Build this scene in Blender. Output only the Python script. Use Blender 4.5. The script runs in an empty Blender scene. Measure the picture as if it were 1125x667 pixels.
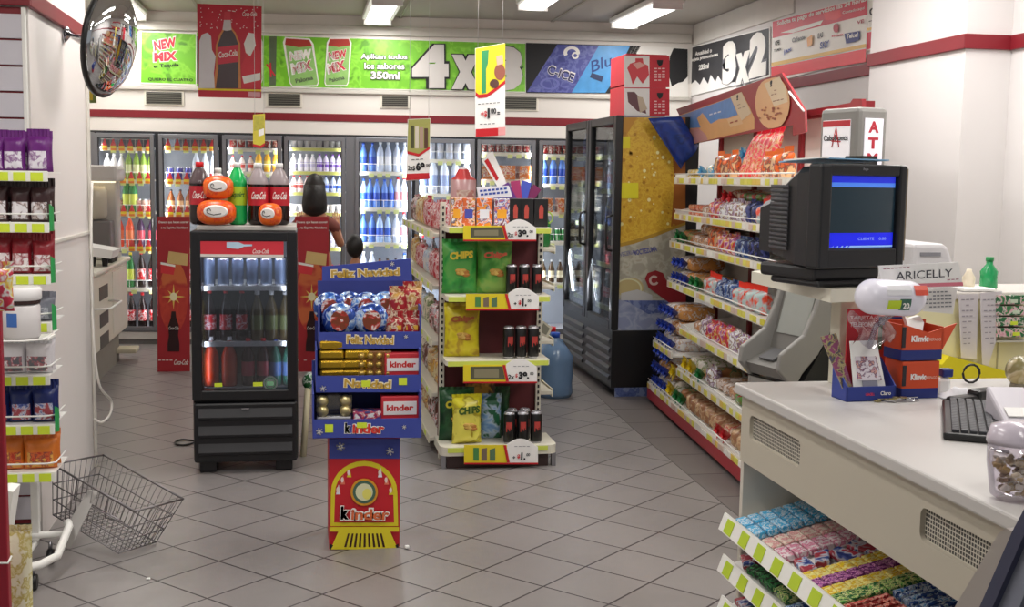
import bpy, bmesh, math, random
from mathutils import Vector, Matrix
random.seed(7)
rnd = random.random
PI = math.pi
S = bpy.context.scene
COL = S.collection
# ---------------------------------------------------------------- camera
FPX, YAW, PITCH, ROLL = 1279.3, -.179, .1075, .0154
_r = Vector((math.cos(YAW), math.sin(YAW), 0)); _r.x = math.cos(YAW); _r.y = math.sin(YAW)
_f = Vector((-math.sin(YAW)*math.cos(PITCH), math.cos(YAW)*math.cos(PITCH), -math.sin(PITCH)))
_u = _r.cross(_f)
CR = _r*math.cos(ROLL) + _u*math.sin(ROLL)
CU = _u*math.cos(ROLL) - _r*math.sin(ROLL)
CP = Vector((0, 0, 1.6))
cam = bpy.data.objects.new('camera', bpy.data.cameras.new('camera')); COL.objects.link(cam)
mw = Matrix.Identity(4)
for i in range(3):
    mw[i][0] = CR[i]; mw[i][1] = CU[i]; mw[i][2] = -_f[i]; mw[i][3] = CP[i]
cam.matrix_world = mw
cam.data.sensor_width = 36; cam.data.lens = 36*FPX/1125; cam.data.clip_start = .05
S.camera = cam
# measured photo points are turned into points on real planes of the shop
def ray(x, y): return CR*((x-562.5)/FPX) - CU*((y-333.5)/FPX) + _f
def on(x, y, P, n):
    d = ray(x, y); P = Vector(P); n = Vector(n)
    return CP + d*((P-CP).dot(n)/d.dot(n))
def onX(x, y, X): return on(x, y, (X, 0, 0), (1, 0, 0))
def onY(x, y, Y): return on(x, y, (0, Y, 0), (0, 1, 0))
def onZ(x, y, Z=0): return on(x, y, (0, 0, Z), (0, 0, 1))
# ---------------------------------------------------------------- materials
def lin(c):
    return tuple((v/12.92 if v <= .04045 else ((v+.055)/1.055)**2.4) for v in c)
def rgb(h):
    return lin(tuple(int(h[i:i+2], 16)/255 for i in (0, 2, 4)))
_mc = {}
def mat(h, rough=.5, metal=0, emit=0, alpha=1, vary=.06, scale=9, name=None, coat=0, bump=0):
    key = (h, rough, metal, emit, alpha, vary, scale, coat, bump)
    if key in _mc: return _mc[key]
    m = bpy.data.materials.new(name or 'm_'+h); m.use_nodes = True
    nt = m.node_tree; b = nt.nodes['Principled BSDF']
    c = rgb(h)
    b.inputs['Roughness'].default_value = rough; b.inputs['Metallic'].default_value = metal
    b.inputs['Coat Weight'].default_value = coat
    tc = nt.nodes.new('ShaderNodeTexCoord'); nz = nt.nodes.new('ShaderNodeTexNoise')
    nz.inputs['Scale'].default_value = scale; nz.inputs['Detail'].default_value = 3
    nt.links.new(tc.outputs['Object'], nz.inputs['Vector'])
    mx = nt.nodes.new('ShaderNodeMix'); mx.data_type = 'RGBA'
    mx.inputs[6].default_value = (*[v*(1-vary) for v in c], 1); mx.inputs[7].default_value = (*[min(1, v*(1+vary)) for v in c], 1)
    nt.links.new(nz.outputs['Fac'], mx.inputs[0]); nt.links.new(mx.outputs[2], b.inputs['Base Color'])
    if bump:
        bp = nt.nodes.new('ShaderNodeBump'); bp.inputs['Strength'].default_value = bump; bp.inputs['Distance'].default_value = .01
        nt.links.new(nz.outputs['Fac'], bp.inputs['Height']); nt.links.new(bp.outputs[0], b.inputs['Normal'])
    if emit:
        b.inputs['Emission Color'].default_value = (*c, 1); b.inputs['Emission Strength'].default_value = emit
    _mc[key] = m
    return m
def pack(cols, scale=40, rough=.3, seed=0, bump=.3, metal=0, stretch=(1, 1, 1)):
    """printed wrapper: blotches of several inks, different on every copy"""
    key = ('p', tuple(cols), scale, rough, seed, metal, stretch)
    if key in _mc: return _mc[key]
    m = bpy.data.materials.new('wrapper_'+cols[0]); m.use_nodes = True
    nt = m.node_tree; b = nt.nodes['Principled BSDF']
    b.inputs['Roughness'].default_value = rough; b.inputs['Metallic'].default_value = metal
    tc = nt.nodes.new('ShaderNodeTexCoord'); oi = nt.nodes.new('ShaderNodeObjectInfo')
    mp = nt.nodes.new('ShaderNodeMapping'); mp.inputs['Scale'].default_value = stretch
    ad = nt.nodes.new('ShaderNodeVectorMath'); ad.operation = 'ADD'
    sc = nt.nodes.new('ShaderNodeVectorMath'); sc.operation = 'SCALE'; sc.inputs['Scale'].default_value = 3
    cb = nt.nodes.new('ShaderNodeCombineXYZ')
    for i in range(3): nt.links.new(oi.outputs['Random'], cb.inputs[i])
    nt.links.new(cb.outputs[0], sc.inputs[0]); nt.links.new(tc.outputs['Object'], mp.inputs[0])
    nt.links.new(mp.outputs[0], ad.inputs[0]); nt.links.new(sc.outputs[0], ad.inputs[1])
    nz = nt.nodes.new('ShaderNodeTexNoise'); nz.inputs['Scale'].default_value = scale; nz.inputs['Detail'].default_value = 2.5
    nz.inputs['Roughness'].default_value = .6; nz.inputs['Distortion'].default_value = .4
    nt.links.new(ad.outputs[0], nz.inputs['Vector'])
    cr = nt.nodes.new('ShaderNodeValToRGB'); cr.color_ramp.interpolation = 'LINEAR'
    n = len(cols); el = cr.color_ramp.elements
    el[0].position = .33; el[0].color = (*rgb(cols[0]), 1)
    el[1].position = .40; el[1].color = (*rgb(cols[1 % n]), 1)
    for i in range(2, n):
        e = el.new(.40 + .20*(i-1)/(n-1)); e.color = (*rgb(cols[i]), 1)
    # inks nearest the middle of the noise range cover most
    nt.links.new(nz.outputs['Fac'], cr.inputs[0]); nt.links.new(cr.outputs[0], b.inputs['Base Color'])
    bp = nt.nodes.new('ShaderNodeBump'); bp.inputs['Strength'].default_value = bump; bp.inputs['Distance'].default_value = .004
    nt.links.new(nz.outputs['Fac'], bp.inputs['Height']); nt.links.new(bp.outputs[0], b.inputs['Normal'])
    _mc[key] = m
    return m
def glass(tint='ffffff', refl=.08, rough=.03, name='clear_glass'):
    key = ('g', tint, refl, rough)
    if key in _mc: return _mc[key]
    m = bpy.data.materials.new(name); m.use_nodes = True; nt = m.node_tree
    nt.nodes.remove(nt.nodes['Principled BSDF'])
    t = nt.nodes.new('ShaderNodeBsdfTransparent'); t.inputs[0].default_value = (*rgb(tint), 1)
    g = nt.nodes.new('ShaderNodeBsdfGlossy'); g.inputs['Roughness'].default_value = rough
    lw = nt.nodes.new('ShaderNodeLayerWeight'); lw.inputs[0].default_value = .25
    ml = nt.nodes.new('ShaderNodeMath'); ml.operation = 'MULTIPLY_ADD'; ml.inputs[1].default_value = .5; ml.inputs[2].default_value = refl
    mx = nt.nodes.new('ShaderNodeMixShader')
    nt.links.new(lw.outputs['Fresnel'], ml.inputs[0]); nt.links.new(ml.outputs[0], mx.inputs[0])
    nt.links.new(t.outputs[0], mx.inputs[1]); nt.links.new(g.outputs[0], mx.inputs[2])
    nt.links.new(mx.outputs[0], nt.nodes['Material Output'].inputs[0])
    _mc[key] = m
    return m
def perfor(h, dark, n=90, thr=.3, name='perforated'):
    """sheet with a regular grid of small holes seen as dark dots"""
    m = bpy.data.materials.new(name); m.use_nodes = True; nt = m.node_tree; b = nt.nodes['Principled BSDF']
    tc = nt.nodes.new('ShaderNodeTexCoord'); vm = nt.nodes.new('ShaderNodeVectorMath'); vm.operation = 'SCALE'; vm.inputs['Scale'].default_value = n
    fr = nt.nodes.new('ShaderNodeVectorMath'); fr.operation = 'FRACTION'
    nt.links.new(tc.outputs['Object'], vm.inputs[0]); nt.links.new(vm.outputs[0], fr.inputs[0])
    sp = nt.nodes.new('ShaderNodeSeparateXYZ'); nt.links.new(fr.outputs[0], sp.inputs[0])
    a = nt.nodes.new('ShaderNodeMath'); a.operation = 'GREATER_THAN'; a.inputs[1].default_value = thr
    c = nt.nodes.new('ShaderNodeMath'); c.operation = 'GREATER_THAN'; c.inputs[1].default_value = thr
    nt.links.new(sp.outputs['Y'], a.inputs[0]); nt.links.new(sp.outputs['Z'], c.inputs[0])
    mu = nt.nodes.new('ShaderNodeMath'); mu.operation = 'MULTIPLY'; nt.links.new(a.outputs[0], mu.inputs[0]); nt.links.new(c.outputs[0], mu.inputs[1])
    mx = nt.nodes.new('ShaderNodeMix'); mx.data_type = 'RGBA'; mx.inputs[6].default_value = (*rgb(h), 1); mx.inputs[7].default_value = (*rgb(dark), 1)
    nt.links.new(mu.outputs[0], mx.inputs[0]); nt.links.new(mx.outputs[2], b.inputs['Base Color'])
    return m
# ---------------------------------------------------------------- mesh builder
class MB:
    def __init__(s): s.v = []; s.f = []; s.mi = []; s.sm = []; s.mats = []
    def m(s, mt):
        if mt not in s.mats: s.mats.append(mt)
        return s.mats.index(mt)
    def add(s, vs, fs, mt, smooth=False):
        o = len(s.v); s.v += [tuple(v) for v in vs]; k = s.m(mt)
        for f in fs: s.f.append([i+o for i in f]); s.mi.append(k); s.sm.append(smooth)
        return s
    def box(s, c, d, mt, R=None, bev=0, taper=None):
        hx, hy, hz = d[0]/2, d[1]/2, d[2]/2
        if bev:
            bm = bmesh.new(); bmesh.ops.create_cube(bm, size=1)
            for v in bm.verts: v.co = Vector((v.co.x*d[0], v.co.y*d[1], v.co.z*d[2]))
            bmesh.ops.bevel(bm, geom=bm.edges[:], offset=min(bev, min(d)*.45), segments=2, affect='EDGES', profile=.5)
            bm.verts.ensure_lookup_table()
            vs = [v.co.copy() for v in bm.verts]; fs = [[v.index for v in f.verts] for f in bm.faces]; bm.free()
        else:
            vs = [Vector((x, y, z)) for x in (-hx, hx) for y in (-hy, hy) for z in (-hz, hz)]
            fs = [(0, 1, 3, 2), (4, 6, 7, 5), (0, 4, 5, 1), (2, 3, 7, 6), (0, 2, 6, 4), (1, 5, 7, 3)]
        if taper:
            for v in vs:
                t = (v.z+hz)/(2*hz); k = 1+(taper-1)*t; v.x *= k; v.y *= k
        if R is not None: vs = [R @ v for v in vs]
        c = Vector(c); return s.add([v+c for v in vs], fs, mt)
    def b2(s, a, b, mt, **k):
        a = Vector(a); b = Vector(b); return s.box((a+b)/2, [abs(t) for t in (b-a)], mt, **k)
    def prism(s, pts, vec, mt, smooth=False):
        n = len(pts); P = [Vector(p) for p in pts]; vec = Vector(vec)
        fs = [list(range(n))[::-1], [n+i for i in range(n)]] + [(i, (i+1) % n, n+(i+1) % n, n+i) for i in range(n)]
        return s.add(P+[p+vec for p in P], fs, mt, smooth)
    def poly(s, pts, mt): return s.add(pts, [list(range(len(pts)))], mt)
    def lathe(s, prof, c=(0, 0, 0), seg=12, axis=None, close=True):
        """prof: [(r, z, mat)] - mat used for the band starting there"""
        c = Vector(c); n = len(prof)
        R = Vector((0, 0, 1)).rotation_difference(Vector(axis)).to_matrix() if axis is not None else None
        vs = []
        for r, z, _ in prof:
            for k in range(seg):
                a = 2*PI*k/seg; v = Vector((r*math.cos(a), r*math.sin(a), z))
                vs.append((R @ v if R else v)+c)
        for i in range(n-1):
            fs = [(i*seg+k, i*seg+(k+1) % seg, (i+1)*seg+(k+1) % seg, (i+1)*seg+k) for k in range(seg)]
            if i == 0:
                o = len(s.v); s.v += [tuple(v) for v in vs]
            kk = s.m(prof[i][2])
            for f in fs: s.f.append([j+o for j in f]); s.mi.append(kk); s.sm.append(True)
        if close:
            if prof[0][0] > .0005: s.f.append([o+k for k in range(seg)][::-1]); s.mi.append(s.m(prof[0][2])); s.sm.append(False)
            if prof[-1][0] > .0005: s.f.append([o+(n-1)*seg+k for k in range(seg)]); s.mi.append(s.m(prof[-1][2])); s.sm.append(False)
        return s
    def tube(s, pts, r, mt, seg=6, loop=False):
        P = [Vector(p) for p in pts]; n = len(P); vs = []
        up = Vector((0, 0, 1))
        for i, p in enumerate(P):
            if loop: d = P[(i+1) % n]-P[i-1]
            else: d = P[min(i+1, n-1)]-P[max(i-1, 0)]
            d.normalize(); a = d.cross(up)
            if a.length < .05: a = d.cross(Vector((1, 0, 0)))
            a.normalize(); b = d.cross(a)
            rr = r[i] if isinstance(r, (list, tuple)) else r
            vs += [p+a*rr*math.cos(2*PI*k/seg)+b*rr*math.sin(2*PI*k/seg) for k in range(seg)]
        fs = []
        for i in range(n if loop else n-1):
            j = (i+1) % n
            fs += [(i*seg+k, i*seg+(k+1) % seg, j*seg+(k+1) % seg, j*seg+k) for k in range(seg)]
        if not loop: fs += [list(range(seg))[::-1], [(n-1)*seg+k for k in range(seg)]]
        return s.add(vs, fs, mt, True)
    def ball(s, c, r, mt, seg=14, rings=9, warp=None, R=None):
        if not isinstance(r, (tuple, list)): r = (r, r, r)
        vs = []
        for i in range(rings+1):
            t = PI*i/rings
            for k in range(seg):
                a = 2*PI*k/seg
                v = Vector((math.sin(t)*math.cos(a), math.sin(t)*math.sin(a), math.cos(t)))
                if warp: v = warp(v)
                v = Vector((v.x*r[0], v.y*r[1], v.z*r[2]))
                if R is not None: v = R @ v
                vs.append(v+Vector(c))
        fs = [(i*seg+k, (i+1)*seg+k, (i+1)*seg+(k+1) % seg, i*seg+(k+1) % seg) for i in range(rings) for k in range(seg)]
        return s.add(vs, fs, mt, True)
    def surf(s, fn, nu, nv, mt, smooth=True):
        vs = [fn(i/nu, j/nv) for j in range(nv+1) for i in range(nu+1)]
        fs = [(j*(nu+1)+i, j*(nu+1)+i+1, (j+1)*(nu+1)+i+1, (j+1)*(nu+1)+i) for j in range(nv) for i in range(nu)]
        return s.add(vs, fs, mt, smooth)
    def text(s, t, O, ux, uy, w, h, mt, bold=.02, slant=0, off=0, warp=None):
        """flat lettering fitted in a w x h box with lower left corner O"""
        me = textmesh(t, bold); xs = [v.co.x for v in me.vertices]; ys = [v.co.y for v in me.vertices]
        if not xs: return s
        x0, x1, y0, y1 = min(xs), max(xs), min(ys), max(ys)
        O = Vector(O); ux = Vector(ux); uy = Vector(uy); n = ux.cross(uy)
        vs = []
        for v in me.vertices:
            a = (v.co.x-x0)/max(1e-6, x1-x0); b = (v.co.y-y0)/max(1e-6, y1-y0)
            vs.append(O+ux*(a*w+slant*b*h)+uy*(b*h)+n*off)
        return s.add(vs, [list(p.vertices) for p in me.polygons], mt)
    def mesh(s, name):
        me = bpy.data.meshes.new(name); me.from_pydata(s.v, [], s.f)
        for mt in s.mats: me.materials.append(mt)
        me.polygons.foreach_set('material_index', s.mi); me.polygons.foreach_set('use_smooth', s.sm)
        me.update(); return me
    def build(s, name, parent=None, loc=(0, 0, 0), rz=0, bevel=0):
        o = bpy.data.objects.new(name, s.mesh(name)); COL.objects.link(o)
        o.location = loc; o.rotation_euler = (0, 0, rz)
        if parent: o.parent = parent
        if bevel:
            b = o.modifiers.new('bevel', 'BEVEL'); b.width = bevel; b.segments = 2; b.limit_method = 'ANGLE'; b.angle_limit = .7
        return o
_tm = {}
def textmesh(t, bold):
    if (t, bold) in _tm: return _tm[(t, bold)]
    cu = bpy.data.curves.new('lettering', 'FONT'); cu.body = t; cu.offset = bold; cu.resolution_u = 3
    o = bpy.data.objects.new('lettering', cu); COL.objects.link(o)
    dg = bpy.context.evaluated_depsgraph_get(); dg.update()
    me = bpy.data.meshes.new_from_object(o.evaluated_get(dg))
    bpy.data.objects.remove(o)
    _tm[(t, bold)] = me
    return me
def tag(o, label, cat, group=None, kind=None):
    o['label'] = label; o['category'] = cat
    if group: o['group'] = group
    if kind: o['kind'] = kind
    return o
def thing(name, label, cat, loc=(0, 0, 0), rz=0, group=None):
    o = bpy.data.objects.new(name, None); COL.objects.link(o); o.empty_display_size = .05
    o.location = loc; o.rotation_euler = (0, 0, rz)
    return tag(o, label, cat, group)
def struct(o): o['kind'] = 'structure'; return o
def kids(o): return [c for c in bpy.data.objects if c.parent == o]
class Kind:
    """one proto tree; place() uses it first and copies it afterwards"""
    def __init__(s, fn): s.fn = fn; s.root = None
    def place(s, loc, rz, label, cat=None, group=None, scale=1, rot=None):
        if s.root is None:
            s.root = s.fn(); s.ch = [(c, kids(c)) for c in kids(s.root)]; r = s.root
        else:
            r = s.root.copy(); COL.objects.link(r)
            for c, gs in s.ch:
                c2 = c.copy(); COL.objects.link(c2); c2.parent = r
                for g in gs:
                    g2 = g.copy(); COL.objects.link(g2); g2.parent = c2
        r.location = loc; r.rotation_euler = rot if rot else (0, 0, rz); r.scale = (scale,)*3 if not isinstance(scale, tuple) else scale
        r['label'] = label
        if cat: r['category'] = cat
        if group: r['group'] = group
        elif 'group' in r: del r['group']
        return r
class Sheet:
    """a flat printed thing on a real plane; artwork is drawn on it in layers"""
    def __init__(s, P, n, t=.004):
        s.P = Vector(P); s.n = Vector(n).normalized()   # n points to the viewer
        s.uy = Vector((0, 0, 1))-s.n*s.n.z; s.uy.normalize(); s.ux = s.uy.cross(s.n); s.t = t; s.mb = MB(); s.k = 0
    def p(s, x, y, lift=0):
        return on(x, y, s.P, s.n)+s.n*lift
    def back(s, pts, mt):
        q = [s.p(*a)+s.n*0 for a in pts]
        s.mb.prism([v-s.n*s.t for v in q], s.n*s.t, mt); return s
    def poly(s, pts, mt):
        s.k += 1; s.mb.poly([s.p(*a, .0006*s.k+.0008) for a in pts][::-1], mt); return s
    def disc(s, c, rx, ry, mt, n=24, a0=0, a1=2*PI):
        return s.poly([(c[0]+rx*math.cos(a0+(a1-a0)*i/n), c[1]+ry*math.sin(a0+(a1-a0)*i/n)) for i in range(n)], mt)
    def ring(s, c, r0, r1, mt, n=20, a0=0, a1=2*PI, ry=1):
        for i in range(n):
            a = a0+(a1-a0)*i/n; b = a0+(a1-a0)*(i+1)/n
            k = s.k
            s.poly([(c[0]+r0*math.cos(a), c[1]+ry*r0*math.sin(a)), (c[0]+r1*math.cos(a), c[1]+ry*r1*math.sin(a)),
                    (c[0]+r1*math.cos(b), c[1]+ry*r1*math.sin(b)), (c[0]+r0*math.cos(b), c[1]+ry*r0*math.sin(b))], mt); s.k = k
        s.k += 1; return s
    def text(s, t, a, b, hpx, mt, bold=.03, slant=0, same=False):
        """baseline from photo point a to b, letters hpx high"""
        s.k += 1; A = s.p(*a); B = s.p(*b); T = s.p(a[0], a[1]-hpx)
        d = B-A; w = d.length; d.normalize(); n = s.n; up = n.cross(d)
        s.mb.text(t, A, d, up, w, (T-A).dot(up), mt, bold, slant, .0006*s.k+.0012); return s
    def lines(s, rows, mt, th=.8):
        """illegible small print as short dashes"""
        for (x0, y0, x1, y1) in rows:
            n = max(2, int(abs(x1-x0)/4)); k = s.k
            for i in range(n):
                if random.random() < .12: continue
                a = i/n; b = (i+.72)/n
                s.poly([(x0+(x1-x0)*a, y0+(y1-y0)*a), (x0+(x1-x0)*b, y0+(y1-y0)*b), (x0+(x1-x0)*b, y0+(y1-y0)*b-th), (x0+(x1-x0)*a, y0+(y1-y0)*a-th)], mt); s.k = k
            s.k += 1
        return s
    def build(s, name, parent=None, origin=None):
        o = s.mb.build(name)
        if parent:
            o.parent = parent; bpy.context.view_layer.update()
            o.matrix_parent_inverse = parent.matrix_world.inverted()
        return o
def area(loc, tgt, sx, sy, power, col=(1, 1, 1), name='lamp'):
    l = bpy.data.lights.new(name, 'AREA'); l.shape = 'RECTANGLE'; l.size = sx; l.size_y = sy; l.energy = power; l.color = col
    o = bpy.data.objects.new(name, l); COL.objects.link(o); o.location = loc
    d = Vector(tgt)-Vector(loc); o.rotation_euler = d.to_track_quat('-Z', 'Y').to_euler(); return o
WHITE = mat('eceae8', .55); OFFW = mat('e4dfd4', .6); BLACK = mat('151516', .35); DKGREY = mat('34343a', .5)
STEEL = mat('9b9ba0', .3, .9); ALU = mat('a6a6aa', .35, .6); CHROME = mat('c8c8cc', .12, 1)
REDSTR = mat('801824', .45); MAROON = mat('5a1a20', .6); TAGY = mat('d5e83a', .5); CREAM = mat('e9e4d6', .55)
WIRE = mat('f2f1ec', .4); RED = mat('c81e28', .4); PAPER = mat('f4f3f0', .7); INK = mat('1b1b1e', .6)
YEL = mat('f2dc28', .5); LIME = mat('78c832', .5); SILVER = mat('c9c9d0', .25, .7)
# ================================================================ room shell
TH = math.radians(6)
Pb = Vector((-1.4, 11.23, 0)); nbk = Vector((math.sin(TH), math.cos(TH), 0)); xbk = Vector((math.cos(TH), -math.sin(TH), 0))
def BX(x, y=150, off=0):
    p = on(x, y, Pb-nbk*off, nbk); return (p-Pb).dot(xbk), p.z
def BP(lx, ly, z): return Pb+xbk*lx+nbk*ly+Vector((0, 0, z))
XR = 3.64; HC = 3.06
corner = onY(757, 25, 10.72)
# floor: diagonal grey tiles with dark grout
def floor_mat():
    m = bpy.data.materials.new('floor_tiles'); m.use_nodes = True; nt = m.node_tree; b = nt.nodes['Principled BSDF']
    N = nt.nodes.new; L = nt.links.new
    tc = N('ShaderNodeTexCoord'); s = .1902*1.6; a = -.8197
    mp = N('ShaderNodeMapping'); mp.vector_type = 'TEXTURE'
    mp.inputs['Location'].default_value = (-.2159*1.6, 3.0148*1.6, 0); mp.inputs['Rotation'].default_value = (0, 0, a); mp.inputs['Scale'].default_value = (s, s, 1)
    L(tc.outputs['Object'], mp.inputs[0])
    fr = N('ShaderNodeVectorMath'); fr.operation = 'FRACTION'; L(mp.outputs[0], fr.inputs[0])
    fl = N('ShaderNodeVectorMath'); fl.operation = 'FLOOR'; L(mp.outputs[0], fl.inputs[0])
    sp = N('ShaderNodeSeparateXYZ'); L(fr.outputs[0], sp.inputs[0])
    def edge(o):
        q = N('ShaderNodeMath'); q.operation = 'SUBTRACT'; q.inputs[1].default_value = .5; L(o, q.inputs[0])
        w = N('ShaderNodeMath'); w.operation = 'ABSOLUTE'; L(q.outputs[0], w.inputs[0])
        e = N('ShaderNodeMath'); e.operation = 'GREATER_THAN'; e.inputs[1].default_value = .486; L(w.outputs[0], e.inputs[0]); return e
    e1 = edge(sp.outputs['X']); e2 = edge(sp.outputs['Y'])
    mxm = N('ShaderNodeMath'); mxm.operation = 'MAXIMUM'; L(e1.outputs[0], mxm.inputs[0]); L(e2.outputs[0], mxm.inputs[1])
    wn = N('ShaderNodeTexWhiteNoise'); L(fl.outputs[0], wn.inputs[0])
    nz = N('ShaderNodeTexNoise'); nz.inputs['Scale'].default_value = 5; nz.inputs['Detail'].default_value = 6; L(tc.outputs['Object'], nz.inputs['Vector'])
    ad = N('ShaderNodeMath'); ad.operation = 'ADD'; L(wn.outputs[0], ad.inputs[0]); L(nz.outputs['Fac'], ad.inputs[1])
    cr = N('ShaderNodeValToRGB'); L(ad.outputs[0], cr.inputs[0])
    cr.color_ramp.elements[0].position = .2; cr.color_ramp.elements[0].color = (*rgb('7f7a78'), 1)
    cr.color_ramp.elements[1].position = 1.0; cr.color_ramp.elements[1].color = (*rgb('898482'), 1)
    mx = N('ShaderNodeMix'); mx.data_type = 'RGBA'; L(mxm.outputs[0], mx.inputs[0]); L(cr.outputs[0], mx.inputs[6]); mx.inputs[7].default_value = (*rgb('3a3235'), 1)
    L(mx.outputs[2], b.inputs['Base Color']); b.inputs['Roughness'].default_value = .34; b.inputs['Specular IOR Level'].default_value = .35
    bp = N('ShaderNodeBump'); bp.inputs['Strength'].default_value = .3; bp.inputs['Distance'].default_value = .003; bp.invert = True
    L(mxm.outputs[0], bp.inputs['Height']); L(bp.outputs[0], b.inputs['Normal'])
    return m
b = MB(); b.b2((-2.6, -1.5, -.1), (5, 12.5, 0), floor_mat()); struct(b.build('floor'))
# darker plain border slabs along the right hand side
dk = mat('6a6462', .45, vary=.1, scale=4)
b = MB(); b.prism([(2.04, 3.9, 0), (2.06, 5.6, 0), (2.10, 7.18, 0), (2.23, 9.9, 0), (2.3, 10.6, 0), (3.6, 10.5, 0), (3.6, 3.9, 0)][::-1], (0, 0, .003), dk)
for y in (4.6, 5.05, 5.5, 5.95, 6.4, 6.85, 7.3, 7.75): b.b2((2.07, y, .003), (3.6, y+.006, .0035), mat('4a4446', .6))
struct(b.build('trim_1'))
WALLM = mat('eae5de', .6, vary=.03, scale=2); WALLR = mat('dedad9', .55, vary=.02, scale=2)
CEILM = mat('bdb8b0', .8, vary=.04, scale=1.2)
b = MB(); b.b2((-2.7, -1.5, HC), (5, 12.6, HC+.1), CEILM)
for x in (-.9, .9, 2.3): b.b2((x-.012, 1, HC-.012), (x+.012, 11.6, HC), mat('a9a49c', .7))
b.b2((-2.6, 8.3, HC-.012), (3.64, 8.325, HC), mat('a9a49c', .7))
struct(b.build('ceiling'))
# back wall: solid above the coolers and behind them
def bbox(b, x0, x1, y0, y1, z0, z1, m, **k):
    R = Matrix.Rotation(-TH, 3, 'Z'); c = BP((x0+x1)/2, (y0+y1)/2, (z0+z1)/2)
    return b.box(c, (x1-x0, y1-y0, z1-z0), m, R=R, **k)
xc = 5.06
b = MB(); bbox(b, -1.2, xc, 0, .2, 1.975, HC, WALLM); bbox(b, -1.2, -.56, .0, .2, 0, 1.975, WALLM); bbox(b, 4.42, xc, .0, .2, 0, 1.975, WALLM)
bbox(b, -1.2, xc, .95, 1.1, 0, HC, WALLM)
struct(b.build('wall_back'))
b = MB(); bbox(b, -1.1, xc-.02, -.03, 0, 2.35, 2.385, mat('c9c5bc', .5), bev=.006); struct(b.build('trim_2'))
b = MB(); bbox(b, -.9, xc-.02, -.008, 0, 2.095, 2.165, REDSTR, bev=.003); struct(b.build('trim_3'))
b = MB(); bbox(b, -1.1, xc-.02, -.04, 0, 2.885, 2.97, mat('d8d4cc', .6), bev=.01); struct(b.build('trim_4'))
# right wall, its pilaster and red band
b = MB(); b.b2((XR, -1.5, 0), (XR+.2, 12, HC), WALLR); struct(b.build('wall_right'))
b = MB(); b.b2((3.38, 5.62, 0), (XR, 6.66, HC), WALLR); struct(b.build('wall_pillar'))
b = MB()
b.b2((XR-.02, 6.66, 2.30), (XR, 8.5, 2.375), REDSTR, bev=.003); b.b2((3.36, 5.60, 2.30), (3.38, 6.66, 2.375), REDSTR, bev=.003)
b.b2((3.36, 5.60, 2.30), (XR, 5.62, 2.375), REDSTR, bev=.003); b.b2((XR-.02, 0, 2.30), (XR, 5.6, 2.375), REDSTR, bev=.003)
struct(b.build('trim_5'))
b = MB(); b.b2((XR-.014, 8.4, 2.86), (XR, 10.7, HC-.01), mat('e0dcd6', .6), bev=.004); struct(b.build('trim_6'))
# left wall and the pillar with slatwall
b = MB(); b.b2((-2.25, 6.5, 0), (-2.1, 12, HC), WALLM); b.b2((-2.25, -1.5, 0), (-2.1, 5.3, HC), WALLM); struct(b.build('wall_left'))
b = MB(); b.b2((-2.2, 5.23, 0), (-1.12, 6.56, HC), mat('e8e2de', .55, vary=.02, scale=2)); struct(b.build('wall_column'))
b = MB(); b.b2((-1.125, 5.20, 2.275), (-1.10, 6.9, 2.345), REDSTR, bev=.004); b.b2((-2.2, 5.17, 2.275), (-1.10, 5.20, 2.345), REDSTR, bev=.004)
struct(b.build('trim_7'))
b = MB(); b.b2((-2.2, 5.21, 0), (-1.13, 5.23, .075), mat('55504e', .5), bev=.003); struct(b.build('baseboard_left'))
t = thing('slatwall_panel', 'pale grey slatwall panel with dark red grooves on the left column', 'wall panel', (-1.7, 5.205, .08))
b = MB(); b.b2((-.5, 0, 0), (.565, .012, 2.19), REDSTR)
z = .02
while z < 2.15:
    b.b2((-.5, -.012, z), (.56, 0, min(z+.099, 2.19)), mat('cfccd4', .5, vary=.02), bev=.002); z += .1075
b.build('slat_board', t)
b = MB(); b.b2((.56, -.014, 0), (.575, .014, 2.19), WIRE, bev=.002); b.build('edge_strip', t)
# thin white cable and raceway down the far edge of the column
b = MB(); b.b2((-1.119, 6.50, .0), (-1.104, 6.535, 2.2), mat('ddd9cf', .5), bev=.004)
b.b2((-1.119, 5.6, 1.27), (-1.108, 6.5, 1.285), mat('ddd9cf', .5)); tag(b.build('cable_raceway'), 'thin cream cable raceway up the edge of the left white column', 'raceway')
cord = MB()
p = [onX(101, 200, -1.095), onX(100, 260, -1.09), onX(101, 330, -1.09), onX(104, 390, -1.08), onX(110, 425, -1.06), onX(122, 440, -1.03), onX(121, 455, -1.03), onX(112, 464, -1.06), onX(103, 460, -1.10)]
def spl(P, n=5):
    out = []
    for i in range(len(P)-1):
        a, b_, c, d = P[max(i-1, 0)], P[i], P[i+1], P[min(i+2, len(P)-1)]
        for k in range(n):
            t = k/n; out.append(.5*((2*b_)+(c-a)*t+(2*a-5*b_+4*c-d)*t*t+(3*b_-a-3*c+d)*t**3))
    return out+[P[-1]]
cord.tube(spl(p), .007, mat('e6e2da', .5)); tag(cord.build('power_cord'), 'loose white cord looping down beside the left column above the floor', 'cord')
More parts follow.
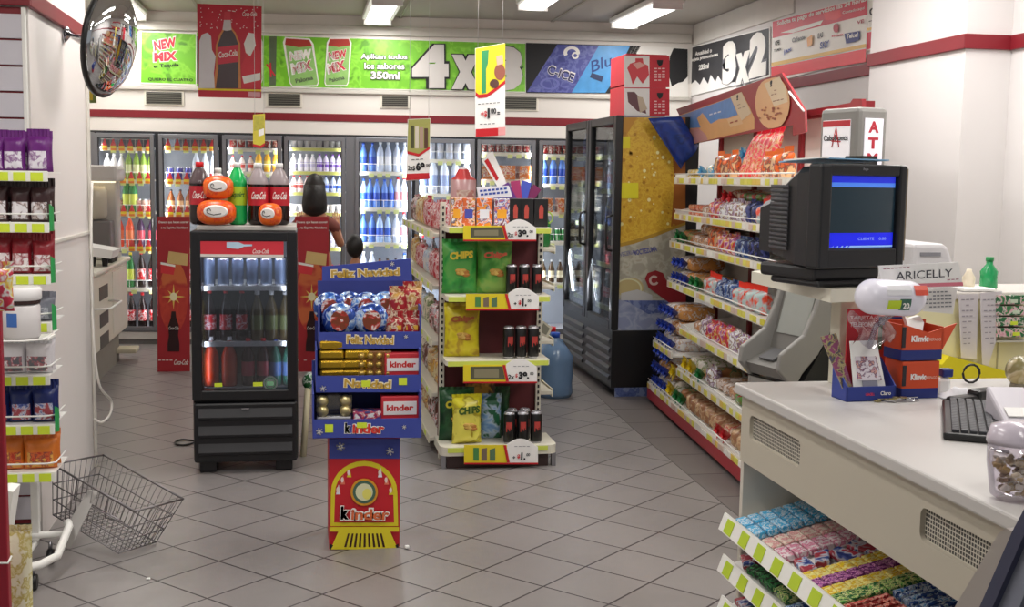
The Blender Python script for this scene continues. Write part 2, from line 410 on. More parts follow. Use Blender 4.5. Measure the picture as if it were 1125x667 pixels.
# ---- ceiling light fittings
LF = [(.68, 9.55, 10.85), (1.86, 8.2, 9.6), (2.88, 9.0, 10.55), (-1.5, 9.9, 11.1)]
LN = ['directly above the green banner', 'shortest in view at the top edge', 'above the corner near the right wall', 'left behind the round mirror']
LG = [(-.6, 5.5, 6.7), (1.1, 5.2, 6.4), (2.6, 5.2, 6.4), (.2, 2.6, 3.8), (2.5, 2.6, 3.8), (3.0, 4.1, 5.3), (-1.0, 2.6, 3.8), (1.3, .2, 1.4)]
TUBE = mat('fffdf6', .4, emit=5, vary=0)
def light_tree():
    t = thing('ceiling_light', '', 'ceiling light')
    b = MB(); b.b2((-.14, -.65, -.04), (.14, .65, 0), WHITE, bev=.006); b.build('housing', t)
    b = MB(); b.prism([(-.10, -.62, -.04), (.10, -.62, -.04), (.08, -.62, -.085), (-.08, -.62, -.085)], (0, 1.24, 0), TUBE); b.build('diffuser', t)
    for y in (-.645, .625): b = MB(); b.b2((-.125, y, -.09), (.125, y+.02, -.03), WHITE, bev=.004); b.build('end_cap', t)
    return t
LK = Kind(light_tree)
for i, (x, y0, y1) in enumerate(LF+LG):
    vis = i < 4
    LK.place((x, (y0+y1)/2, HC-.012), 0, ('lit fluorescent ceiling light '+LN[i]) if vis else 'lit fluorescent ceiling light overhead out of view', group=None if vis else 'ceiling lights nearer the shop front')
    area((x, (y0+y1)/2, HC-.115), (x, (y0+y1)/2, 0), .16, 1.15, 27 if vis else 30, (1, .965, .93), 'fluorescent_lamp')
# small duct vents under the ledge
for k, (x0, x1, y0, y1) in enumerate([(161, 200, 101, 114), (295, 330, 103, 116), (420, 448, 105, 117), (553, 589, 106, 120)]):
    a = BX(x0, y1)[0]; c = BX(x1, y1)[0]; z0 = BX(x0, y1)[1]; z1 = BX(x0, y0)[1]
    t = thing('air_vent', 'small louvred air vent under the banner ledge, '+['leftmost, below the green can panel', 'right of the red hanging poster', 'below the wording of the green banner', 'right of the yellow hanging price sign'][k], 'vent', BP((a+c)/2, -.012, z0), -TH)
    w = (c-a)/2; h = z1-z0
    b = MB(); b.b2((-w-.02, 0, -.015), (w+.02, .01, h+.015), CREAM, bev=.003); b.build('frame', t)
    b = MB(); b.b2((-w, -.003, 0), (w, .004, h), mat('3a3a36', .7))
    n = 6
    for i in range(n): b.b2((-w, -.010, h*(i+.15)/n), (w, -.002, h*(i+.5)/n), mat('7a786e', .5, .3))
    b.build('louvre', t)
# grey triangular shadow below the ledge is left out, nothing drawn here
# ---------------------------------------------------------------- banners on the back wall
GREEN = pack(['5fa028', '7ecb35', '8ed63f', '76c22c'], 7, .4, bump=0)
def bsheet(off=.012): return Sheet(Pb-nbk*off, -nbk, .006)
NMR = mat('d42a3c', .5); NMW = mat('f3f0ea', .5); NMK = mat('3a2a55', .5)
def can_art(s, q, txt=True):
    """slanted drink can picture: q = 4 photo points TL TR BR BL"""
    (ax, ay), (bx, by), (cx, cy), (dx, dy) = q
    def P(u, v): return ((ax*(1-u)+bx*u)*(1-v)+(dx*(1-u)+cx*u)*v, (ay*(1-u)+by*u)*(1-v)+(dy*(1-u)+cy*u)*v)
    s.poly([P(.08, -.03), P(.92, -.03), P(1.03, .08), P(1.03, .92), P(.95, 1.0), P(.05, 1.0), P(-.03, .92), P(-.03, .08)], NMW)
    s.poly([P(.05, .1), P(.95, .1), P(1, .9), P(.94, .97), P(.06, .97), P(0, .9)], mat('8fbf6a', .5, vary=.2, scale=20))
    s.poly([P(.1, 0), P(.9, 0), P(.97, .13), P(.5, .17), P(.03, .13)], mat('b03a30', .5))
    s.text('NEW', P(.1, .47), P(.9, .40), abs(dy-ay)*.2, NMW, .09, .1); s.k -= 1; s.text('NEW', P(.12, .46), P(.88, .39), abs(dy-ay)*.18, NMR, .05, .1)
    s.text('MIX', P(.1, .75), P(.9, .65), abs(dy-ay)*.24, NMW, .09, .1); s.k -= 1; s.text('MIX', P(.13, .735), P(.87, .64), abs(dy-ay)*.21, NMR, .05, .1)
    if txt: s.text('Paloma', P(.2, .92), P(.85, .85), abs(dy-ay)*.09, mat('55604e', .5), .02)
s = bsheet(); s.back([(153.5, 33.5), (216, 36), (216, 94), (153.5, 92)], NMW)
s.poly([(155.5, 35), (215, 37.5), (215, 92.5), (155, 90.5)], GREEN)
s.text('NEW', (169, 57), (195, 52), 13, NMW, .1, .1).text('NEW', (170, 56), (194, 51.5), 11, NMR, .05, .1)
s.text('MIX', (168, 69), (196, 67), 12, NMW, .1, .1).text('MIX', (169.5, 68), (194.5, 66), 10, NMR, .05, .1)
s.text('el Tequila', (169, 76), (197, 74), 5, INK, .02); s.text('QUIERO EL CUATRO', (163, 89), (212, 90), 3.6, INK, .02)
tag(s.build('drink_banner'), 'square green drink banner with red wording, leftmost on the back wall ledge', 'banner')
s = bsheet(.010); s.back([(216, 36), (296, 39.5), (296, 95.5), (216, 94)], GREEN)
s.poly([(216, 40), (228, 40), (222, 62), (228, 92), (216, 92)], mat('3f4a30', .5)); can_art(s, [(290-22, 42), (300-12, 42), (300-12, 92), (290-20, 92)], False)
tag(s.build('drink_banner'), 'narrow green can panel mostly hidden behind the red hanging poster', 'banner')
s = bsheet(); s.back([(296, 38.5), (577, 47.3), (577.5, 101.8), (296, 96)], NMW)
s.poly([(296, 39.5), (577, 48), (577, 100.8), (296, 95)], GREEN)
s.poly([(286+10, 40), (304, 40), (303, 94), (296, 94)], mat('5a6a50', .5, vary=.2, scale=20)); s.text('X', (297, 85), (303, 83), 16, NMR, .05)
can_art(s, [(311, 42), (343, 44), (350, 95), (320, 96)]); can_art(s, [(360, 43), (386, 43), (382, 95), (357, 95)])
s.text('Aplican todos', (396, 67), (448, 67.5), 8.5, INK, .09).text('Aplican todos', (396.5, 66.5), (447.5, 67), 7.5, NMW, .03)
s.text('los sabores', (400, 76.5), (445, 77), 8, INK, .09).text('los sabores', (400.5, 76), (444.5, 76.5), 7, NMW, .03)
s.text('350ml', (407, 87.5), (440, 88), 9.5, INK, .09).text('350ml', (407.5, 87), (439.5, 87.5), 8.5, NMW, .04)
GREYW = mat('d6d2ce', .5)
for m_, bo, d in ((INK, .15, 1.1), (GREYW, .085, 0)):
    s.text('4', (453-d, 97+d), (493+d, 97+d), 48+2*d, m_, bo, .0); s.k -= 1
    s.text('x', (496-d, 98+d), (527+d, 98.5+d), 38+2*d, m_, bo, .0); s.k -= 1
    s.text('3', (540-d, 99.5+d), (574+d, 100+d), 49+2*d, m_, bo, .0)
tag(s.build('drink_banner'), 'long green back wall banner offering 4x3 on 350ml drinks', 'banner')
s = bsheet(); s.back([(578, 47), (704, 50.5), (672, 102.5), (578, 102)], INK)
ice = pack(['3a3f86', '4a4f9a', '6a72b4', '4a509a'], 10, .4, bump=0)
s.poly([(612, 49), (658, 50), (628, 102), (579, 101)], ice)
s.poly([(658, 50), (692, 51), (672, 92), (665, 102), (628, 102)], mat('4a9ad8', .4, vary=.25, scale=12))
s.ring((628, 58), 5, 9, NMW, 12, 2.6, 6.5, .8); s.ring((632, 61), 2, 4, NMW, 12, 0, 6.2)
s.text('C-ICE', (600, 81), (629, 91), 12, NMW, .05).text('C-ICE', (600.5, 80.5), (628.5, 90.5), 10, mat('20245a', .5), .02)
s.ring((604, 92), 8, 11, mat('6a70b8', .4), 14, 0, 6.28, .6)
s.text('Blu', (650, 80), (672, 72), 13, mat('1d3f86', .5), .01, .3); s.poly([(650, 80), (663, 84), (661, 90), (648, 85)], mat('22325c', .5))
tag(s.build('ice_drink_banner'), 'black banner with slanted purple and light blue can pictures, left of the corner cartons', 'banner')
s = bsheet(); s.back([(712, 51), (756, 53), (756, 107), (680, 104), (694, 51)], NMW)
s.poly([(740, 53), (755.5, 54), (755.5, 84), (750, 90), (745, 91), (738, 95), (734, 80), (736, 62)], INK)
tag(s.build('corner_banner'), 'white and black end banner in the back corner behind the stacked cartons', 'banner')
# ---------------------------------------------------------------- right wall banners
def rsheet(off=.012): return Sheet((XR-off, 0, 0), (-1, 0, 0), .006)
s = rsheet(); s.back([(757, 52), (846, 29.5), (846, 84), (757, 106)], PAPER)
s.poly([(758, 53), (845, 31), (845, 82), (830, 87), (800, 91), (797, 84), (794, 91), (789, 83), (786, 90), (781, 82), (778, 92), (773, 85), (769, 93), (764, 88), (758, 94)], mat('2e2e33', .5))
s.text('Anualidad o', (764, 61.5), (782, 57.5), 4.5, NMW, .03); s.text('tarjeta promociones', (759, 69), (789, 62.5), 4.5, NMW, .03); s.text('235ml', (768, 77.5), (779, 75), 6, NMW, .05)
for m_, bo, d in ((mat('6b6b72', .5), .13, .8), (NMW, .08, 0)):
    s.text('3', (794-d, 95+d), (809+d, 89+d), 46, m_, bo); s.k -= 1
    s.text('x', (808-d, 94+d), (824+d, 90+d), 34, m_, bo); s.k -= 1
    s.text('2', (823-d, 87+d), (842+d, 82+d), 48, m_, bo)
tag(s.build('promo_banner'), 'black and white 3x2 promotion banner on the right wall by the corner', 'banner')
s = rsheet(.014); s.back([(848, 24), (953, -4), (951, 64), (847, 91)], NMW)
PKR = mat('d8465a', .5); HOT = mat('e8404a', .45)
s.poly([(849, 24), (953, -3), (953, 16), (849, 42)], PKR); s.poly([(905, 14), (923, 11), (925, 18), (919, 22), (907, 22)], HOT)
s.text('Solicita tu pago de servicios las 24 horas', (854, 30), (952, 3), 6, NMW, .03); s.text('Contado aqui', (926, 16.5), (950, 11), 4, NMW, .02)
s.poly([(858, 36), (905, 22), (902, 27), (872, 36)], NMW)
s.poly([(848, 69), (952, 48), (952, 52), (848, 73)], mat('e8c070', .5)); s.poly([(848, 74), (952, 53.5), (952, 68), (848, 86)], HOT)
for a, bb_, h, t_, c in (((852, 50), (857, 49), 5, 'CFE', INK), ((851, 57), (859, 55), 2.5, 'TELMEX', INK), ((871, 47), (885, 43), 5, 'Caliente', mat('777', .5) if False else mat('77777c', .5)), ((899, 43), (905, 41), 6, 'GAS', mat('55555a', .5)), ((902, 54), (912, 51.5), 7.5, 'SKY', mat('2c3a8c', .5)), ((915, 41), (928, 39), 2.2, 'BANAMEX', PKR), ((862, 61), (871, 57), 6, 'jax', mat('4a5aa8', .5))): s.text(t_, a, bb_, h, c, .03)
s.poly([(929, 37), (946, 34), (946, 43), (941, 46), (931, 48)], mat('26307a', .5)); s.text('Telcel', (931, 43), (944, 40.5), 5, NMW, .03)
s.disc((920, 31), 3, 5, mat('b8324a', .5)); s.poly([(888, 42), (894, 38), (894, 49), (889, 52)], mat('f0b070', .5)); s.text('VE', (943, 27), (951, 25), 4, mat('b04a5a', .5), .03)
tag(s.build('services_banner'), 'large red and white payment services banner on the right wall', 'banner')
s = rsheet(.008); s.back([(950, -4), (968, -8), (968, 51), (950, 57)], NMW); s.poly([(952, 36), (967, 33), (967, 49), (952, 55)], PKR)
s.poly([(952, 31), (967, 28), (967, 31), (952, 34)], mat('e8c070', .5)); s.ring((960, 13), 3, 4.5, INK, 14); s.lines([(955, 24, 966, 21)], INK)
tag(s.build('services_poster'), 'narrow poster strip just right of the large payment services banner', 'poster')
# dark red lower trim under the services banner
# ================================================================ product shapes
def one(fn, name, cat):
    """Kind whose thing is a single mesh"""
    def mk():
        b = MB(); fn(b); o = b.build(name); o['category'] = cat; return o
    return Kind(mk)
def bottle_prof(b, h, r, liq, cap, lab=None, neck=.32, shoulder=.62, seg=10, lz=(.22, .52)):
    l2 = lab or liq
    b.lathe([(r*.8, 0, liq), (r, h*.03, liq), (r, h*lz[0], l2), (r*1.01, h*lz[1], liq), (r*.98, h*shoulder, liq), (r*.75, h*(shoulder+.1), liq), (r*neck, h*.87, liq), (r*neck, h*.92, cap), (r*neck*1.2, h*.925, cap), (r*neck*1.15, h, cap)], seg=seg)
def bottle_kind(name, liq, cap, lab=None, h=.25, r=.034, **k):
    return one(lambda b: bottle_prof(b, h, r, liq, cap, lab, **k), name, 'bottle')
def can_kind(name, body, h=.125, r=.032):
    return one(lambda b: b.lathe([(r*.8, 0, SILVER), (r, h*.06, body), (r, h*.9, SILVER), (r*.82, h*.98, SILVER), (r*.8, h, SILVER), (r*.75, h*.985, SILVER)], seg=14), name, 'can')
def bag_fn(b, w, h, d, m, crimp=None, lean=0, wr=.12, fold=1, panel=None):
    ph = random.random()*6
    def f(u, v, sgn):
        x = (u-.5)*w; z = v*h
        a = max(0, 1-abs(2*u-1)**3.2); c = max(0, 1-abs(2*v-1)**4.5)
        t = d/2*(a*c)**.6*(1+wr*math.sin(9*u+ph+5*v)*math.cos(7*v+ph))
        pinch = 1-.06*math.sin(PI*v)
        return (x*pinch, sgn*t, z)
    k0 = len(b.f); b.surf(lambda u, v: f(u, v, -1), 10, 12, m)
    if panel:
        pm = b.m(panel)
        for j in range(1, 7):
            for i in range(1, 9): b.mi[k0+j*10+i] = pm
    b.surf(lambda u, v: f(1-u, v, 1), 10, 12, m)
    cm = crimp or m
    n = 12
    for z0, z1 in ((0, -.0), (h-.0, h+.018*fold)):
        if z1 > z0:
            vs = []
            for i in range(n+1):
                x = (i/n-.5)*w; vs += [(x, .002*(-1)**i, z0-.004), (x, .003*(-1)**i, z1)]
            b.add(vs, [(2*i, 2*i+2, 2*i+3, 2*i+1) for i in range(n)], cm)
def bag_kind(name, m, w=.16, h=.22, d=.06, crimp=None, cat='bag'):
    return one(lambda b: bag_fn(b, w, h, d, m, crimp), name, cat)
def loaf_fn(b, w, d, h, m, tuft, tuftm=None):
    """bread in a clear bag: long axis y, gathered and tied end at -y"""
    def warp(v):
        k = lambda t: math.copysign(abs(t)**.55, t)
        return Vector((k(v.x), k(v.y), k(v.z)))
    b.ball((0, 0, h/2), (w/2, d/2, h/2), m, 16, 10, warp)
    if tuft:
        n = 9
        pts = [(0, -d/2-.004, h*.55)]
        vs = [(0, -d/2+.01, h*.55)]; 
        for i in range(n):
            a = 2*PI*i/n; r = w*.36*(1+.3*math.sin(3*i)); vs.append((r*math.cos(a), -d/2-.035-.01*(i % 2), h*.55+r*math.sin(a)))
        b.add(vs, [(0, i+1, (i+1) % n+1) for i in range(n)], tuft, True)
        vs = [(0, -d/2-.012, h*.55)]+[(v[0]*.6, v[1]-.012, h*.55+(v[2]-h*.55)*.6) for v in vs[1:]]
        b.add(vs, [(0, i+1, (i+1) % n+1) for i in range(n)], tuft, True)
def loaf_kind(name, m, tuft=None, w=.12, d=.28, h=.10, cat='bread'):
    return one(lambda b: loaf_fn(b, w, d, h, m, tuft), name, cat)
def carton_kind(name, m, w, d, h, band=None, cat='box', bev=.003):
    def fn(b):
        b.box((0, 0, h/2), (w, d, h), m, bev=bev)
        if band: b.box((0, -d/2-.0006, h*.55), (w*.8, .001, h*.4), band)
    return one(fn, name, cat)
ORD = ['top', 'second', 'third', 'fourth', 'fifth', 'sixth', 'seventh']
DOOR = ['first', 'second', 'third', 'fourth', 'fifth', 'sixth', 'seventh', 'eighth']
# ================================================================ walk-in coolers along the back wall
doors = []
for (a, c) in ((103, 170), (174, 240), (244, 310), (312, 380), (390, 453), (456, 522), (524, 589), (592, 656)):
    doors.append((BX(a)[0], BX(c)[0]))
ZT = 1.955; ZB = .13
SHZ = {0: [1.83, 1.53, 1.225, .90, .52], 1: [1.84, 1.53, 1.225, .90, .52], 2: [1.84, 1.62, 1.40, 1.0, .6], 3: [1.855, 1.635, 1.44, 1.25, .92, .55],
       4: [1.64, 1.30, .97, .6], 5: [1.765, 1.44, 1.1, .7], 6: [1.84, 1.585, 1.33, 1.0, .6], 7: [1.83, 1.55, 1.28, 1.0, .6]}
INW = mat('8f959f', .6, vary=.02); LITB = mat('e8efff', .5, emit=1.2, vary=0)
BRUSH = mat('8f9095', .4, .7); GASK = mat('2c2c30', .6)
def cooler(label, ids, x0, x1):
    root = thing('glass_door_cooler', label, 'cooler', BP((x0+x1)/2, 0, 0), -TH); xm = (x0+x1)/2
    D = .72
    b = MB(); b.b2((x0-xm, D-.03, .12), (x1-xm, D, 1.965), INW); b.b2((x0-xm, .03, .10), (x1-xm, D, .13), mat('b8bac0', .5)); b.b2((x0-xm, .05, 1.955), (x1-xm, D, 1.972), INW)
    b.b2((x0-xm, .03, .12), (x0-xm+.015, D, 1.96), INW); b.b2((x1-xm-.015, .03, .12), (x1-xm, D, 1.96), INW)
    b.build('cabinet', root)
    b = MB(); b.b2((x0-xm, 0, 0), (x1-xm, .3, .045), mat('6e6c6a', .6)); b.b2((x0-xm, -.015, .045), (x1-xm, .3, .115), mat('cfccc6', .5), bev=.008); b.build('kick_base', root)
    b = MB(); b.b2((x0-xm, 0.0, 1.957), (x1-xm, .05, 1.974), GASK); b.b2((x0-xm, 0, .115), (x1-xm, .05, .13), BRUSH)
    e = [x0]+[(doors[i][1]+doors[i+1][0])/2 for i in ids[:-1]]+[x1]
    for i, k in enumerate(ids):
        a, c = doors[k]; b.b2(((a if i == 0 else a)-xm-.0, .02, .12), (a-xm+.012, .05, 1.96), GASK)
    if e[0] < doors[ids[0]][0]-.005: b.b2((e[0]-xm, 0, .12), (doors[ids[0]][0]-xm, .05, 1.96), BRUSH)
    for i in range(len(ids)-1):
        b.b2((doors[ids[i]][1]-xm, .004, .12), (doors[ids[i+1]][0]-xm, .05, 1.96), GASK)
    if e[-1] > doors[ids[-1]][1]+.005: b.b2((doors[ids[-1]][1]-xm, 0, .12), (e[-1]-xm, .05, 1.96), BRUSH)
    b.build('frame', root)
    for k in ids:
        a, c = doors[k]; w = c-a; m_ = (a+c)/2-xm; f = .038
        b = MB()
        for (p, q) in (((m_-w/2+.004, ZB), (m_-w/2+f, ZT-.004)), ((m_+w/2-f, ZB), (m_+w/2-.004, ZT-.004)), ((m_-w/2+f, ZT-f-.004), (m_+w/2-f, ZT-.004)), ((m_-w/2+f, ZB), (m_+w/2-f, ZB+f))):
            b.b2((p[0], -.028, p[1]), (q[0], -.002, q[1]), BRUSH, bev=.003)
        for (p, q) in (((m_-w/2+f, ZB+f), (m_-w/2+f+.008, ZT-f)), ((m_+w/2-f-.008, ZB+f), (m_+w/2-f, ZT-f))):
            b.b2((p[0], -.02, p[1]), (q[0], -.004, q[1]), GASK)
        d = b.build('door', root)
        b = MB(); b.b2((m_-w/2+f, -.016, ZB+f), (m_+w/2-f, -.011, ZT-f), glass(refl=.03)); b.build('glass_pane', d)
        hx = m_+w/2-.02 if k % 2 == 0 else m_-w/2+.02
        b = MB(); b.tube([(hx, -.03, .9), (hx, -.055, .92), (hx, -.055, 1.16), (hx, -.03, 1.18)], .007, BRUSH); b.build('handle', d)
        for j, z in enumerate(SHZ[k]):
            b = MB(); b.b2((m_-w/2+.03, .09, z-.012), (m_+w/2-.03, D-.05, z), WIRE)
            sh = b.build('shelf', root)
            b = MB(); b.b2((m_-w/2+.04, .082, z-.036), (m_+w/2-.04, .088, z-.002), mat('eceadb', .5))
            if k in (3,): b.b2((m_-w/2+.045, .079, z-.034), (m_+w/2-.045, .0815, z-.006), mat('dbe07a', .5))
            else:
                n = 6
                for q in range(n):
                    if (q*7+j+k) % 4: cx_ = m_-w/2+.07+(w-.14)*q/(n-1); b.b2((cx_-.024, .078, z-.056), (cx_+.024, .0815, z-.020), mat('dfe89a', .5))
            b.build('price_strip', sh)
            # wire guard rail
            b = MB(); b.tube([(m_-w/2+.04, .085, z+.07), (m_+w/2-.04, .085, z+.07)], .003, WIRE, 5)
            for q in range(7): cx_ = m_-w/2+.05+(w-.1)*q/6; b.tube([(cx_, .085, z), (cx_, .085, z+.07)], .002, WIRE, 4)
            b.build('guard_rail', sh)
    return root
e01 = BX(385)[0]
cooler('left glass door cooler with four doors, full of sodas and yogurts', [0, 1, 2, 3], doors[0][0]-.03, e01)
cooler('right glass door cooler with four doors, full of water and beer', [4, 5, 6, 7], e01, doors[7][1]+.03)
for k, (a, c) in enumerate(doors):
    cool = k in (4, 5)
    for x in (a+.03, c-.03):
        p = BP(x, .062, 1.05); q = BP((a+c)/2, .6, 1.05)
        area(p, q, .03, 1.6, {4: 9, 5: 12}.get(k, 7), (.84, .9, 1) if cool else (.97, .98, 1), 'cooler_lamp')
# -- contents
M_ = lambda h, r=.25, **k: mat(h, r, **k)
cap = {c: M_(c, .4) for c in ('f4f4f4', 'd81f2a', '2350b8', 'f0d020', '1b6e36', '28282c', 'e8792a', 'c0c4cc', '7a3ab0')}
milk = bottle_kind('milk_bottle', M_('eeeef0'), cap['f4f4f4'], M_('dfe3ee'), .24, .036)
limeb = bottle_kind('soda_bottle', M_('7fa03a'), cap['f4f4f4'], M_('d0d8a0'), .27, .033)
orng = bottle_kind('soda_bottle', M_('e8552a'), cap['f4f4f4'], M_('ee8450'), .30, .04)
grape = bottle_kind('soda_bottle', M_('40284a'), cap['d81f2a'], M_('c04a58'), .30, .04)
cola = bottle_kind('cola_bottle', M_('201012'), cap['d81f2a'], pack(['c8202c', 'c8202c', 'f0e8e8', 'c8202c'], 30), .34, .042)
greenb = bottle_kind('soda_bottle', M_('1f7d3a'), cap['f0d020'], M_('c8d858'), .33, .042)
water = bottle_kind('water_bottle', M_('a8c4ea'), cap['2350b8'], M_('3a62c8'), .27, .036)
waterc = bottle_kind('water_bottle', M_('d5e0f2'), cap['f4f4f4'], M_('f2f5fb'), .28, .036)
waterb = bottle_kind('water_bottle', M_('5a82cc'), cap['2350b8'], M_('2848a8'), .27, .036)
waterr = bottle_kind('water_bottle', M_('d8dfee'), cap['d81f2a'], M_('e0a0a8'), .29, .036)
bigw = bottle_kind('water_bottle', M_('dfe9fa'), cap['c0c4cc'], M_('9fb2dc'), .34, .046)
amber = bottle_kind('juice_bottle', M_('8a4a20'), cap['28282c'], M_('d8b080'), .22, .033)
beer = bottle_kind('beer_bottle', M_('43301c'), cap['c0c4cc'], M_('d8d0b0'), .22, .030)
clearb = bottle_kind('beer_bottle', M_('cdd2c4'), cap['f4f4f4'], M_('e8e6da'), .23, .030)
darks = bottle_kind('soda_bottle', M_('25222c'), cap['f0d020'], M_('4a5a8a'), .24, .036)
yogw = bottle_kind('yogurt_bottle', M_('e8e6ee'), cap['f4f4f4'], M_('c8c4e0'), .16, .028)
yogp = bottle_kind('yogurt_bottle', M_('d8d0ea'), cap['7a3ab0'], M_('7a58b8'), .16, .028)
yogb = bottle_kind('yogurt_bottle', M_('c8d8f2'), cap['2350b8'], M_('3a60c0'), .15, .028)
yogr = bottle_kind('yogurt_bottle', M_('f2e4e0'), cap['d81f2a'], M_('d0504a'), .15, .028)
yogy = bottle_kind('juice_bottle', M_('e8b030'), cap['d81f2a'], M_('f0d868'), .2, .032)
cup = one(lambda b: b.lathe([(.022, 0, M_('f0f0f0')), (.030, .065, M_('c03838')), (.031, .07, M_('e8e8e8'))], seg=12), 'yogurt_cup', 'cup')
redcan = can_kind('soda_can', M_('c82430', .3, metal=.4)); brncan = can_kind('drink_can', pack(['5a2a24', '7a3a30', 'c8a090'], 40))
bluecan = can_kind('soda_can', M_('4a4a9a', .3, metal=.4)); whitecan = can_kind('beer_can', pack(['e0e0e0', 'd8d0b8', 'b03030'], 40)); greencan = can_kind('beer_can', M_('2f7a40', .3, metal=.3))
def talker_fn(b):
    b.box((0, 0, .022), (.05, .008, .044), YEL); b.box((0, -.005, .012), (.05, .002, .02), mat('f08a2a', .5))
    b.prism([(-.026, -.002, .044), (.026, -.002, .044), (.010, -.002, .085), (.008, -.002, .105), (-.008, -.002, .105), (-.010, -.002, .085)][::-1], (0, .006, 0), mat('d8303a', .5))
talker = one(talker_fn, 'price_talker', 'price sign')
pk6 = carton_kind('multipack', pack(['e8e6e0', 'c83a30', 'e8e0c8', 'd87a3a'], 18), .16, .2, .13)
rows = {
 0: [[(talker, 'red and yellow bottle shaped price talker', 6, 1)], [(milk, 'white capped milk bottle', 3, 0), (limeb, 'green soda bottle with a white cap', 4, 0)], [(brncan, 'brown drink can', 3, 0), (greenb, 'green soda bottle with a yellow cap', 2, 0), (brncan, 'brown drink can', 3, 0)], [(orng, 'orange soda bottle with a white cap', 3, 0), (grape, 'purple soda bottle with a red cap', 2, 0)], [(greenb, 'green soda bottle with a yellow cap', 3, 0), (cola, 'cola bottle with a red label', 2, 0)]],
 1: [[(talker, 'red and yellow bottle shaped price talker', 6, 1)], [(bluecan, 'purple blue soda can', 3, 0), (waterc, 'clear capped water bottle', 3, 0)], [(amber, 'amber juice bottle', 6, 0)], [(redcan, 'red soda can', 6, 0)], [(cola, 'cola bottle with a red label', 5, 0)]],
 2: [[(whitecan, 'white printed can', 6, 0)], [(yogr, 'red capped drink bottle', 3, 0), (yogy, 'yellow juice bottle', 3, 0)], [(redcan, 'red soda can', 7, 0)], [(cola, 'cola bottle with a red label', 5, 0)], [(orng, 'orange soda bottle with a white cap', 5, 0)]],
 3: [[(cup, 'small yogurt cup', 8, 0)], [(yogw, 'white yogurt bottle', 4, 0), (yogp, 'purple yogurt bottle', 4, 0)], [(yogr, 'red capped yogurt bottle', 3, 0), (yogb, 'blue yogurt bottle', 5, 0)], [(cup, 'small yogurt cup', 3, 0), (yogb, 'blue yogurt bottle', 2, 0), (cup, 'small yogurt cup', 3, 0)], [(yogy, 'yellow juice bottle', 4, 0), (yogw, 'white yogurt bottle', 3, 0)], [(yogp, 'purple yogurt bottle', 4, 0), (yogy, 'yellow juice bottle', 3, 0)]],
 4: [[(waterb, 'deep blue water bottle', 2, 0), (waterc, 'clear capped water bottle', 4, 0)], [(water, 'pale blue water bottle', 1, 0), (waterb, 'deep blue water bottle', 4, 0), (waterr, 'pink labelled water bottle with a red cap', 2, 0)], [(waterb, 'deep blue water bottle', 2, 0), (water, 'pale blue water bottle', 2, 0), (waterc, 'clear capped water bottle', 1, 0), (waterr, 'pink labelled water bottle with a red cap', 1, 0)], [(waterc, 'clear capped water bottle', 2, 0), (amber, 'amber juice bottle', 3, 0), (water, 'pale blue water bottle', 1, 0)]],
 5: [[(waterc, 'clear capped water bottle', 6, 0)], [(bigw, 'large clear water bottle', 5, 0)], [(darks, 'dark soda bottle with a yellow cap', 6, 0)], [(cola, 'cola bottle with a red label', 5, 0)]],
 6: [[(whitecan, 'white printed can', 7, 0)], [(pk6, 'red and white multipack', 3, 0)], [(clearb, 'clear beer bottle', 7, 0)], [(beer, 'brown beer bottle', 7, 0)], [(beer, 'brown beer bottle', 7, 0)]],
 7: [[(whitecan, 'white printed can', 7, 0)], [(waterb, 'deep blue water bottle', 3, 0), (yogr, 'red capped drink bottle', 3, 0)], [(pk6, 'red and white multipack', 3, 0)], [(greencan, 'green beer can', 7, 0)], [(beer, 'brown beer bottle', 6, 0)]]}
# bottom deck
deck = {0: [(cola, 'cola bottle with a red label', 5, 0)], 1: [(cola, 'cola bottle with a red label', 5, 0)], 3: [(yogr, 'red capped yogurt bottle', 7, 0)]}
NB = 0
for k in range(8):
    a, c = doors[k]
    sets = list(zip(SHZ[k], rows[k], range(9)))
    if k in deck: sets.append((.131, deck[k], len(SHZ[k])))
    for z, row, j in sets:
        n = sum(r[2] for r in row); x = a+.075; st = (c-a-.15)/max(1, n-1)
        if j == 0 and row[0][0] is talker: zz = z-.008; dy = .072
        for (kd, d, q, fl) in row:
            for _ in range(q):
                loc = BP(x+(rnd()-.5)*.012, .072 if fl else .145+rnd()*.02, z-.035 if fl else z)
                if not fl: loc = BP(x+(rnd()-.5)*.01, .145+rnd()*.015, z)
                lab = f'{d} on the {ORD[min(j, 6)]} shelf behind {DOOR[k]} cooler door'
                kd.place(loc, -TH+(rnd()-.5)*.3*(0 if fl else 1), lab, None, f'{d}s, {ORD[min(j, 6)]} shelf, {DOOR[k]} cooler door'); NB += 1
                x += st
# talkers along lower shelves of the two left doors
for k, j in ((0, 1), (0, 2), (1, 1), (0, 3), (1, 2)):
    a, c = doors[k]; z = SHZ[k][j]
    for q in range(6 if j != 3 else 3):
        x = a+.085+(c-a-.17)*q/5 + (0 if j != 3 else .22)
        talker.place(BP(x, .070, z-.035), -TH, f'red and yellow price talker clipped to the {ORD[j]} shelf behind {DOOR[k]} cooler door', None, f'talkers, {ORD[j]} shelf, {DOOR[k]} door')
# ================================================================ things on a frame: local helper
class Fr:
    def __init__(s, O, rz): s.O = Vector(O); s.rz = rz; s.R = Matrix.Rotation(rz, 3, 'Z')
    def __call__(s, x, y, z): return s.O+s.R @ Vector((x, y, z))
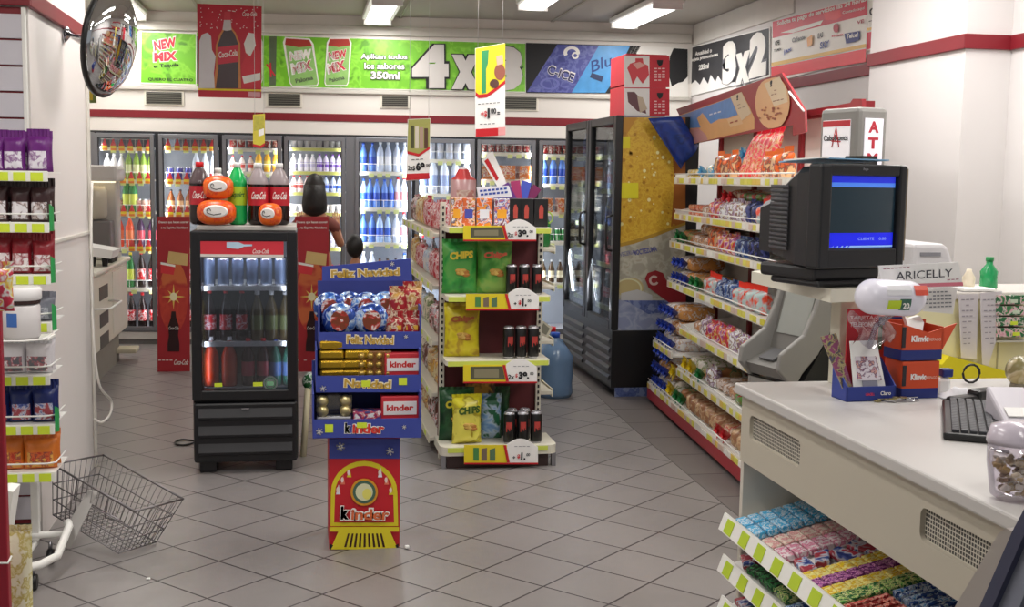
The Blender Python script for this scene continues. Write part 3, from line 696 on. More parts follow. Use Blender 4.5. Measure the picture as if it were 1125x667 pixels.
# ================================================================ small drinks fridge
t = thing('drinks_fridge', 'small black glass door drinks fridge standing on the tiles, red header', 'fridge', (-.302, 6.277, 0)); F1 = t
W = .275; BK = mat('17171a', .38, vary=.03); BK2 = mat('202024', .5)
b = MB(); b.b2((-W, .04, .06), (W, .58, .44), BK, bev=.01)
b.b2((-W, .05, .44), (-W+.03, .58, 1.295), BK); b.b2((W-.03, .05, .44), (W, .58, 1.295), BK); b.b2((-W, .05, 1.26), (W, .58, 1.3), BK, bev=.01); b.b2((-W, .54, .44), (W, .58, 1.295), BK)
b.build('body', t)
b = MB(); b.b2((-W+.03, .53, .45), (W-.03, .54, 1.26), mat('5a6068', .6)); b.b2((-W+.03, .06, .44), (W-.03, .53, .455), mat('8a8d92', .5)); b.build('lining', t)
b = MB(); f = .055
b.b2((-W, -.01, .40), (-W+f, .045, 1.30), BK, bev=.008); b.b2((W-f, -.01, .40), (W, .045, 1.30), BK, bev=.008)
b.b2((-W+f-.01, -.01, 1.245), (W-f+.01, .045, 1.30), BK, bev=.008); b.b2((-W+f-.01, -.01, .40), (W-f+.01, .045, .455), BK, bev=.008)
d = b.build('door', t)
b = MB(); b.b2((-W+f, .012, .455), (W-f, .018, 1.165), glass('c8ccd4', .09, .04)); b.build('glass_pane', d)
sh = Sheet((-.302, 6.277-.006, 0), (0, -1, 0), .02)
sh.back([(217, 262), (311.5, 264), (311.5, 283), (217, 282)], mat('cf3340', .4, emit=.08)); sh.poly([(217, 279), (311.5, 280), (311.5, 283), (217, 282)], mat('e0d8d0', .5))
sh.poly([(249, 266), (262, 266), (268, 268.5), (277, 268.5), (277, 270.5), (268, 271), (262, 273.5), (249, 272.5)], mat('bcd8ec', .4)); sh.text('Coca-Cola', (277, 278.5), (295, 278.5), 5, NMW, .01, .3)
sh.build('header_sign', t)
sh = Sheet((-.302, 6.277+.012-.0, 0), (0, -1, 0), .001); sh.back([(297+8*math.cos(a*PI/8), 421+8*math.sin(a*PI/8)) for a in range(16)], NMW); sh.ring((297, 421), 5.5, 6.2, mat('3a8a5a', .5), 16); sh.poly([(293, 419), (301, 419), (301, 424), (293, 424)], mat('7ab08a', .5)); sh.build('round_sticker', t)
b = MB(); b.b2((-.16, .0, .472), (-.12, .01, .49), TAGY); b.build('price_tag', t)
b = MB(); b.b2((.04, .0, .472), (.09, .01, .492), TAGY); b.build('price_tag', t)
b = MB()
for i in range(3):
    z = .33-i*.095
    b.prism([(-W+.03, .02, z-.05), (-W+.03, -.012, z-.035), (-W+.03, -.02, z-.02), (-W+.03, .0, z+.025), (-W+.03, .02, z+.03)], (2*W-.06, 0, 0), BK2)
b.b2((-W+.005, .0, .06), (W-.005, .05, .385), BK, bev=.012); b.build('louvre_grille', t)
b = MB(); b.b2((-.02, -.016, .352), (.02, -.008, .358), CHROME); b.build('logo_badge', t)
for x in (-.2, .2):
    for y in (.07, .5): b = MB(); b.b2((x-.045, y-.035, 0), (x+.045, y+.035, .062), BK, bev=.008); b.build('foot', t)
for z in (.70, 1.0):
    b = MB(); b.b2((-W+.035, .08, z-.006), (W-.035, .52, z), WIRE); b.b2((-W+.035, .072, z-.022), (W-.035, .08, z+.004), WIRE); b.build('shelf', t)
area((-.302, 6.36, 1.235), (-.302, 6.6, .5), .4, .04, 4, (.92, .95, 1), 'fridge_lamp_and_fill')
area((-.302-.205, 6.345, .85), (-.302, 6.8, .85), .02, .75, .8, (.92, .95, 1), 'fridge_lamp_and_fill')  # added fill strip at the left, brightens the lower shelves, no fitting modelled
area((-.302+.205, 6.345, .85), (-.302, 6.8, .85), .02, .75, .8, (.92, .95, 1), 'fridge_lamp_and_fill')  # matching added fill strip at the right
# contents
x0 = -.302
cncan = one(lambda b: b.lathe([(.026, 0, SILVER), (.031, .01, M_('6a7a96')), (.031, .14, SILVER), (.026, .15, SILVER)], seg=12), 'tall_can', 'can')
for i in range(6): cncan.place((x0-.19+.075*i, 6.40, 1.001), 0, 'grey blue tall can on the top shelf of the small black fridge', None, 'tall cans inside the small fridge')
for i in range(3): bottle = cola.place((x0-.19+.085*i, 6.42, .701), rnd()*6, 'dark cola bottle on the middle shelf of the small black fridge', None, 'cola bottles in the small fridge', scale=.82)
brw = bottle_kind('tea_bottle', M_('5a4a28'), cap['f4f4f4'], M_('7a8050'), .27, .036)
for i in range(3): brw.place((x0+.07+.075*i-.01, 6.42, .701), 0, 'brown tea bottle on the middle shelf of the small black fridge', None, 'tea bottles in the small fridge')
of = bottle_kind('soda_bottle', M_('d8401c'), cap['f4f4f4'], M_('e04a22'), .27, .042)
for i in range(2): of.place((x0-.185+.095*i, 6.40, .456), 0, 'orange soda bottle at the bottom left inside the small black fridge', None, 'orange bottles in the small fridge')
rl = bottle_kind('soda_bottle', M_('3a1216'), cap['d81f2a'], M_('c8465a'), .26, .036)
for i in range(2): rl.place((x0+.01+.08*i, 6.40, .456), 0, 'dark soda bottle with a red label, bottom shelf of the small black fridge', None, 'red label bottles in the small fridge')
gl = bottle_kind('soda_bottle', M_('2f6a58'), cap['2350b8'], M_('5a7ab0'), .25, .034)
for i in range(2): gl.place((x0+.155+.07*i, 6.40, .456), 0, 'green soda bottle beside the sticker inside the small black fridge', None, 'green bottles in the small fridge')
# items on top
b = MB(); b.b2((-.245, .05, 1.3), (.27, .5, 1.325), mat('c8c4be', .5), bev=.004); o = b.build('display_tray', None, (-.302, 6.277, .001)); tag(o, 'flat pale tray on top of the small black drinks fridge', 'tray')
ZF = 1.327
def big_bottle(name, liq, capm, labm, h, r, wording=None, topclear=None, wcol=None):
    def mk():
        e = thing(name, '', 'bottle')
        tm = topclear or liq
        b = MB(); b.lathe([(r*.7, 0, liq), (r*.95, .012, liq), (r, h*.1, liq), (r*.96, h*.3, liq), (r*.96, h*.62, liq), (r, h*.66, tm), (r*.94, h*.72, tm), (r*.6, h*.85, tm), (r*.3, h*.93, tm), (r*.28, h*.95, tm)], seg=20); b.build('bottle_body', e)
        b = MB(); b.lathe([(r*.38, h*.925, capm), (r*.38, h*.995, capm), (r*.34, h*1.005, capm)], seg=16); b.build('cap', e)
        b = MB(); b.lathe([(r*.985, h*.32, labm), (r*1.0, h*.47, labm), (r*.985, h*.62, labm)], seg=20, close=False)
        L = b.build('wrap_label', e)
        if wording:
            bb = MB(); bb.text(wording, (-r*.7, -r*1.0, h*.42), (1, 0, 0), (0, 0, 1), r*1.4, h*.12, wcol or NMW, .02, .25, .004)
            # wrap the lettering round the bottle
            bb.v = [(r*1.015*math.sin(v[0]/r), -r*1.015*math.cos(v[0]/r), v[2]) for v in bb.v]; bb.build('lettering', L)
        return e
    return Kind(mk)
COLA = mat('1c0c0c', .12); CLR = glass('cfc8c8', .12, .05, 'clear_plastic')
cb = big_bottle('cola_bottle', COLA, cap['d81f2a'], mat('b8202e', .35), .33, .056, 'Coca-Cola', mat('55474a', .15))
cbw = big_bottle('cola_bottle', COLA, cap['f4f4f4'], mat('b8202e', .35), .33, .056, 'Coca-Cola', mat('9a8e90', .15))
gb = big_bottle('soda_bottle', mat('1fae58', .12), cap['f4f4f4'], mat('a8cc28', .4), .33, .054, 'Squirt', None, mat('2a6a2a', .5))
wb = big_bottle('soda_bottle', mat('d8d4d0', .15), cap['f4f4f4'], mat('e0ddd8', .4), .30, .05)
def ontop(px, Y): return (onY(px, 240, Y).x, Y, ZF)
cb.place(ontop(220, 6.44), 0, 'large cola bottle with a red cap, leftmost on top of the small fridge')
wb.place(ontop(240, 6.52), 0, 'large clear bottle with a white cap behind the orange packs on the small fridge')
gb.place(ontop(261, 6.44), 0, 'large green soda bottle with a lime label on top of the small fridge')
cbw.place(ontop(284, 6.42), 0, 'large cola bottle with a white cap right beside the green bottle')
cbw.place(ontop(307, 6.44), 0, 'large cola bottle with a white cap, rightmost on the small fridge')
ORP = pack(['e0501c', 'f07a20', 'd83a2a', 'ee6a1c'], 22); FACE = mat('ece8e4', .4)
def opack(w, h, d):
    def mk():
        e = thing('round_snack_pack', '', 'snack pack')
        def warp(v): return Vector((math.copysign(abs(v.x)**.8, v.x), math.copysign(abs(v.y)**.8, v.y), math.copysign(abs(v.z)**.7, v.z)))
        b = MB(); b.ball((0, 0, h/2), (w/2, d/2, h/2), ORP, 20, 12, warp); b.build('wrapper', e)
        b = MB(); n = 20
        b.add([(.62*w/2*math.cos(2*PI*i/n), -d/2*.93, h*.55+.42*h/2*1.2*math.sin(2*PI*i/n)) for i in range(n)]+[(.60*w/2*math.cos(2*PI*i/n)*.9, -d/2*1.04, h*.55+.42*h/2*1.1*math.sin(2*PI*i/n)*.9) for i in range(n)], [tuple(n+i for i in range(n))]+[(i, (i+1) % n, n+(i+1) % n, n+i) for i in range(n)], FACE)
        f_ = b.build('printed_panel', e)
        b = MB()
        b.tube([(-.17*w+.05*w*math.cos(a), -d/2*1.06, h*.56+.1*h*math.sin(a)) for a in [i*.6 for i in range(9)]], .002, INK, 5)
        b.tube([(-.2*w, -d/2*1.06, h*.48), (-.05*w, -d/2*1.07, h*.42), (.14*w, -d/2*1.06, h*.47)], .0022, INK, 5); b.build('printed_marks', f_)
        return e
    return Kind(mk)
o1 = opack(.16, .125, .10); o2 = opack(.205, .135, .12); o3 = opack(.125, .12, .09)
p = onY(238, 251, 6.345); o2.place((p.x, 6.35, ZF), 0, 'lower wide orange snack pack at the front left edge of the fridge top')
p = onY(240, 226, 6.37); o1.place((p.x, 6.37, ZF+.136), 0, 'round orange snack pack balanced on the wide orange one')
p = onY(297, 247, 6.33); o3.place((p.x, 6.325, ZF), -.3, 'small orange and navy snack pack in front of the cola bottles')
# power cord loop on the floor
b = MB(); q = [onZ(214, 486, .01), onZ(203, 489, .008), onZ(194, 488, .008), onZ(193, 485, .008), onZ(200, 483, .008), onZ(211, 484, .009), onZ(219, 486, .012)]
b.tube(spl(q), .006, BLACK); tag(b.build('power_cord'), 'black power cord loop on the tiles left of the small fridge', 'cord')
# ---------------------------------------------------------------- red cardboard standees either side
def standee(px, lab, Yd):
    x0, x1 = px; s = Sheet((0, Yd, 0), (0, -1, 0), .012)
    top, bot = 238, 408.5
    W_ = x1-x0
    s.back([(x0, top), (x1, top), (x1, bot), (x0, bot)], mat('a8222c', .45))
    s.text('Deseos que hacen sonreir', (x0+1.5, 246), (x1-1, 246), 3.2, NMW, .02); s.text('a tu Espiritu Navideno', (x0+4, 252), (x1-2, 252), 3.2, NMW, .02)
    c = (x0+W_*.5, 326); GLO = pack(['b8302c', 'c84432', 'b8302c', 'd06a3a'], 5, .5, bump=0)
    s.disc((c[0], c[1]), W_*.45, 40, GLO)
    # plain gift box and scroll shapes where the figures are printed
    s.poly([(x0+W_*.35, 276), (x0+W_*.95, 279), (x0+W_*.92, 292), (x0+W_*.3, 289)], mat('d8b878', .5)); s.poly([(x0+W_*.1, 290), (x0+W_*.55, 293), (x0+W_*.5, 302), (x0+W_*.1, 300)], mat('d8303a', .5))
    s.poly([(x0+W_*.1, 288), (x0+W_*.55, 291), (x0+W_*.55, 293.5), (x0+W_*.1, 290.5)], NMW)
    star = []
    for i in range(16):
        r = (13 if i % 4 == 0 else 9 if i % 2 == 0 else 3.2); star.append((c[0]+r*math.sin(i*PI/8), c[1]-r*1.1*math.cos(i*PI/8)))
    s.poly(star, mat('e8c860', .5)); s.disc(c, 4, 4.5, mat('f6ecc0', .5))
    s.poly([(c[0]-2.2, 342), (c[0]+2.2, 342), (c[0]+3, 349), (c[0]+6, 358), (c[0]+5, 368), (c[0]+6.5, 378), (c[0]+6.5, 386), (c[0]-6.5, 386), (c[0]-6.5, 378), (c[0]-5, 368), (c[0]-6, 358), (c[0]-3, 349)], mat('2c0c10', .3))
    s.text('Coca-Cola', (c[0]-5.5, 362), (c[0]+5.5, 362), 3.4, NMW, .01, .2)
    s.lines([(x0+1, 396, x0+W_*.5, 396)], NMW); s.text('Coca-Cola', (x0+W_*.5, 400.5), (x1-2, 400.5), 5.5, NMW, .01, .25)
    o = s.build('promotional_standee'); tag(o, lab, 'standee'); return o
standee((173, 208.5), 'red cardboard standee with star and bottle left of the small fridge', 9.64)
standee((324, 361), 'red cardboard standee with star and bottle right of the small fridge', 9.48)
b = MB()
for i, (x, h_, m_) in enumerate([(327, .34, 'e8e0d8'), (333, .3, '3a8a4a'), (330, .4, 'c8b070')]):
    p = onY(x, 440, 6.75); b.tube([(p.x, 6.75+i*.03, .0), (p.x+.02, 6.77+i*.03, h_)], .012, mat(m_, .5))
# ---------------------------------------------------------------- white merchandise rolls right of the fridge: narrow price board
t = thing('leaning_poster', 'rolled white and green poster leaning behind the small fridge', 'poster', (onZ(333, 478).x, 6.62, 0))
bb = MB(); bb.tube([(0, 0, .0), (.03, .03, .42)], .018, mat('d8cfae', .6), 10); bb.build('roll', t)
bb = MB(); bb.ball((.035, .03, .43), (.04, .03, .05), pack(['f0f0f0', '3a9a4a', 'f0f0f0', '2a6a3a'], 30), 12, 8); bb.build('roll_top', t)
# ================================================================ tray display of chocolates
KD = 4.92
t = thing('chocolate_display', 'blue cardboard chocolate display tower with red train printed column', 'display stand', (.268, KD, 0)); KT = t
def KX(px, y, Y): return onY(px, y, Y)
BLU = mat('3c4aa0', .5, vary=.04); BLUD = mat('323c86', .5)
xl, xr = onY(361.5, 540, KD).x-.268, onY(439.5, 540, KD).x-.268
b = MB(); b.b2((xl, .003, 0), (xr, .3, .485), mat('b8242c', .5), bev=.003); b.build('column', t)
s = Sheet((0, KD, 0), (0, -1, 0), .003)
KR = mat('c4202c', .45); KY = mat('e0d028', .45)
s.back([(361.5, 482), (439.5, 482), (438, 603), (361.5, 603)], KR); s.poly([(361.5, 482), (439.5, 482), (439, 504), (361.5, 504)], BLU)
def arch(cx, cy, r, n=14): return [(cx+r*math.cos(PI+PI*i/n), cy+r*.95*math.sin(PI+PI*i/n)) for i in range(n+1)]
s.poly([(363, 578)]+arch(400, 541, 36.5)+[(437.5, 578)], KY); s.poly([(367, 574)]+arch(400, 542, 32)+[(433, 574)], KR)
for i, (x, y) in enumerate([(371, 538), (376, 527), (383, 519), (417, 519), (424, 527), (429, 538)]):
    s.poly([(x-2, y+5), (x+1, y-6), (x+3, y+5)], [mat('e8e4f0', .5), mat('e87a60', .5), KY][i % 3]); s.disc((x, y), 1.6, 3, mat('f0d8d0', .5))
s.disc((400, 540), 15, 15, mat('d8962a', .45)); s.disc((400, 540), 12.6, 12.6, mat('4a6a58', .45)); s.disc((400, 540), 9.5, 9.5, mat('dfe0b8', .45)); s.disc((403, 542), 5, 6, mat('e8e070', .45))
s.text('k', (373, 571), (384.5, 571), 16.5, NMW, .1); s.k -= 1; s.text('k', (374, 570), (383, 570), 14.5, INK, .06)
s.text('inder', (384.5, 571), (428, 571.5), 14.5, NMW, .11); s.text('inder', (385.5, 570.2), (427, 570.6), 12, mat('d86a3c', .5), .03)
s.poly([(362, 578), (438, 578), (438, 583), (362, 583)], KY); s.poly([(372, 582), (428, 582), (437, 602.5), (363, 602.5)], KY)
for i in range(9):
    x = 382+i*4.4; k_ = s.k; s.poly([(x+(i-4)*.0, 585), (x+2, 585), (x+2+(i-4)*.9, 600), (x-.5+(i-4)*.9, 600)], mat('3a1a10', .5)); s.k = k_
s.poly([(362, 596), (366, 598), (363, 603), (362, 603)], INK); s.poly([(437.5, 596), (434, 598), (436, 603), (437.5, 603)], INK)
def flake(s, x, y, r, m_=NMW):
    for i in range(3):
        a = PI*i/3+.3; k_ = s.k; dx, dy = r*math.cos(a), r*math.sin(a); nx, ny = -dy*.13, dx*.13
        s.poly([(x-dx+nx, y-dy+ny), (x+dx+nx, y+dy+ny), (x+dx-nx, y+dy-ny), (x-dx-nx, y-dy-ny)], m_); s.k = k_
    for i in range(6):
        a = PI*i/3+.3; k_ = s.k; s.disc((x+r*.8*math.cos(a), y+r*.8*math.sin(a)), r*.24, r*.24, m_, 6); s.k = k_
    s.k += 1
flake(s, 374, 490, 5); flake(s, 428, 495, 4.5); s.build('printed_front', t)
# three trays, front lips and back board
def tray(z, zl, Yf, Yb, x0, x1, name='tray'):
    b = MB(); a, c = x0-.268, x1-.268; f0, f1 = Yf-KD, Yb-KD
    b.b2((a, f0+.012, z), (c, f1, z+.006), BLUD); b.b2((a, f0+.006, z), (c, f0+.012, zl), BLU)
    b.b2((a, f0+.01, z), (a+.006, f1, zl+.11), BLU); b.b2((c-.006, f0+.01, z), (c, f1, zl+.11), BLU); b.b2((a, f1-.006, z), (c, f1, zl+.2), BLUD)
    return b.build(name, t)
Y3, Y2, Y1 = 4.83, 4.90, 4.97
z3a, z3b = onY(400, 481, Y3).z, onY(400, 461, Y3).z; z2a, z2b = onY(400, 431, Y2).z, onY(400, 413, Y2).z; z1a, z1b = onY(400, 383, Y1).z, onY(400, 365, Y1).z
X3 = (onY(343.5, 470, Y3).x, onY(463, 470, Y3).x); X2 = (onY(347, 420, Y2).x, onY(462.5, 420, Y2).x); X1 = (onY(350, 375, Y1).x, onY(463, 375, Y1).x)
tray(z3a, z3b, Y3, 5.17, *X3); tray(z2a, z2b, Y2, 5.19, *X2); tray(z1a, z1b, Y1, 5.21, *X1)
gold = mat('c8a040', .45)
def lip(Yf, pts, texts, name='printed_lip'):
    s = Sheet((0, Yf+.003, 0), (0, -1, 0), .002); s.back(pts, BLU); texts(s); s.build(name, t)
def L3(s):
    s.text('k', (378, 476.5), (386, 476.5), 12.5, NMW, .1); s.k -= 1; s.text('k', (378.8, 476), (385.2, 476), 11.5, INK, .06)
    s.text('inder', (386.5, 476.5), (422.5, 477), 12, NMW, .1); s.text('inder', (387, 476), (422, 476.3), 10.5, mat('d83a30', .5), .04)
    s.poly([(357, 466), (366, 466), (366, 475), (357, 475)], TAGY); s.poly([(392, 464), (403, 464), (403, 470), (392, 470)], TAGY); flake(s, 351, 474, 4); flake(s, 444, 469, 2.4)
def L2(s):
    s.text('Navidad', (377, 426), (430, 428), 11, mat('f0e4c0', .5), .09); s.text('Navidad', (378, 425.5), (429, 427.5), 9, gold, .03); s.poly([(397, 418), (407, 418), (407, 425), (397, 425)], TAGY); s.poly([(438, 415), (447, 415), (447, 423), (438, 423)], TAGY); flake(s, 355, 427, 3.6)
def L1(s):
    s.text('Feliz Navidad', (380, 378), (433, 379), 11, mat('f0e4c0', .5), .09); s.text('Feliz Navidad', (381, 377.5), (432, 378.5), 9, gold, .03); flake(s, 359, 378, 4.2); flake(s, 446, 370, 2.4)
lip(Y3, [(343.5, 461), (463, 461), (463, 481), (343.5, 481)], L3); lip(Y2, [(347, 413), (462.5, 413), (462.5, 431), (347, 431)], L2); lip(Y1, [(350, 365), (463, 365), (463, 383), (350, 383)], L1)
s = Sheet((0, 5.205, 0), (0, -1, 0), .008); s.back([(354, 293), (451, 284), (458, 372), (353, 372)], BLU)
s.text('Feliz Navidad', (363, 306), (440, 303), 10, mat('f0e4c0', .5), .1); s.text('Feliz Navidad', (364, 305.6), (439, 302.6), 8.5, gold, .03); flake(s, 431, 290, 2.6); flake(s, 449, 312, 2.6); s.build('header_board', t)
# chocolates
def foil(cols): 
    def mk():
        e = thing('chocolate_pack', '', 'chocolate pack')
        b = MB(); b.ball((0, 0, .055), (.062, .03, .058), pack(cols, 26, .2, metal=.3), 16, 10); b.build('foil_wrapper', e)
        b = MB(); b.prism([(.032*math.cos(2*PI*i/14), -.0285, .055+.036*math.sin(2*PI*i/14)) for i in range(14)], (0, -.004, 0), pack(['7a3a22', 'e8e0dc', 'b8302c', '7a3a22'], 30, .4)); b.build('round_label', e)
        return e
    return Kind(mk)
bf = foil(['2f5fb8', '6a9ae0', 'cfe0f4', '2a4a9a'])
fy = 5.03
for i, (px, py, lab) in enumerate([(373, 365, 'front left blue foil chocolate pack on the top tray of the display'), (408, 364, 'front middle blue foil chocolate pack on the top tray of the display')]):
    bf.place((onY(px, py, fy).x, fy, z1a+.05), 0, lab, scale=1.25)
for i, (px, lab) in enumerate([(362, 'leftmost'), (384, 'centre left'), (402, 'centre right'), (424, 'rightmost')]):
    bf.place((onY(px, 340, 5.12).x, 5.11+(i % 2)*.03, z1a+.10), 0, lab+' blue foil chocolate pack in the raised back row of the display', scale=1.15)
rb = one(lambda b: (bag_fn(b, .085, .12, .05, pack(['a8242c', '8a2a20', 'e8d8c0', 'a8242c'], 30), fold=1.5), b.box((0, -.022, .075), (.05, .004, .02), mat('e0b040', .5))), 'gift_bag', 'gift bag')
gbg = one(lambda b: bag_fn(b, .085, .12, .055, pack(['c89a48', 'b88a50', 'e8d0a8', 'a8242c'], 26), fold=1.5), 'gift_bag', 'gift bag')
for px, z_, k_, lab in ((434, .0, rb, 'small dark red gift bag at the front right of the top tray'), (452, .0, rb, 'small dark red gift bag in the right corner of the top tray'), (438, .10, gbg, 'golden gift bag behind the red ones on the display'), (453, .12, gbg, 'golden gift bag in the upper right corner of the display')):
    yy = 5.02 if z_ == 0 else 5.1; k_.place((onY(px, 370, yy).x, yy, z1a+.010+z_*1.0), 0, lab)
gbar = one(lambda b: b.box((0, 0, .016), (.085, .05, .032), mat('c8a030', .25, .8), bev=.008), 'gold_chocolate_box', 'chocolate box')
k = 0
for px, zz in ((361, 0), (361, .034), (361, .068), (361, .102), (387, 0), (387, .034), (389, .068)):
    gbar.place((onY(px, 410, 5.0).x+.012, 5.0, z2a+.045+zz*1.25), (rnd()-.5)*.25, 'gold foil chocolate box piled at the left of the middle tray', None, 'gold boxes on the middle tray', scale=1.25)
def balls(b, nx=4, ny=3, w=.11, h=.085):
    b.box((0, .012, h/2), (w, .03, h), mat('8a5a2a', .4), bev=.004)
    for i in range(nx):
        for j in range(ny): b.ball((-w/2+w*(i+.5)/nx, -.008, h*(j+.5)/ny), w/nx*.42, mat('c8a85a', .3, .7), 10, 6)
fb = one(lambda b: balls(b), 'praline_box', 'chocolate box'); fb.place((onY(411, 410, 5.0).x, 4.98, z2a+.05), 0, 'tray of gold wrapped pralines in the centre of the middle tray', scale=1.35)
fb.place((onY(409, 400, 5.07).x, 5.08, z2a+.05), 0, 'tray of gold wrapped pralines hidden behind the centre one', scale=1.4)
rw = one(lambda b: (b.box((0, 0, .045), (.125, .07, .09), mat('c8303a', .4), bev=.004), b.box((0, -.036, .05), (.11, .002, .045), mat('f0e8e8', .4)), b.text('kinder', (-.045, -.0375, .04), (1, 0, 0), (0, 0, 1), .09, .022, mat('d03030', .5), .04)), 'chocolate_carton', 'chocolate box')
rw.place((onY(442, 410, 4.98).x, 5.0, z2a+.045), 0, 'red and white chocolate carton at the right of the middle tray', scale=1.25)
fb2 = one(lambda b: (b.box((0, .01, .05), (.115, .03, .10), glass('e8e0d0', .15), bev=.003), [b.ball((-.036+.072*(i % 2), -.012, .05+.032*(i//2)), .019, mat('d8c890', .3, .6), 12, 8) for i in range(4)], b.box((0, -.01, .018), (.11, .03, .03), SILVER, bev=.005)), 'egg_pack', 'chocolate pack')
fb2.place((onY(367, 455, 4.93).x, 4.95, z3a+.03), 0, 'clear pack of gold eggs at the left of the lowest tray', scale=1.35)
ws = one(lambda b: b.box((0, 0, .02), (.12, .08, .04), pack(['f0f0f4', 'f0f0f4', 'c83040', '4a4a8a'], 30), bev=.004), 'chocolate_carton', 'chocolate box')
ws.place((onY(403, 455, 4.95).x, 4.95, z3a+.055), 0, 'flat white chocolate carton in the centre of the lowest tray')
rw.place((onY(439, 455, 4.93).x, 4.95, z3a+.045), 0, 'red and white chocolate carton at the right of the lowest tray', scale=1.28)
tag(MB().box((0, 0, .008), (.02, .014, .016), PAPER, bev=.005).build('paper_scrap', None, onZ(447, 603, 0)), 'tiny crumpled white paper scrap on the tiles by the red display column', 'scrap')
tag(MB().box((0, 0, .004), (.016, .012, .008), PAPER, bev=.003).build('paper_scrap', None, onZ(163, 637, 0)), 'tiny white paper scrap on the tiles in front of the wire basket', 'scrap')
# ================================================================ tall double fridge with beer artwork side
TY0, TY1, TX0, TX1 = 8.20, 9.84, 2.235, 2.86
t = thing('double_door_fridge', 'tall black double door drinks fridge with golden beer artwork on its side', 'fridge', (TX0, TY0, 0))
w, d = TX1-TX0, TY1-TY0
b = MB(); b.b2((.0, 0.005, .07), (w, d, .5), BK, bev=.006); b.b2((.04, 0.02, .5), (w, .05, 2.05), BK); b.b2((.04, d-.03, .5), (w, d, 2.05), BK); b.b2((.04, .02, 1.98), (w, d, 2.06), BK, bev=.01); b.b2((w-.04, .02, .5), (w, d, 2.06), BK)
b.b2((.08, .05, 0), (w-.03, d-.05, .07), BLACK); b.b2((.05, d/2-.02, .5), (.12, d/2+.02, 2.0), BK); b.build('body', t)
b = MB(); b.b2((w-.05, .05, .5), (w-.041, d-.03, 1.98), mat('8d9298', .6)); b.build('lining', t)
for k, (a, c) in enumerate(((0.0, d/2-.006), (d/2+.006, d))):
    b = MB(); f = .075; z0, z1 = .50, 2.06
    b.b2((-.01, a, z0), (.045, a+f, z1), BK, bev=.008); b.b2((-.01, c-f, z0), (.045, c, z1), BK, bev=.008); b.b2((-.01, a+f, z1-.06), (.045, c-f, z1), BK, bev=.006); b.b2((-.01, a+f, z0), (.045, c-f, z0+.06), BK, bev=.006)
    dd = b.build('door', t)
    b = MB(); b.b2((.012, a+f, z0+.06), (.018, c-f, z1-.06), glass('dfe3e6', .1, .03)); b.build('glass_pane', dd)
    y = a+.035; b = MB(); b.tube([(-.01, y, 1.08), (-.05, y, 1.09), (-.055, y, 1.15), (-.055, y, 1.27), (-.05, y, 1.33), (-.01, y, 1.34)], .011, BLACK, 8); b.build('handle', dd)
    b = MB(); b.b2((.01, a+.01, .08), (.035, c-.01, .49), BK)
    for i in range(5): b.prism([(.012, a+.05, .13+i*.068), (-.014, a+.05, .12+i*.068), (-.014, a+.05, .14+i*.068), (.012, a+.05, .18+i*.068)], (0, c-a-.1, 0), mat('3c3c40', .45))
    b.build('louvre_grille', t)
for z in (.62, .95, 1.24, 1.52, 1.78):
    b = MB(); b.b2((.08, .06, z-.01), (w-.05, d-.05, z), WIRE); sh = b.build('shelf', t)
    b = MB(); b.b2((.073, .08, z-.03), (.079, d-.08, z+.006), mat('dde3a0', .5)); b.build('price_strip', sh)
for y in (TY0+.12, TY0+.75, TY1-.12): area((TX0+.06, y, 1.28), (TX0+.6, y+(.1 if y < 9 else -.1), 1.2), .03, 1.3, 4.5, (.9, .95, 1), 'fridge_lamp_and_fill')
SK = [(waterb, 'blue'), (waterc, 'clear'), (waterr, 'pink labelled'), (cola, 'dark cola'), (clearb, 'clear glass')]
for j, z in enumerate((.62, .95, 1.24, 1.52, 1.78)):
    for i in range(16):
        y = TY0+.16+i*.088
        if abs(y-(TY0+d/2)) < .05: continue
        kd, nm = SK[(j*2+(i//8)+1) % 5] if z != .62 else SK[3]
        side = 'near' if y < TY0+d/2 else 'far'
        kd.place((TX0+.135, y, z+.001), rnd(), f'{nm} bottle on the {ORD[4-j]} shelf behind the {side} tall black fridge door', None, f'{nm} bottles, {ORD[4-j]} shelf, {side} tall fridge door', scale=.8)
s = Sheet((0, TY0+.018, 0), (0, -1, 0), .004)
AMB = pack(['c0922a', 'c89c30', 'd0a834', 'd4b03c', 'c89c30'], 22, .35, bump=.6)
s.back([(682, 128), (753, 128), (753, 436), (675, 438)], mat('8e8f9c', .5))
s.poly([(682, 129), (753, 129), (753, 246), (720, 258), (695, 266), (678, 270)], AMB)
s.poly([(736, 129), (753, 129), (753, 246), (737, 249), (741, 200)], mat('9a5a1c', .5)); s.poly([(678, 129), (700, 129), (686, 152), (682, 158)], mat('b88428', .5))
s.poly([(678, 268), (695, 264), (720, 256), (753, 244), (753, 247), (720, 260), (696, 268), (678, 272)], mat('a8842c', .5))
s.poly([(678, 272), (696, 268), (720, 260), (753, 247), (753, 330), (677, 330)], pack(['a09a8a', 'b4b0a2', 'aaa898', '9a9688'], 12, .4, bump=0))
s.text('CERVECERIA', (674, 284), (697, 279), 5, mat('6a6a90', .5), .02); s.text('MOCTEZUMA', (696, 281), (722, 276), 6, mat('56568c', .5), .04)
bub = mat('e6dfa0', .3); random.seed(11)
for i in range(60):
    x = 680+rnd()*60; y = 140+rnd()*108; r = .5+rnd()*1.6; k_ = s.k; s.disc((x, y), r, r*1.1, bub if i % 2 else mat('a87a20', .4), 8); s.k = k_ 
s.k += 1; s.poly([(682, 150), (692, 150), (692, 163), (682, 163)], mat('d8cc20', .5)); s.poly([(682, 201), (701, 201), (701, 218), (682, 218)], mat('d8d020', .5))
s.disc((692, 316), 15, 11, mat('b0a070', .4)); s.ring((690, 317), 13, 15, mat('c8c8a0', .4), 18, 3.6, 6.6, .75)
s.poly([(682, 322), (700, 318), (716, 324), (718, 345), (700, 356), (682, 350)], mat('b4b4b4', .4))
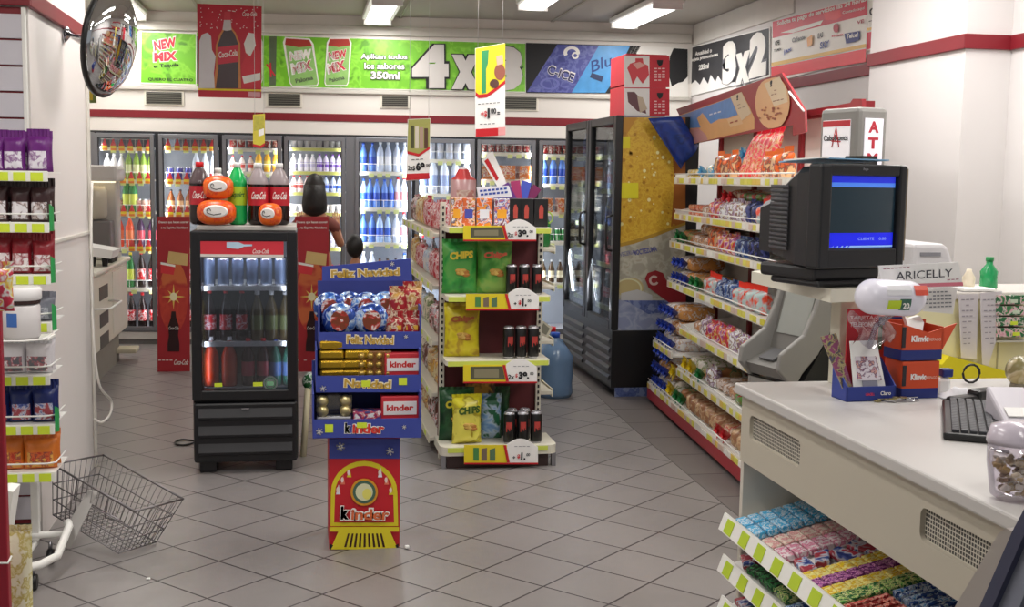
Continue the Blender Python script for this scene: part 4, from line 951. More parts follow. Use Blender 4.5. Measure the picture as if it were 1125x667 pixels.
s.poly([(676, 330), (753, 330), (753, 436), (675, 437)], pack(['3c4a78', '4a588a', '5a6898', '465488', '7884a8'], 12, .3, bump=.4))
s.poly([(676, 328), (690, 332), (712, 345), (753, 340), (753, 372), (720, 384), (700, 366), (676, 372)], pack(['7a84a0', '8a92ac', '9aa0b4', '848ca8'], 10, .3, bump=.3))
s.poly([(708, 306), (711, 300), (720, 297), (728, 300), (731, 307), (753, 322), (753, 334), (734, 332), (712, 316)], mat('8c2028', .4)); s.ring((718, 308), 3, 5.5, mat('c8b0a8', .4), 14, .5, 5.5)
s.build('artwork_panel', t)
# cartons on top
t = thing('printed_carton', 'upper red and white printed carton stacked on the tall fridge', 'carton', (2.47, 8.52, 2.29)); hC = .22
t2 = thing('printed_carton', 'lower red and white printed carton standing on the tall fridge', 'carton', (2.47, 8.52, 2.062))
for tt, y0, y1 in ((t, 61, 96), (t2, 97, 127)):
    z0 = tt.location.z
    b = MB(); b.box((0, 0, .11), (.31, .42, .218), mat('c8283a', .5), bev=.003); b.build('carton_body', tt)
    bpy.context.view_layer.update()
    s = Sheet((0, 8.308, 0), (0, -1, 0), .002)
    a, c, e = 686, 713.5, 735.5
    s.back([(a, y0), (c, y0+.3), (c, y1), (a, y1)], PAPER); s.back([(c, y0+.3), (e, y0+.6), (e, y1), (c, y1)], mat('cc2034', .45))
    if y0 == 61:
        s.poly([(a+3, 75), (a+6, 70), (a+12, 68), (a+12, 64), (a+20, 64), (a+21, 70), (a+26, 72), (a+27, 82), (a+20, 92), (a+14, 84), (a+9, 93), (a+6, 82)], mat('d8404a', .45)); s.poly([(a+9, 70), (a+17, 68), (a+23, 72), (a+14, 76)], mat('e8a8a0', .45))
    else:
        s.poly([(a+3, 101), (a+11, 101), (a+22, 113), (a+24, 125), (a+14, 122), (a+4, 112)], mat('6a4448', .45)); s.poly([(a+14, 106), (a+20, 107), (a+25, 120), (a+17, 124)], mat('c8b8a0', .45))
    s.poly([(c+8, y0+5), (c+15, y0+5), (c+14, y0+10), (c+11, y0+12), (c+8.5, y0+9)], INK)
    s.lines([(c+5, y0+15+i*3.2, c+18, y0+15+i*3.2) for i in range(5)], mat('f0c8c8', .5), 1.3); s.build('printed_front', tt, None)
# blue cloth banner
b = MB()
def fl(u, v):
    P = on(712, 130, (0, 8.12, 0), (0, 1, 0)); 
    a = (712+u*(748-712), 130-u*2); c = (748+u*(792-748)*0+u*20, 186-u*26)
    x = a[0]*(1-v)+c[0]*v; y = a[1]*(1-v)+c[1]*v
    p = onY(x, y, 8.10); p.y += .03*math.sin(u*7)*(v); return p
b.surf(fl, 14, 8, pack(['1a3078', '1e3a8a', '182a64', '224494'], 6, .35, bump=.2))
o = b.build('cloth_banner'); tag(o, 'dark blue sheet banner hanging between the tall fridge and the bread rack', 'banner')
m_ = o.modifiers.new('thick', 'SOLIDIFY'); m_.thickness = .003
# ================================================================ centre gondola
GY = 6.25
t = thing('gondola_shelving', 'cream double sided gondola shelving with maroon back and end shelves facing the door', 'shelving', (1.05, GY, 0)); GT = t
CRM = mat('dcd8c8', .5); PEG = perfor('d8d4c6', '3a3634', 40, .45, 'slotted_upright')
b = MB(); b.b2((-.29, .26, .02), (.29, .30, 1.32), MAROON); b.b2((-.03, .30, .02), (.03, 2.35, 1.34), MAROON); b.build('back_panel', t)
for x in (-.275, .285):
    b = MB(); b.b2((x-.014, .235, .0), (x+.014, .27, 1.46), CRM)
    z = .06
    while z < 1.43: b.b2((x-.005, .231, z), (x+.005, .236, z+.018), INK); z += .034
    b.build('upright', t)
def gshelf(z, y0, y1, x0, x1, th=.03, rad=0, name='end_shelf'):
    b = MB()
    if rad:
        pts = [(x0, y1, z-th), (x1, y1, z-th)]
        for i in range(7): a = -PI/2*i/6; pts.append((x1-rad+rad*math.cos(a), y0+rad+rad*math.sin(a), z-th))
        for i in range(7): a = -PI/2-PI/2*i/6; pts.append((x0+rad+rad*math.cos(a), y0+rad+rad*math.sin(a), z-th))
        b.prism(pts[::-1], (0, 0, th), CRM)
    else: b.b2((x0, y0, z-th), (x1, y1, z), CRM, bev=.004)
    return b.build(name, t)
GZ = [.125, .60, .955, 1.33]
for z in GZ:
    if z < .2: sh = gshelf(z, -.03, .28, -.31, .345, .05, .05)
    else: sh = gshelf(z, .0, .27, -.28, .30, .028, .02)
    b = MB(); b.b2((-.27, -.0345 if z < .2 else -.006, z-.03), (.29, -.031 if z < .2 else -.001, z-.004), mat('cfdc5a', .5)); b.build('price_strip', sh)
b = MB(); b.b2((-.27, 0, 0), (.30, .25, .075), mat('3c2a28', .6)); b.build('kick_plate', t)
for x in (-.29, .33):
    b = MB(); b.b2((x-.012, -.01, 0), (x+.012, .02, .075), STEEL); b.build('foot', t)
# side shelves
for sd in (-1, 1):
    for z in ((.10, .36, .66, .98, 1.28) if sd < 0 else (.10, .36, .66, .98, 1.20)):
        b = MB(); xs = sorted((sd*.03, sd*.33)); 
        if z > .2: xs = sorted((sd*.03, sd*(.39 if sd > 0 else .32)))
        b.b2((xs[0], .34, z-.022), (xs[1], 2.35, z), CRM, bev=.003); sh = b.build('side_shelf', t)
        e = sd*(.335 if z < .2 else .325 if sd < 0 else .395)
        b = MB(); b.b2((min(e, e-sd*.006), .345, z-.034), (max(e, e-sd*.006), 2.34, z+.012), mat('e8e4cc', .5))
        b.build('price_strip', sh)
        for q in range(6): b = MB(); b.b2((e+min(0, sd*.002), .5+q*.32, z-.024), (e+max(0, sd*.002), .58+q*.32, z+.002), TAGY); b.build('price_tag', sh)
# printed price sign boards clipped under the end shelves
def psign(Y, L, R, T, Bt, kind, lab, xl_, xr_, price):
    s = Sheet((0, Y, 0), (0, -1, 0), .004)
    mid = L+(R-L)*.58
    W0 = [(mid, Bt)]+[(mid+(R-mid)*i/12, T+2-9*math.sin(PI*min(1, (i+1.2)/13))) for i in range(13)]+[(R, Bt)]
    s.back([(L, T), (mid, T), (mid, Bt), (L, Bt)], mat('e8d428', .5)); s.back(W0, PAPER)
    if kind: s.poly([(L+8, T+2), (mid-4, T+1.5), (mid-1, Bt-4), (L+8, Bt-4)], mat('5a5844', .5)); s.poly([(L+12, T+5), (mid-8, T+4.5), (mid-8, Bt-6), (L+12, Bt-6)], mat('8a8468', .5))
    else:
        for i in range(3): s.poly([(L+10+i*9, T+3+i), (L+16+i*9, T+3), (L+16+i*9, Bt-4), (L+10+i*9, Bt-4)], [mat('4a8a4a', .5), mat('7a6a5a', .5), mat('5a7a5a', .5)][i])
    s.poly([(mid-4, T), (mid-1, T), (mid+3, Bt-2), (mid, Bt-2)], RED); s.poly([(L, Bt-1.8), (R, Bt-1.8), (R, Bt), (L, Bt)], RED)
    if price == '39':
        s.text('2x', (mid+2, Bt-4.5), (mid+9, Bt-4.5), 5, INK, .03); s.text('$', (mid+10, Bt-6), (mid+12.5, Bt-6), 4.5, RED, .03); s.text('39.', (mid+13.5, Bt-4.5), (mid+25, Bt-4.5), 8, INK, .06); s.text('00', (mid+26, Bt-9), (mid+30, Bt-9), 3.2, INK, .03)
    else:
        s.text('+', (mid+6, Bt-6), (mid+9, Bt-6), 3, INK, .05); s.text('$', (mid+11, Bt-6), (mid+14, Bt-6), 5, RED, .05); s.text('1.', (mid+15, Bt-4.5), (mid+20, Bt-4.5), 8.5, INK, .06); s.text('00', (mid+21, Bt-9), (mid+25, Bt-9), 3.2, INK, .03)
    s.lines([(mid+8, T+1.5, R-8, T+1.5)], mat('7a7a80', .5), .6)
    tag(s.build('price_sign'), lab, 'price sign')
psign(GY-.012, 509, 589, 248, 265, 1, 'price sign reading 2x $39 under the top end shelf', 0, 0, '39')
psign(GY-.012, 512, 592, 323, 341, 0, 'price sign reading $1 under the second end shelf', 0, 0, '1')
psign(GY-.012, 509, 590, 401, 421, 1, 'price sign reading 2x $39 under the third end shelf', 0, 0, '39')
psign(GY-.05, 510, 591, 489, 510, 0, 'price sign reading $1 on the bottom end shelf', 0, 0, '1')
# end cap goods
def at(px, Y): return onY(px, 300, Y).x
chg = bag_kind('chip_bag', pack(['1c6a2c', '2a8436', '2f8e3c', '3e9a44', '57a04a'], 9), .19, .27, .08, M_('1c5a2a'))
chg2 = bag_kind('chip_bag', pack(['3a7a2c', '4a8e38', '5c9a40', '6aa448', '84aa50'], 9), .20, .27, .08, M_('3a7a2a'))
chy = bag_kind('chip_bag', pack(['ccbc20', 'd8ca26', 'dcce2a', 'd4c02a', 'b8982a'], 10), .19, .27, .08, M_('d8c828'))
chd = bag_kind('chip_bag', pack(['12301e', '1a3c26', '204828', '2a5a34', '1a4a2c'], 10), .18, .27, .08, M_('142a1c'))
chb = bag_kind('chip_bag', pack(['6a94c8', '8ab0d8', 'b8cce0', '2a6a4a'], 14), .13, .22, .06, M_('7a9ac0'))
def wordbag(r, txt, colr, z, w_, yoff=-.05):
    b = MB(); random.seed(len(txt)*13 % 97)
    for i in range(7): b.ball((-.035+rnd()*.07, yoff+.008, z-.085+rnd()*.04), (.022, .008, .012), mat(['c8a04a', 'b87a34', 'd8b860'][i % 3], .5), 10, 6)
    b.build('printed_picture', r)
    b = MB(); b.text(txt, (-w_/2, yoff, z), (1, 0, .08), (0, 0, 1), w_, .042, colr, .06); b.build('lettering', r)
for kd, px, z, lab, txt, c in ((chg, 505, .955, 'bright green chip bag with yellow wording at the left of the second end shelf', 'CHIPS', mat('e0c83a', .5)), (chg2, 543, .955, 'leaf green chip bag beside the first one on the second end shelf', 'Chips', mat('c85a3a', .5)),
    (chy, 508, .60, 'yellow chip bag standing alone on the third end shelf', 'Chips', mat('a85a2a', .5)), (chd, 503, .125, 'dark green chip bag with yellow wording on the bottom shelf', 'CHIPS', mat('d8d03a', .5))):
    b = MB(); kk = {'CHIPS': None}
    root = thing('chip_bag', lab, 'chip bag', (at(px, 6.40), 6.40, z+.001), (rnd()-.5)*.1)
    src = {id(chg): ('1c6a2c', '2a8436', '2f8e3c', '3e9a44', '57a04a'), id(chg2): ('3a7a2c', '4a8e38', '5c9a40', '6aa448', '84aa50'), id(chy): ('ccbc20', 'd8ca26', 'dcce2a', 'd4c02a', 'b8982a'), id(chd): ('12301e', '1a3c26', '204828', '2a5a34', '1a4a2c')}[id(kd)]
    bag_fn(b, .20, .285, .09, pack(list(src), 9)); b.build('wrapper', root); wordbag(root, txt, c, .19, .13, -.055)
root = thing('chip_bag', 'bright yellow chip bag leaning forward at the front of the bottom shelf', 'chip bag', (at(515, 6.30), 6.31, .127), .1); b = MB(); bag_fn(b, .17, .26, .09, pack(['c8c020', 'dcd428', 'd8d02a', 'a8982a', 'e8e060'], 9)); b.build('wrapper', root); wordbag(root, 'CHIPS', mat('3a5a1a', .5), .17, .12, -.055)
root = thing('chip_bag', 'dark bag standing second from left at the back of the bottom shelf', 'chip bag', (at(530, 6.44), 6.46, .127)); b = MB(); bag_fn(b, .17, .29, .07, pack(['2a2a24', '3a3a2c', '5a3a24', 'b88a3a'], 9)); b.build('wrapper', root)
root = thing('chip_bag', 'pale blue and green bag behind the cans on the bottom shelf', 'chip bag', (at(541, 6.41), 6.42, .127)); b = MB(); bag_fn(b, .13, .24, .06, pack(['6a94c8', '8ab0d8', 'b8cce0', '2a6a4a'], 14)); b.build('wrapper', root)
root = thing('chip_bag', 'dark green chip bag right behind the cans on the bottom shelf', 'chip bag', (at(551, 6.46), 6.47, .127)); b = MB(); bag_fn(b, .12, .27, .05, pack(['12301e', '1a3c26', '204828', '2a5a34', '1a4a2c'], 10)); b.build('wrapper', root)
def tallcan():
    e = thing('energy_can', '', 'can'); b = MB()
    b.lathe([(.024, 0, SILVER), (.029, .008, BLACK), (.029, .148, SILVER), (.024, .158, SILVER), (.023, .16, SILVER), (.02, .157, SILVER)], seg=18); b.build('can_body', e)
    b = MB(); n = 6
    for i in range(n):
        a0, a1 = -.5+i/n, -.5+(i+1)/n; b.add([(.0295*math.sin(a), -.0295*math.cos(a), z) for a in (a0, a1) for z in (.06+.02*abs(math.sin(i*2)), .11)], [(0, 2, 3, 1)], mat('b8403a', .4))
    b.build('red_emblem', e); return e
TCAN = Kind(tallcan)
for z, sh, n, yy in ((.60, 'third', 3, 6.33), (.125, 'bottom', 3, 6.29)):
    for i in range(n):
        TCAN.place((at(560+13.5*i if z > .3 else 562+15*i, yy), yy, z+.001), (rnd()-.5)*.5, f'black tall energy can with red emblem standing on the {sh} end shelf', None, f'front row of black cans on the {sh} end shelf', scale=1.12)
for i in range(2): TCAN.place((at(565+14*i, 6.37), 6.37, .126), .2, 'black tall can in the second row on the bottom end shelf', None, 'second row of black cans on the bottom end shelf', scale=1.12)
for i in range(3): TCAN.place((at(562+14*i, 6.33), 6.33, .956), .1, 'black tall can with red emblem on the second end shelf right of the bags', None, 'black cans on the second end shelf', scale=1.05)
# boxed cans and cartons on top shelf
def fourpack():
    e = thing('can_carton', '', 'carton'); b = MB(); b.box((0, 0, .085), (.085, .08, .17), mat('1a1a1c', .4), bev=.004); b.build('carton_body', e)
    b = MB(); b.prism([(-.012, -.0405, .05), (.012, -.0405, .05), (.014, -.0405, .11), (.004, -.0405, .135), (-.008, -.0405, .13), (-.014, -.0405, .1)], (0, -.001, 0), mat('b84a40', .4)); b.build('red_emblem', e); return e
FP = Kind(fourpack)
for i, px in enumerate((564, 576, 592)): FP.place((at(px, 6.36), 6.36, 1.331), 0, 'black carton with a red emblem, '+['left', 'middle', 'right'][i]+' of three on the top end shelf', scale=.92)
cp = {'a': pack(['e8e4e8', '3a2a5a', 'f0a828', 'e8e4e8', 'd86a3a'], 26), 'b': pack(['e88a2a', 'f0a030', '4a3a8a', 'e8e0e0', 'e8702a'], 22), 'c': pack(['e8e0e0', 'e87a3a', '4a5ac0', 'f0f0f0', '7a3a5a'], 24)}
for i, (px, w_, key, lab) in enumerate(((500, .06, 'a', 'white and violet patterned carton at the left of the top end shelf'), (513, .07, 'a', 'white carton with an orange panel on the top end shelf'), (530, .085, 'b', 'orange carton with a blue label on the top end shelf'), (549, .085, 'c', 'white and orange carton left of the black cartons'))):
    b = MB(); b.box((0, 0, .078), (w_, .09, .155), cp[key], bev=.003); r = thing('snack_carton', lab, 'carton', (at(px, 6.36), 6.36, 1.331)); b.build('carton_body', r)
    b = MB(); b.box((0, -.0462, .07), (w_*.62, .001, .05), [mat('f0a82a', .5), mat('4a50b0', .5), mat('e8e8f0', .5)][i % 3]); b.build('printed_panel', r)
# items sticking up above the top shelf
s = Sheet((0, 6.55, 0), (0, -1, 0), .02); s.back([(524, 206), (559, 204), (563, 216), (526, 218)], mat('e8e8f0', .5)); s.lines([(527, 211, 558, 208), (528, 215, 559, 212)], mat('2a4aa8', .5), 2.2)
tag(s.build('topper_sign'), 'blue and white strip lying over the cartons above the top end shelf', 'sign')
b = MB(); p = onY(571, 218, 6.60)
for i, c in enumerate(('3a4ab0', '6a3a8a', 'a83a6a', '4a5ac0', '7a2a5a')):
    a = -.9+i*.38; R = Matrix.Rotation(a, 3, 'Y'); 
    b.box(Vector((p.x, 6.60+i*.006, 1.40))+R @ Vector((0, 0, .10)), (.055, .004, .17), mat(c, .4), R=R)
tag(b.build('pennant_fan'), 'fan of blue and purple card pennants above the top end shelf', 'pennant')
s = Sheet((0, 6.62, 0), (0, -1, 0), .004); s.back([(529, 176), (541, 166), (553, 192), (561, 215), (552, 214)], PAPER); s.poly([(532, 177), (536, 174), (548, 196), (545, 198)], RED); s.text('2x13', (536, 184), (545, 199), 6, RED, .04)
tag(s.build('tilted_price_card'), 'white and red price card tilted above the cartons of the end shelf', 'price sign')
t = thing('candy_jar', 'pinkish clear candy jar on the gondola top behind the cartons', 'jar', (onY(509, 215, 6.75).x, 6.75, 1.345)); b = MB(); b.lathe([(.065, 0, M_('c8a8a8')), (.075, .02, M_('b89090')), (.075, .24, M_('c84a4a')), (.05, .26, M_('c84a4a')), (.03, .30, M_('d8c8c8')), (.02, .31, M_('d8c8c8'))], seg=16); b.build('jar_body', t)
b = MB(); b.b2((-.05, -.08, .0), (.05, -.076, .18), pack(['b89a90', 'c8b8a8', 'a87068'], 20)); b.build('printed_panel', t)
# side shelf goods (left face of the gondola)
LS = [pack(['e8e0e0', 'c83a4a', 'f0e8e8', 'b82a3a'], 20), pack(['d8a03a', 'e8c060', 'a85a2a', 'e0d0a0'], 20), pack(['d8d8e0', 'c8303a', 'e8e8e8', '6a3a2a'], 18), pack(['6a8a3a', 'c8c8a0', '4a6a2a', 'e8e0c8'], 18), pack(['3a7ab0', 'e0e4e8', 'a8c0d8', 'd8d8d8'], 18)]
lk = [one(lambda b, m=m: bag_fn(b, .15, .20, .07, m), 'snack_bag', 'snack bag') for m in LS]
LN_ = ['white and red', 'golden brown', 'pale grey and red', 'green and cream', 'pale blue']
for j, z in enumerate((.10, .36, .66, .98, 1.28)):
    for i in range(11):
        y = 6.25+.42+i*.17; q = [2, 1, 2, 0, 0][j] if i < 4 else (j+i//3) % 5
        lk[q].place((1.05-.24, y, z+.001), -PI/2+(rnd()-.5)*.3, f'{LN_[q]} snack bag on the {["lowest","second lowest","middle","second highest","top"][j]} shelf of the gondola left side', None, f'{LN_[q]} snack bags, gondola left side, {["lowest","second lowest","middle","second highest","top"][j]} shelf', scale=(1, 1, .75+.2*rnd()))
rk = one(lambda b: bag_fn(b, .14, .18, .07, pack(['b8303a', 'e8e0d0', '3a3a6a', 'd8a03a'], 20)), 'snack_bag', 'snack bag')
for j, z in enumerate((.10, .36, .66, .98)):
    for i in range(3):
        rk.place((1.05+.22, 6.25+.42+i*.18, z+.001), PI/2, f'mixed colour snack bag on the {["lowest","second lowest","middle","top"][j]} shelf of the gondola right side', None, f'snack bags, gondola right side, {["lowest","second lowest","middle","top"][j]} shelf')
t = thing('green_jug', 'large green bottle with a hoop handle at the right gondola edge', 'bottle', (1.385, 6.70, 1.201), 0)
b = MB(); b.lathe([(.045, 0, M_('1f6a34')), (.05, .02, M_('1f6a34')), (.05, .13, M_('246e3a')), (.03, .18, M_('1f3a24')), (.028, .2, M_('1f3a24')), (.028, .22, M_('1f3a24'))], seg=14); b.build('bottle_body', t)
b = MB(); b.tube([(.02+.035*math.cos(a*PI/6), -.03, .17+.035*math.sin(a*PI/6)) for a in range(12)], .005, mat('a8c84a', .4), 6, True); b.build('hoop_handle', t)
# tilted price card and a big water jug right of gondola
s = Sheet((0, 6.60, 0), (0, -1, 0), .004); s.back([(596, 352), (607, 360), (602, 371), (591, 367)], mat('d8d4c0', .5)); s.poly([(597, 355), (604, 361), (600, 368), (593, 364)], mat('8a8a7a', .5)); tag(s.build('small_price_card'), 'small tilted price card sticking out right of the third end shelf', 'price sign')
t = thing('water_jug', 'large pale blue water jug behind the gondola by the tall fridge', 'water jug', (1.83, 8.3, 0))
b = MB(); jm = M_('6a86a8', .2); b.lathe([(.12, 0, jm), (.135, .03, jm), (.13, .10, jm), (.135, .17, jm), (.13, .24, jm), (.135, .30, jm), (.08, .38, jm), (.03, .42, jm), (.03, .45, jm)], seg=20); b.build('jug_body', t); b = MB(); b.lathe([(.034, .44, cap['2350b8']), (.034, .475, cap['2350b8'])], seg=16); b.build('cap', t)
t = thing('water_jug', 'second pale blue water jug stacked beyond the first one', 'water jug', (1.87, 8.62, 0)); b = MB(); b.lathe([(.12, 0, jm), (.135, .03, jm), (.13, .10, jm), (.135, .17, jm), (.13, .24, jm), (.135, .30, jm), (.08, .38, jm), (.03, .42, jm), (.03, .45, jm)], seg=20); b.build('jug_body', t); b = MB(); b.lathe([(.034, .44, cap['d81f2a']), (.034, .475, cap['d81f2a'])], seg=16); b.build('cap', t)
# ================================================================ hanging signs and poster
def strings(b, pts, Y):
    for x, y in pts:
        p = onY(x, y, Y); b.tube([tuple(p), (p.x, p.y, HC-.01)], .0012, mat('d0d0d0', .5), 4)
s = Sheet((0, 6.5, 0), (0, -1, 0), .005)
s.back([(522, 53), (555, 47), (555, 149), (522, 151)], PAPER); s.poly([(522.5, 53.5), (555, 47.5), (555, 90), (545, 98), (535, 105), (526, 106), (522.5, 103)], YEL)
s.poly([(522.5, 101), (526, 104), (535, 103), (545, 96), (555, 88), (555, 92), (545, 100), (535, 107), (526, 108), (522.5, 105)], RED)
s.poly([(529, 56), (537, 55), (536, 70), (534, 76), (534, 102), (529, 103), (529, 76)], mat('3a9a60', .5)); s.disc((549, 79), 6, 9, mat('9a5a4a', .5)); s.disc((543, 92), 5, 5, mat('5a3a34', .5)); s.poly([(545, 62), (552, 60), (553, 70), (546, 72)], mat('e8b8a0', .5))
s.text('+$', (528, 129), (535, 129), 7, RED, .04); s.text('1', (535.5, 130), (538, 130), 11, INK, .06); s.text('00', (539, 125), (545, 125), 6, INK, .04); s.text('=', (546, 126), (549, 126), 3, INK, .04)
s.lines([(525, 115, 550, 113), (527, 137, 549, 136)], INK); s.poly([(522.5, 142), (555, 140), (555, 148.5), (522.5, 150.5)], RED); s.poly([(547, 140), (555, 139.5), (555, 148.5), (547, 149)], mat('e8a0a0', .5))
strings(s.mb, ((525, 53), (552, 48)), 6.5)
tag(s.build('hanging_price_sign'), 'yellow and white hanging price sign reading $1 in front of the green banner', 'hanging sign')
s = Sheet((0, 7.6, 0), (0, -1, 0), .005)
s.back([(448, 131), (473, 130), (472, 197), (446, 199)], PAPER); s.poly([(448.5, 131.5), (472.5, 130.5), (472, 163), (460, 170), (447.5, 167)], mat('a8a85a', .5))
for i, c in enumerate(('4a4a2a', 'd8d0c0', 'b89a8a', '5a3a2a')): s.poly([(451+i*5, 138+i), (455+i*5, 138+i), (455+i*5, 163), (451+i*5, 163)], mat(c, .5))
s.poly([(447.5, 166), (460, 169), (472, 161), (472, 164), (460, 172), (447.5, 169)], RED); s.text('2x$', (448, 188), (456, 188), 6, INK, .03); s.text('69', (457, 188), (467, 187.5), 9.5, INK, .06); s.text('00', (468, 183), (472, 183), 3, INK, .03); s.lines([(452, 176, 466, 175)], INK); s.poly([(446.5, 191), (472, 190), (472, 196.5), (446, 198)], RED)
strings(s.mb, ((450, 131), (471, 130)), 7.6); tag(s.build('hanging_price_sign'), 'small hanging price sign reading 2x $69 left of the yellow one', 'hanging sign')
s = Sheet((0, 7.6, 0), (0, -1, 0), .005)
s.back([(278, 126), (291, 125), (291, 160), (286, 163), (278, 161)], mat('d8c840', .5)); s.poly([(279, 128), (290, 127), (290, 142), (279, 144)], mat('b8b040', .5, vary=.3, scale=60)); s.poly([(284, 143), (290, 141), (290, 148), (284, 150)], PAPER); s.poly([(278, 158), (286, 160), (291, 157), (291, 160), (286, 163), (278, 161)], RED)
strings(s.mb, ((280, 126), (290, 125)), 7.6); tag(s.build('hanging_price_sign'), 'tiny yellow hanging sign above the cola bottles of the small fridge', 'hanging sign')
# red hanging drink poster
s = Sheet((0, 9.0, 0), (0, -1, 0), .008)
s.back([(216.5, 4), (287.5, 7), (287, 108), (218, 106.5)], mat('cc2238', .45))
random.seed(5)
for i in range(40): k_ = s.k; s.disc((220+rnd()*64, 8+rnd()*24), .6, .6, NMW, 6); s.k = k_
s.k += 1
s.poly([(234, 97), (237, 75), (237, 50), (241, 38), (246, 30), (247, 16), (253, 16), (254, 30), (259, 36), (264, 48), (264, 70), (265, 97)], mat('d88a4a', .45))
s.poly([(237, 97), (240, 75), (239, 50), (243, 39), (248, 30), (248.5, 18), (251.5, 18), (252, 30), (258, 38), (262, 49), (262, 97)], mat('3a1a1e', .35)); s.poly([(246, 22), (253.5, 22), (254.5, 33), (249, 34), (244.5, 33)], mat('d8d0d0', .4)); s.poly([(246.5, 13), (253, 13), (253.5, 22), (246, 22)], mat('d83a48', .4))
s.poly([(239, 52), (262, 49), (262, 68), (239, 71)], mat('d8344a', .45)); s.text('Coca-Cola', (240.5, 64), (261, 61), 7, NMW, .02, .15)
# plain snow heap and red ground either side of the bottle
s.poly([(218.5, 97), (219, 45), (222, 38), (228, 36), (232, 40), (233, 55), (237, 62), (235, 80), (236, 97)], mat('e6e2e6', .5)); s.poly([(266, 97), (265, 72), (270, 62), (268, 45), (273, 34), (279, 34), (283, 44), (286, 60), (286, 97)], mat('d62a3c', .45)); s.poly([(266, 84), (286, 80), (286, 88), (268, 92)], NMW); s.poly([(268, 48), (273, 36), (279, 37), (281, 50), (275, 62), (270, 58)], NMW)
s.poly([(218, 97), (287, 98.5), (287, 100.5), (218, 99)], YEL); s.lines([(250, 12, 265, 14)], NMW); s.text('Coca-Cola', (266, 18), (282, 18), 5, NMW, .01, .2); s.poly([(273, 101), (286, 101.5), (286, 107), (273, 106.5)], mat('e8a8b0', .5))
strings(s.mb, ((222, 5), (283, 7)), 9.0); tag(s.build('hanging_poster'), 'red hanging poster with a big cola bottle in front of the green banner', 'poster')
# ================================================================ round security mirror on the left column
mc = onY(119, 45, 5.62)
t = thing('security_mirror', 'round convex security mirror with black rim on the left column', 'mirror', mc)
n = Vector((.96, -.25, -.17)).normalized(); R0 = Vector((0, 0, 1)).rotation_difference(n).to_matrix(); rad = .245
b = MB(); prof = [(rad*math.sin(a), .09*(math.cos(a*1.0)-math.cos(1.57))/(1), 0) for a in [1.57*(1-i/10) for i in range(11)]]
MIR = mat('dfe2e4', .03, 1, vary=0)
b.lathe([(max(.0006, r), z, MIR) for r, z, _ in prof], seg=36, axis=n, close=False); b.build('mirror_dome', t)
b = MB(); b.lathe([(rad-.004, -.012, BLACK), (rad+.010, -.010, BLACK), (rad+.012, .006, BLACK), (rad-.004, .012, BLACK), (rad-.004, -.012, BLACK)], seg=36, axis=n, close=False); b.lathe([(.0006, -.012, DKGREY), (rad, -.010, DKGREY)], seg=36, axis=n, close=False); b.build('rim', t)
wp = onX(70, 36, -1.118)-mc
b = MB(); b.tube([tuple(wp+Vector((0, 0, 0))), tuple(wp*.55+Vector((.02, 0, -.01))), tuple(-n*.012)], .011, CHROME, 8); b.lathe([(.012, 0, CHROME), (.045, .002, CHROME), (.045, .010, CHROME), (.02, .03, CHROME), (.013, .035, CHROME)], c=tuple(wp+Vector((-.002, 0, 0))), seg=18, axis=(1, 0, 0)); b.build('wall_bracket', t)
s = Sheet((0, 8.6, 0), (0, -1, 0), .02); s.back([(97, 50), (105, 50), (105.5, 113), (97, 113)], mat('7a8a4a', .5)); s.poly([(98, 75), (102, 75), (102, 110), (98, 110)], mat('d8b830', .5)); tag(s.build('hanging_banner_edge'), 'narrow edge of a green and yellow banner seen behind the round mirror', 'banner')
# ================================================================ left wire rack with bagged sweets
RY = 4.72; rx = -.955
t = thing('wire_display_rack', 'white wire display rack of snack bags standing before the left column', 'rack', (-1.22, RY, 0)); LR = t
b = MB(); b.b2((-.12, .16, .1), (-.09, .19, 1.75), WIRE, bev=.003); b.build('post', t)
b = MB(); b.b2((.13, .16, .1), (.16, .19, 1.75), WIRE, bev=.003); b.build('post', t)
foot = MB(); zf = .09
foot.tube([(-.2, -.25, zf), (.12, -.20, zf), (.22, -.12, zf), (.265, -.02, zf), (.28, .14, zf+.07), (.27, .17, zf+.08)], .017, WIRE, 8); foot.tube([(-.2, .17, zf+.03), (.27, .17, zf+.03)], .015, WIRE, 8); foot.tube([(.145, .17, zf), (.145, -.18, zf)], .012, WIRE, 8)
foot.build('base_frame', t)
for (x, y) in ((.20, -.14), (-.15, -.2), (.2, .17), (-.15, .17)):
    b = MB(); b.tube([(x-.012, y, .03), (x+.012, y, .03)], .03, BLACK, 14); b.tube([(x, y, .055), (x, y, zf)], .008, STEEL, 6); b.build('caster', t)
RZ = [onY(40, y, RY).z for y in (189, 245, 302, 354, 412, 466, 518)]
rkk = []
packs = [
 ('6a2478', ['e4dce6', 'c8b8cc', '8a5a94', 'e8e4ec'], .082, .105, 'purple and white snack bag', '6a2478'),
 ('3a2224', ['e0dce0', 'c8b8b4', '6a5250', 'e8e4e8'], .075, .105, 'dark brown and white snack bag', '2a1a1c'),
 ('8e1e2a', ['e4dce0', 'd8b4b8', '9a4a50', 'e8e0e0'], .075, .105, 'dark red and white snack bag', '8a1c28'),
 ('7c7e8a', ['9a9ca6', 'b8bac4', '6a6c78', 'a8aab4'], .11, .085, 'silver grey snack bag', '8a8c98'),
 ('dcd8dc', ['a89a9c', 'e8e8ea', 'b86a74', '6a6a70'], .10, .11, 'white and grey snack bag', 'd8d8dc'),
 ('1c2a66', ['2a3a8a', '6a78b0', 'd0d0e0', 'a84a54'], .085, .12, 'navy blue snack bag', '1c2a6a'),
 ('d8782e', ['b83a2c', 'd86a34', '8a3a3a', 'e0a850'], .12, .12, 'orange and red snack bag', 'd8702a')]
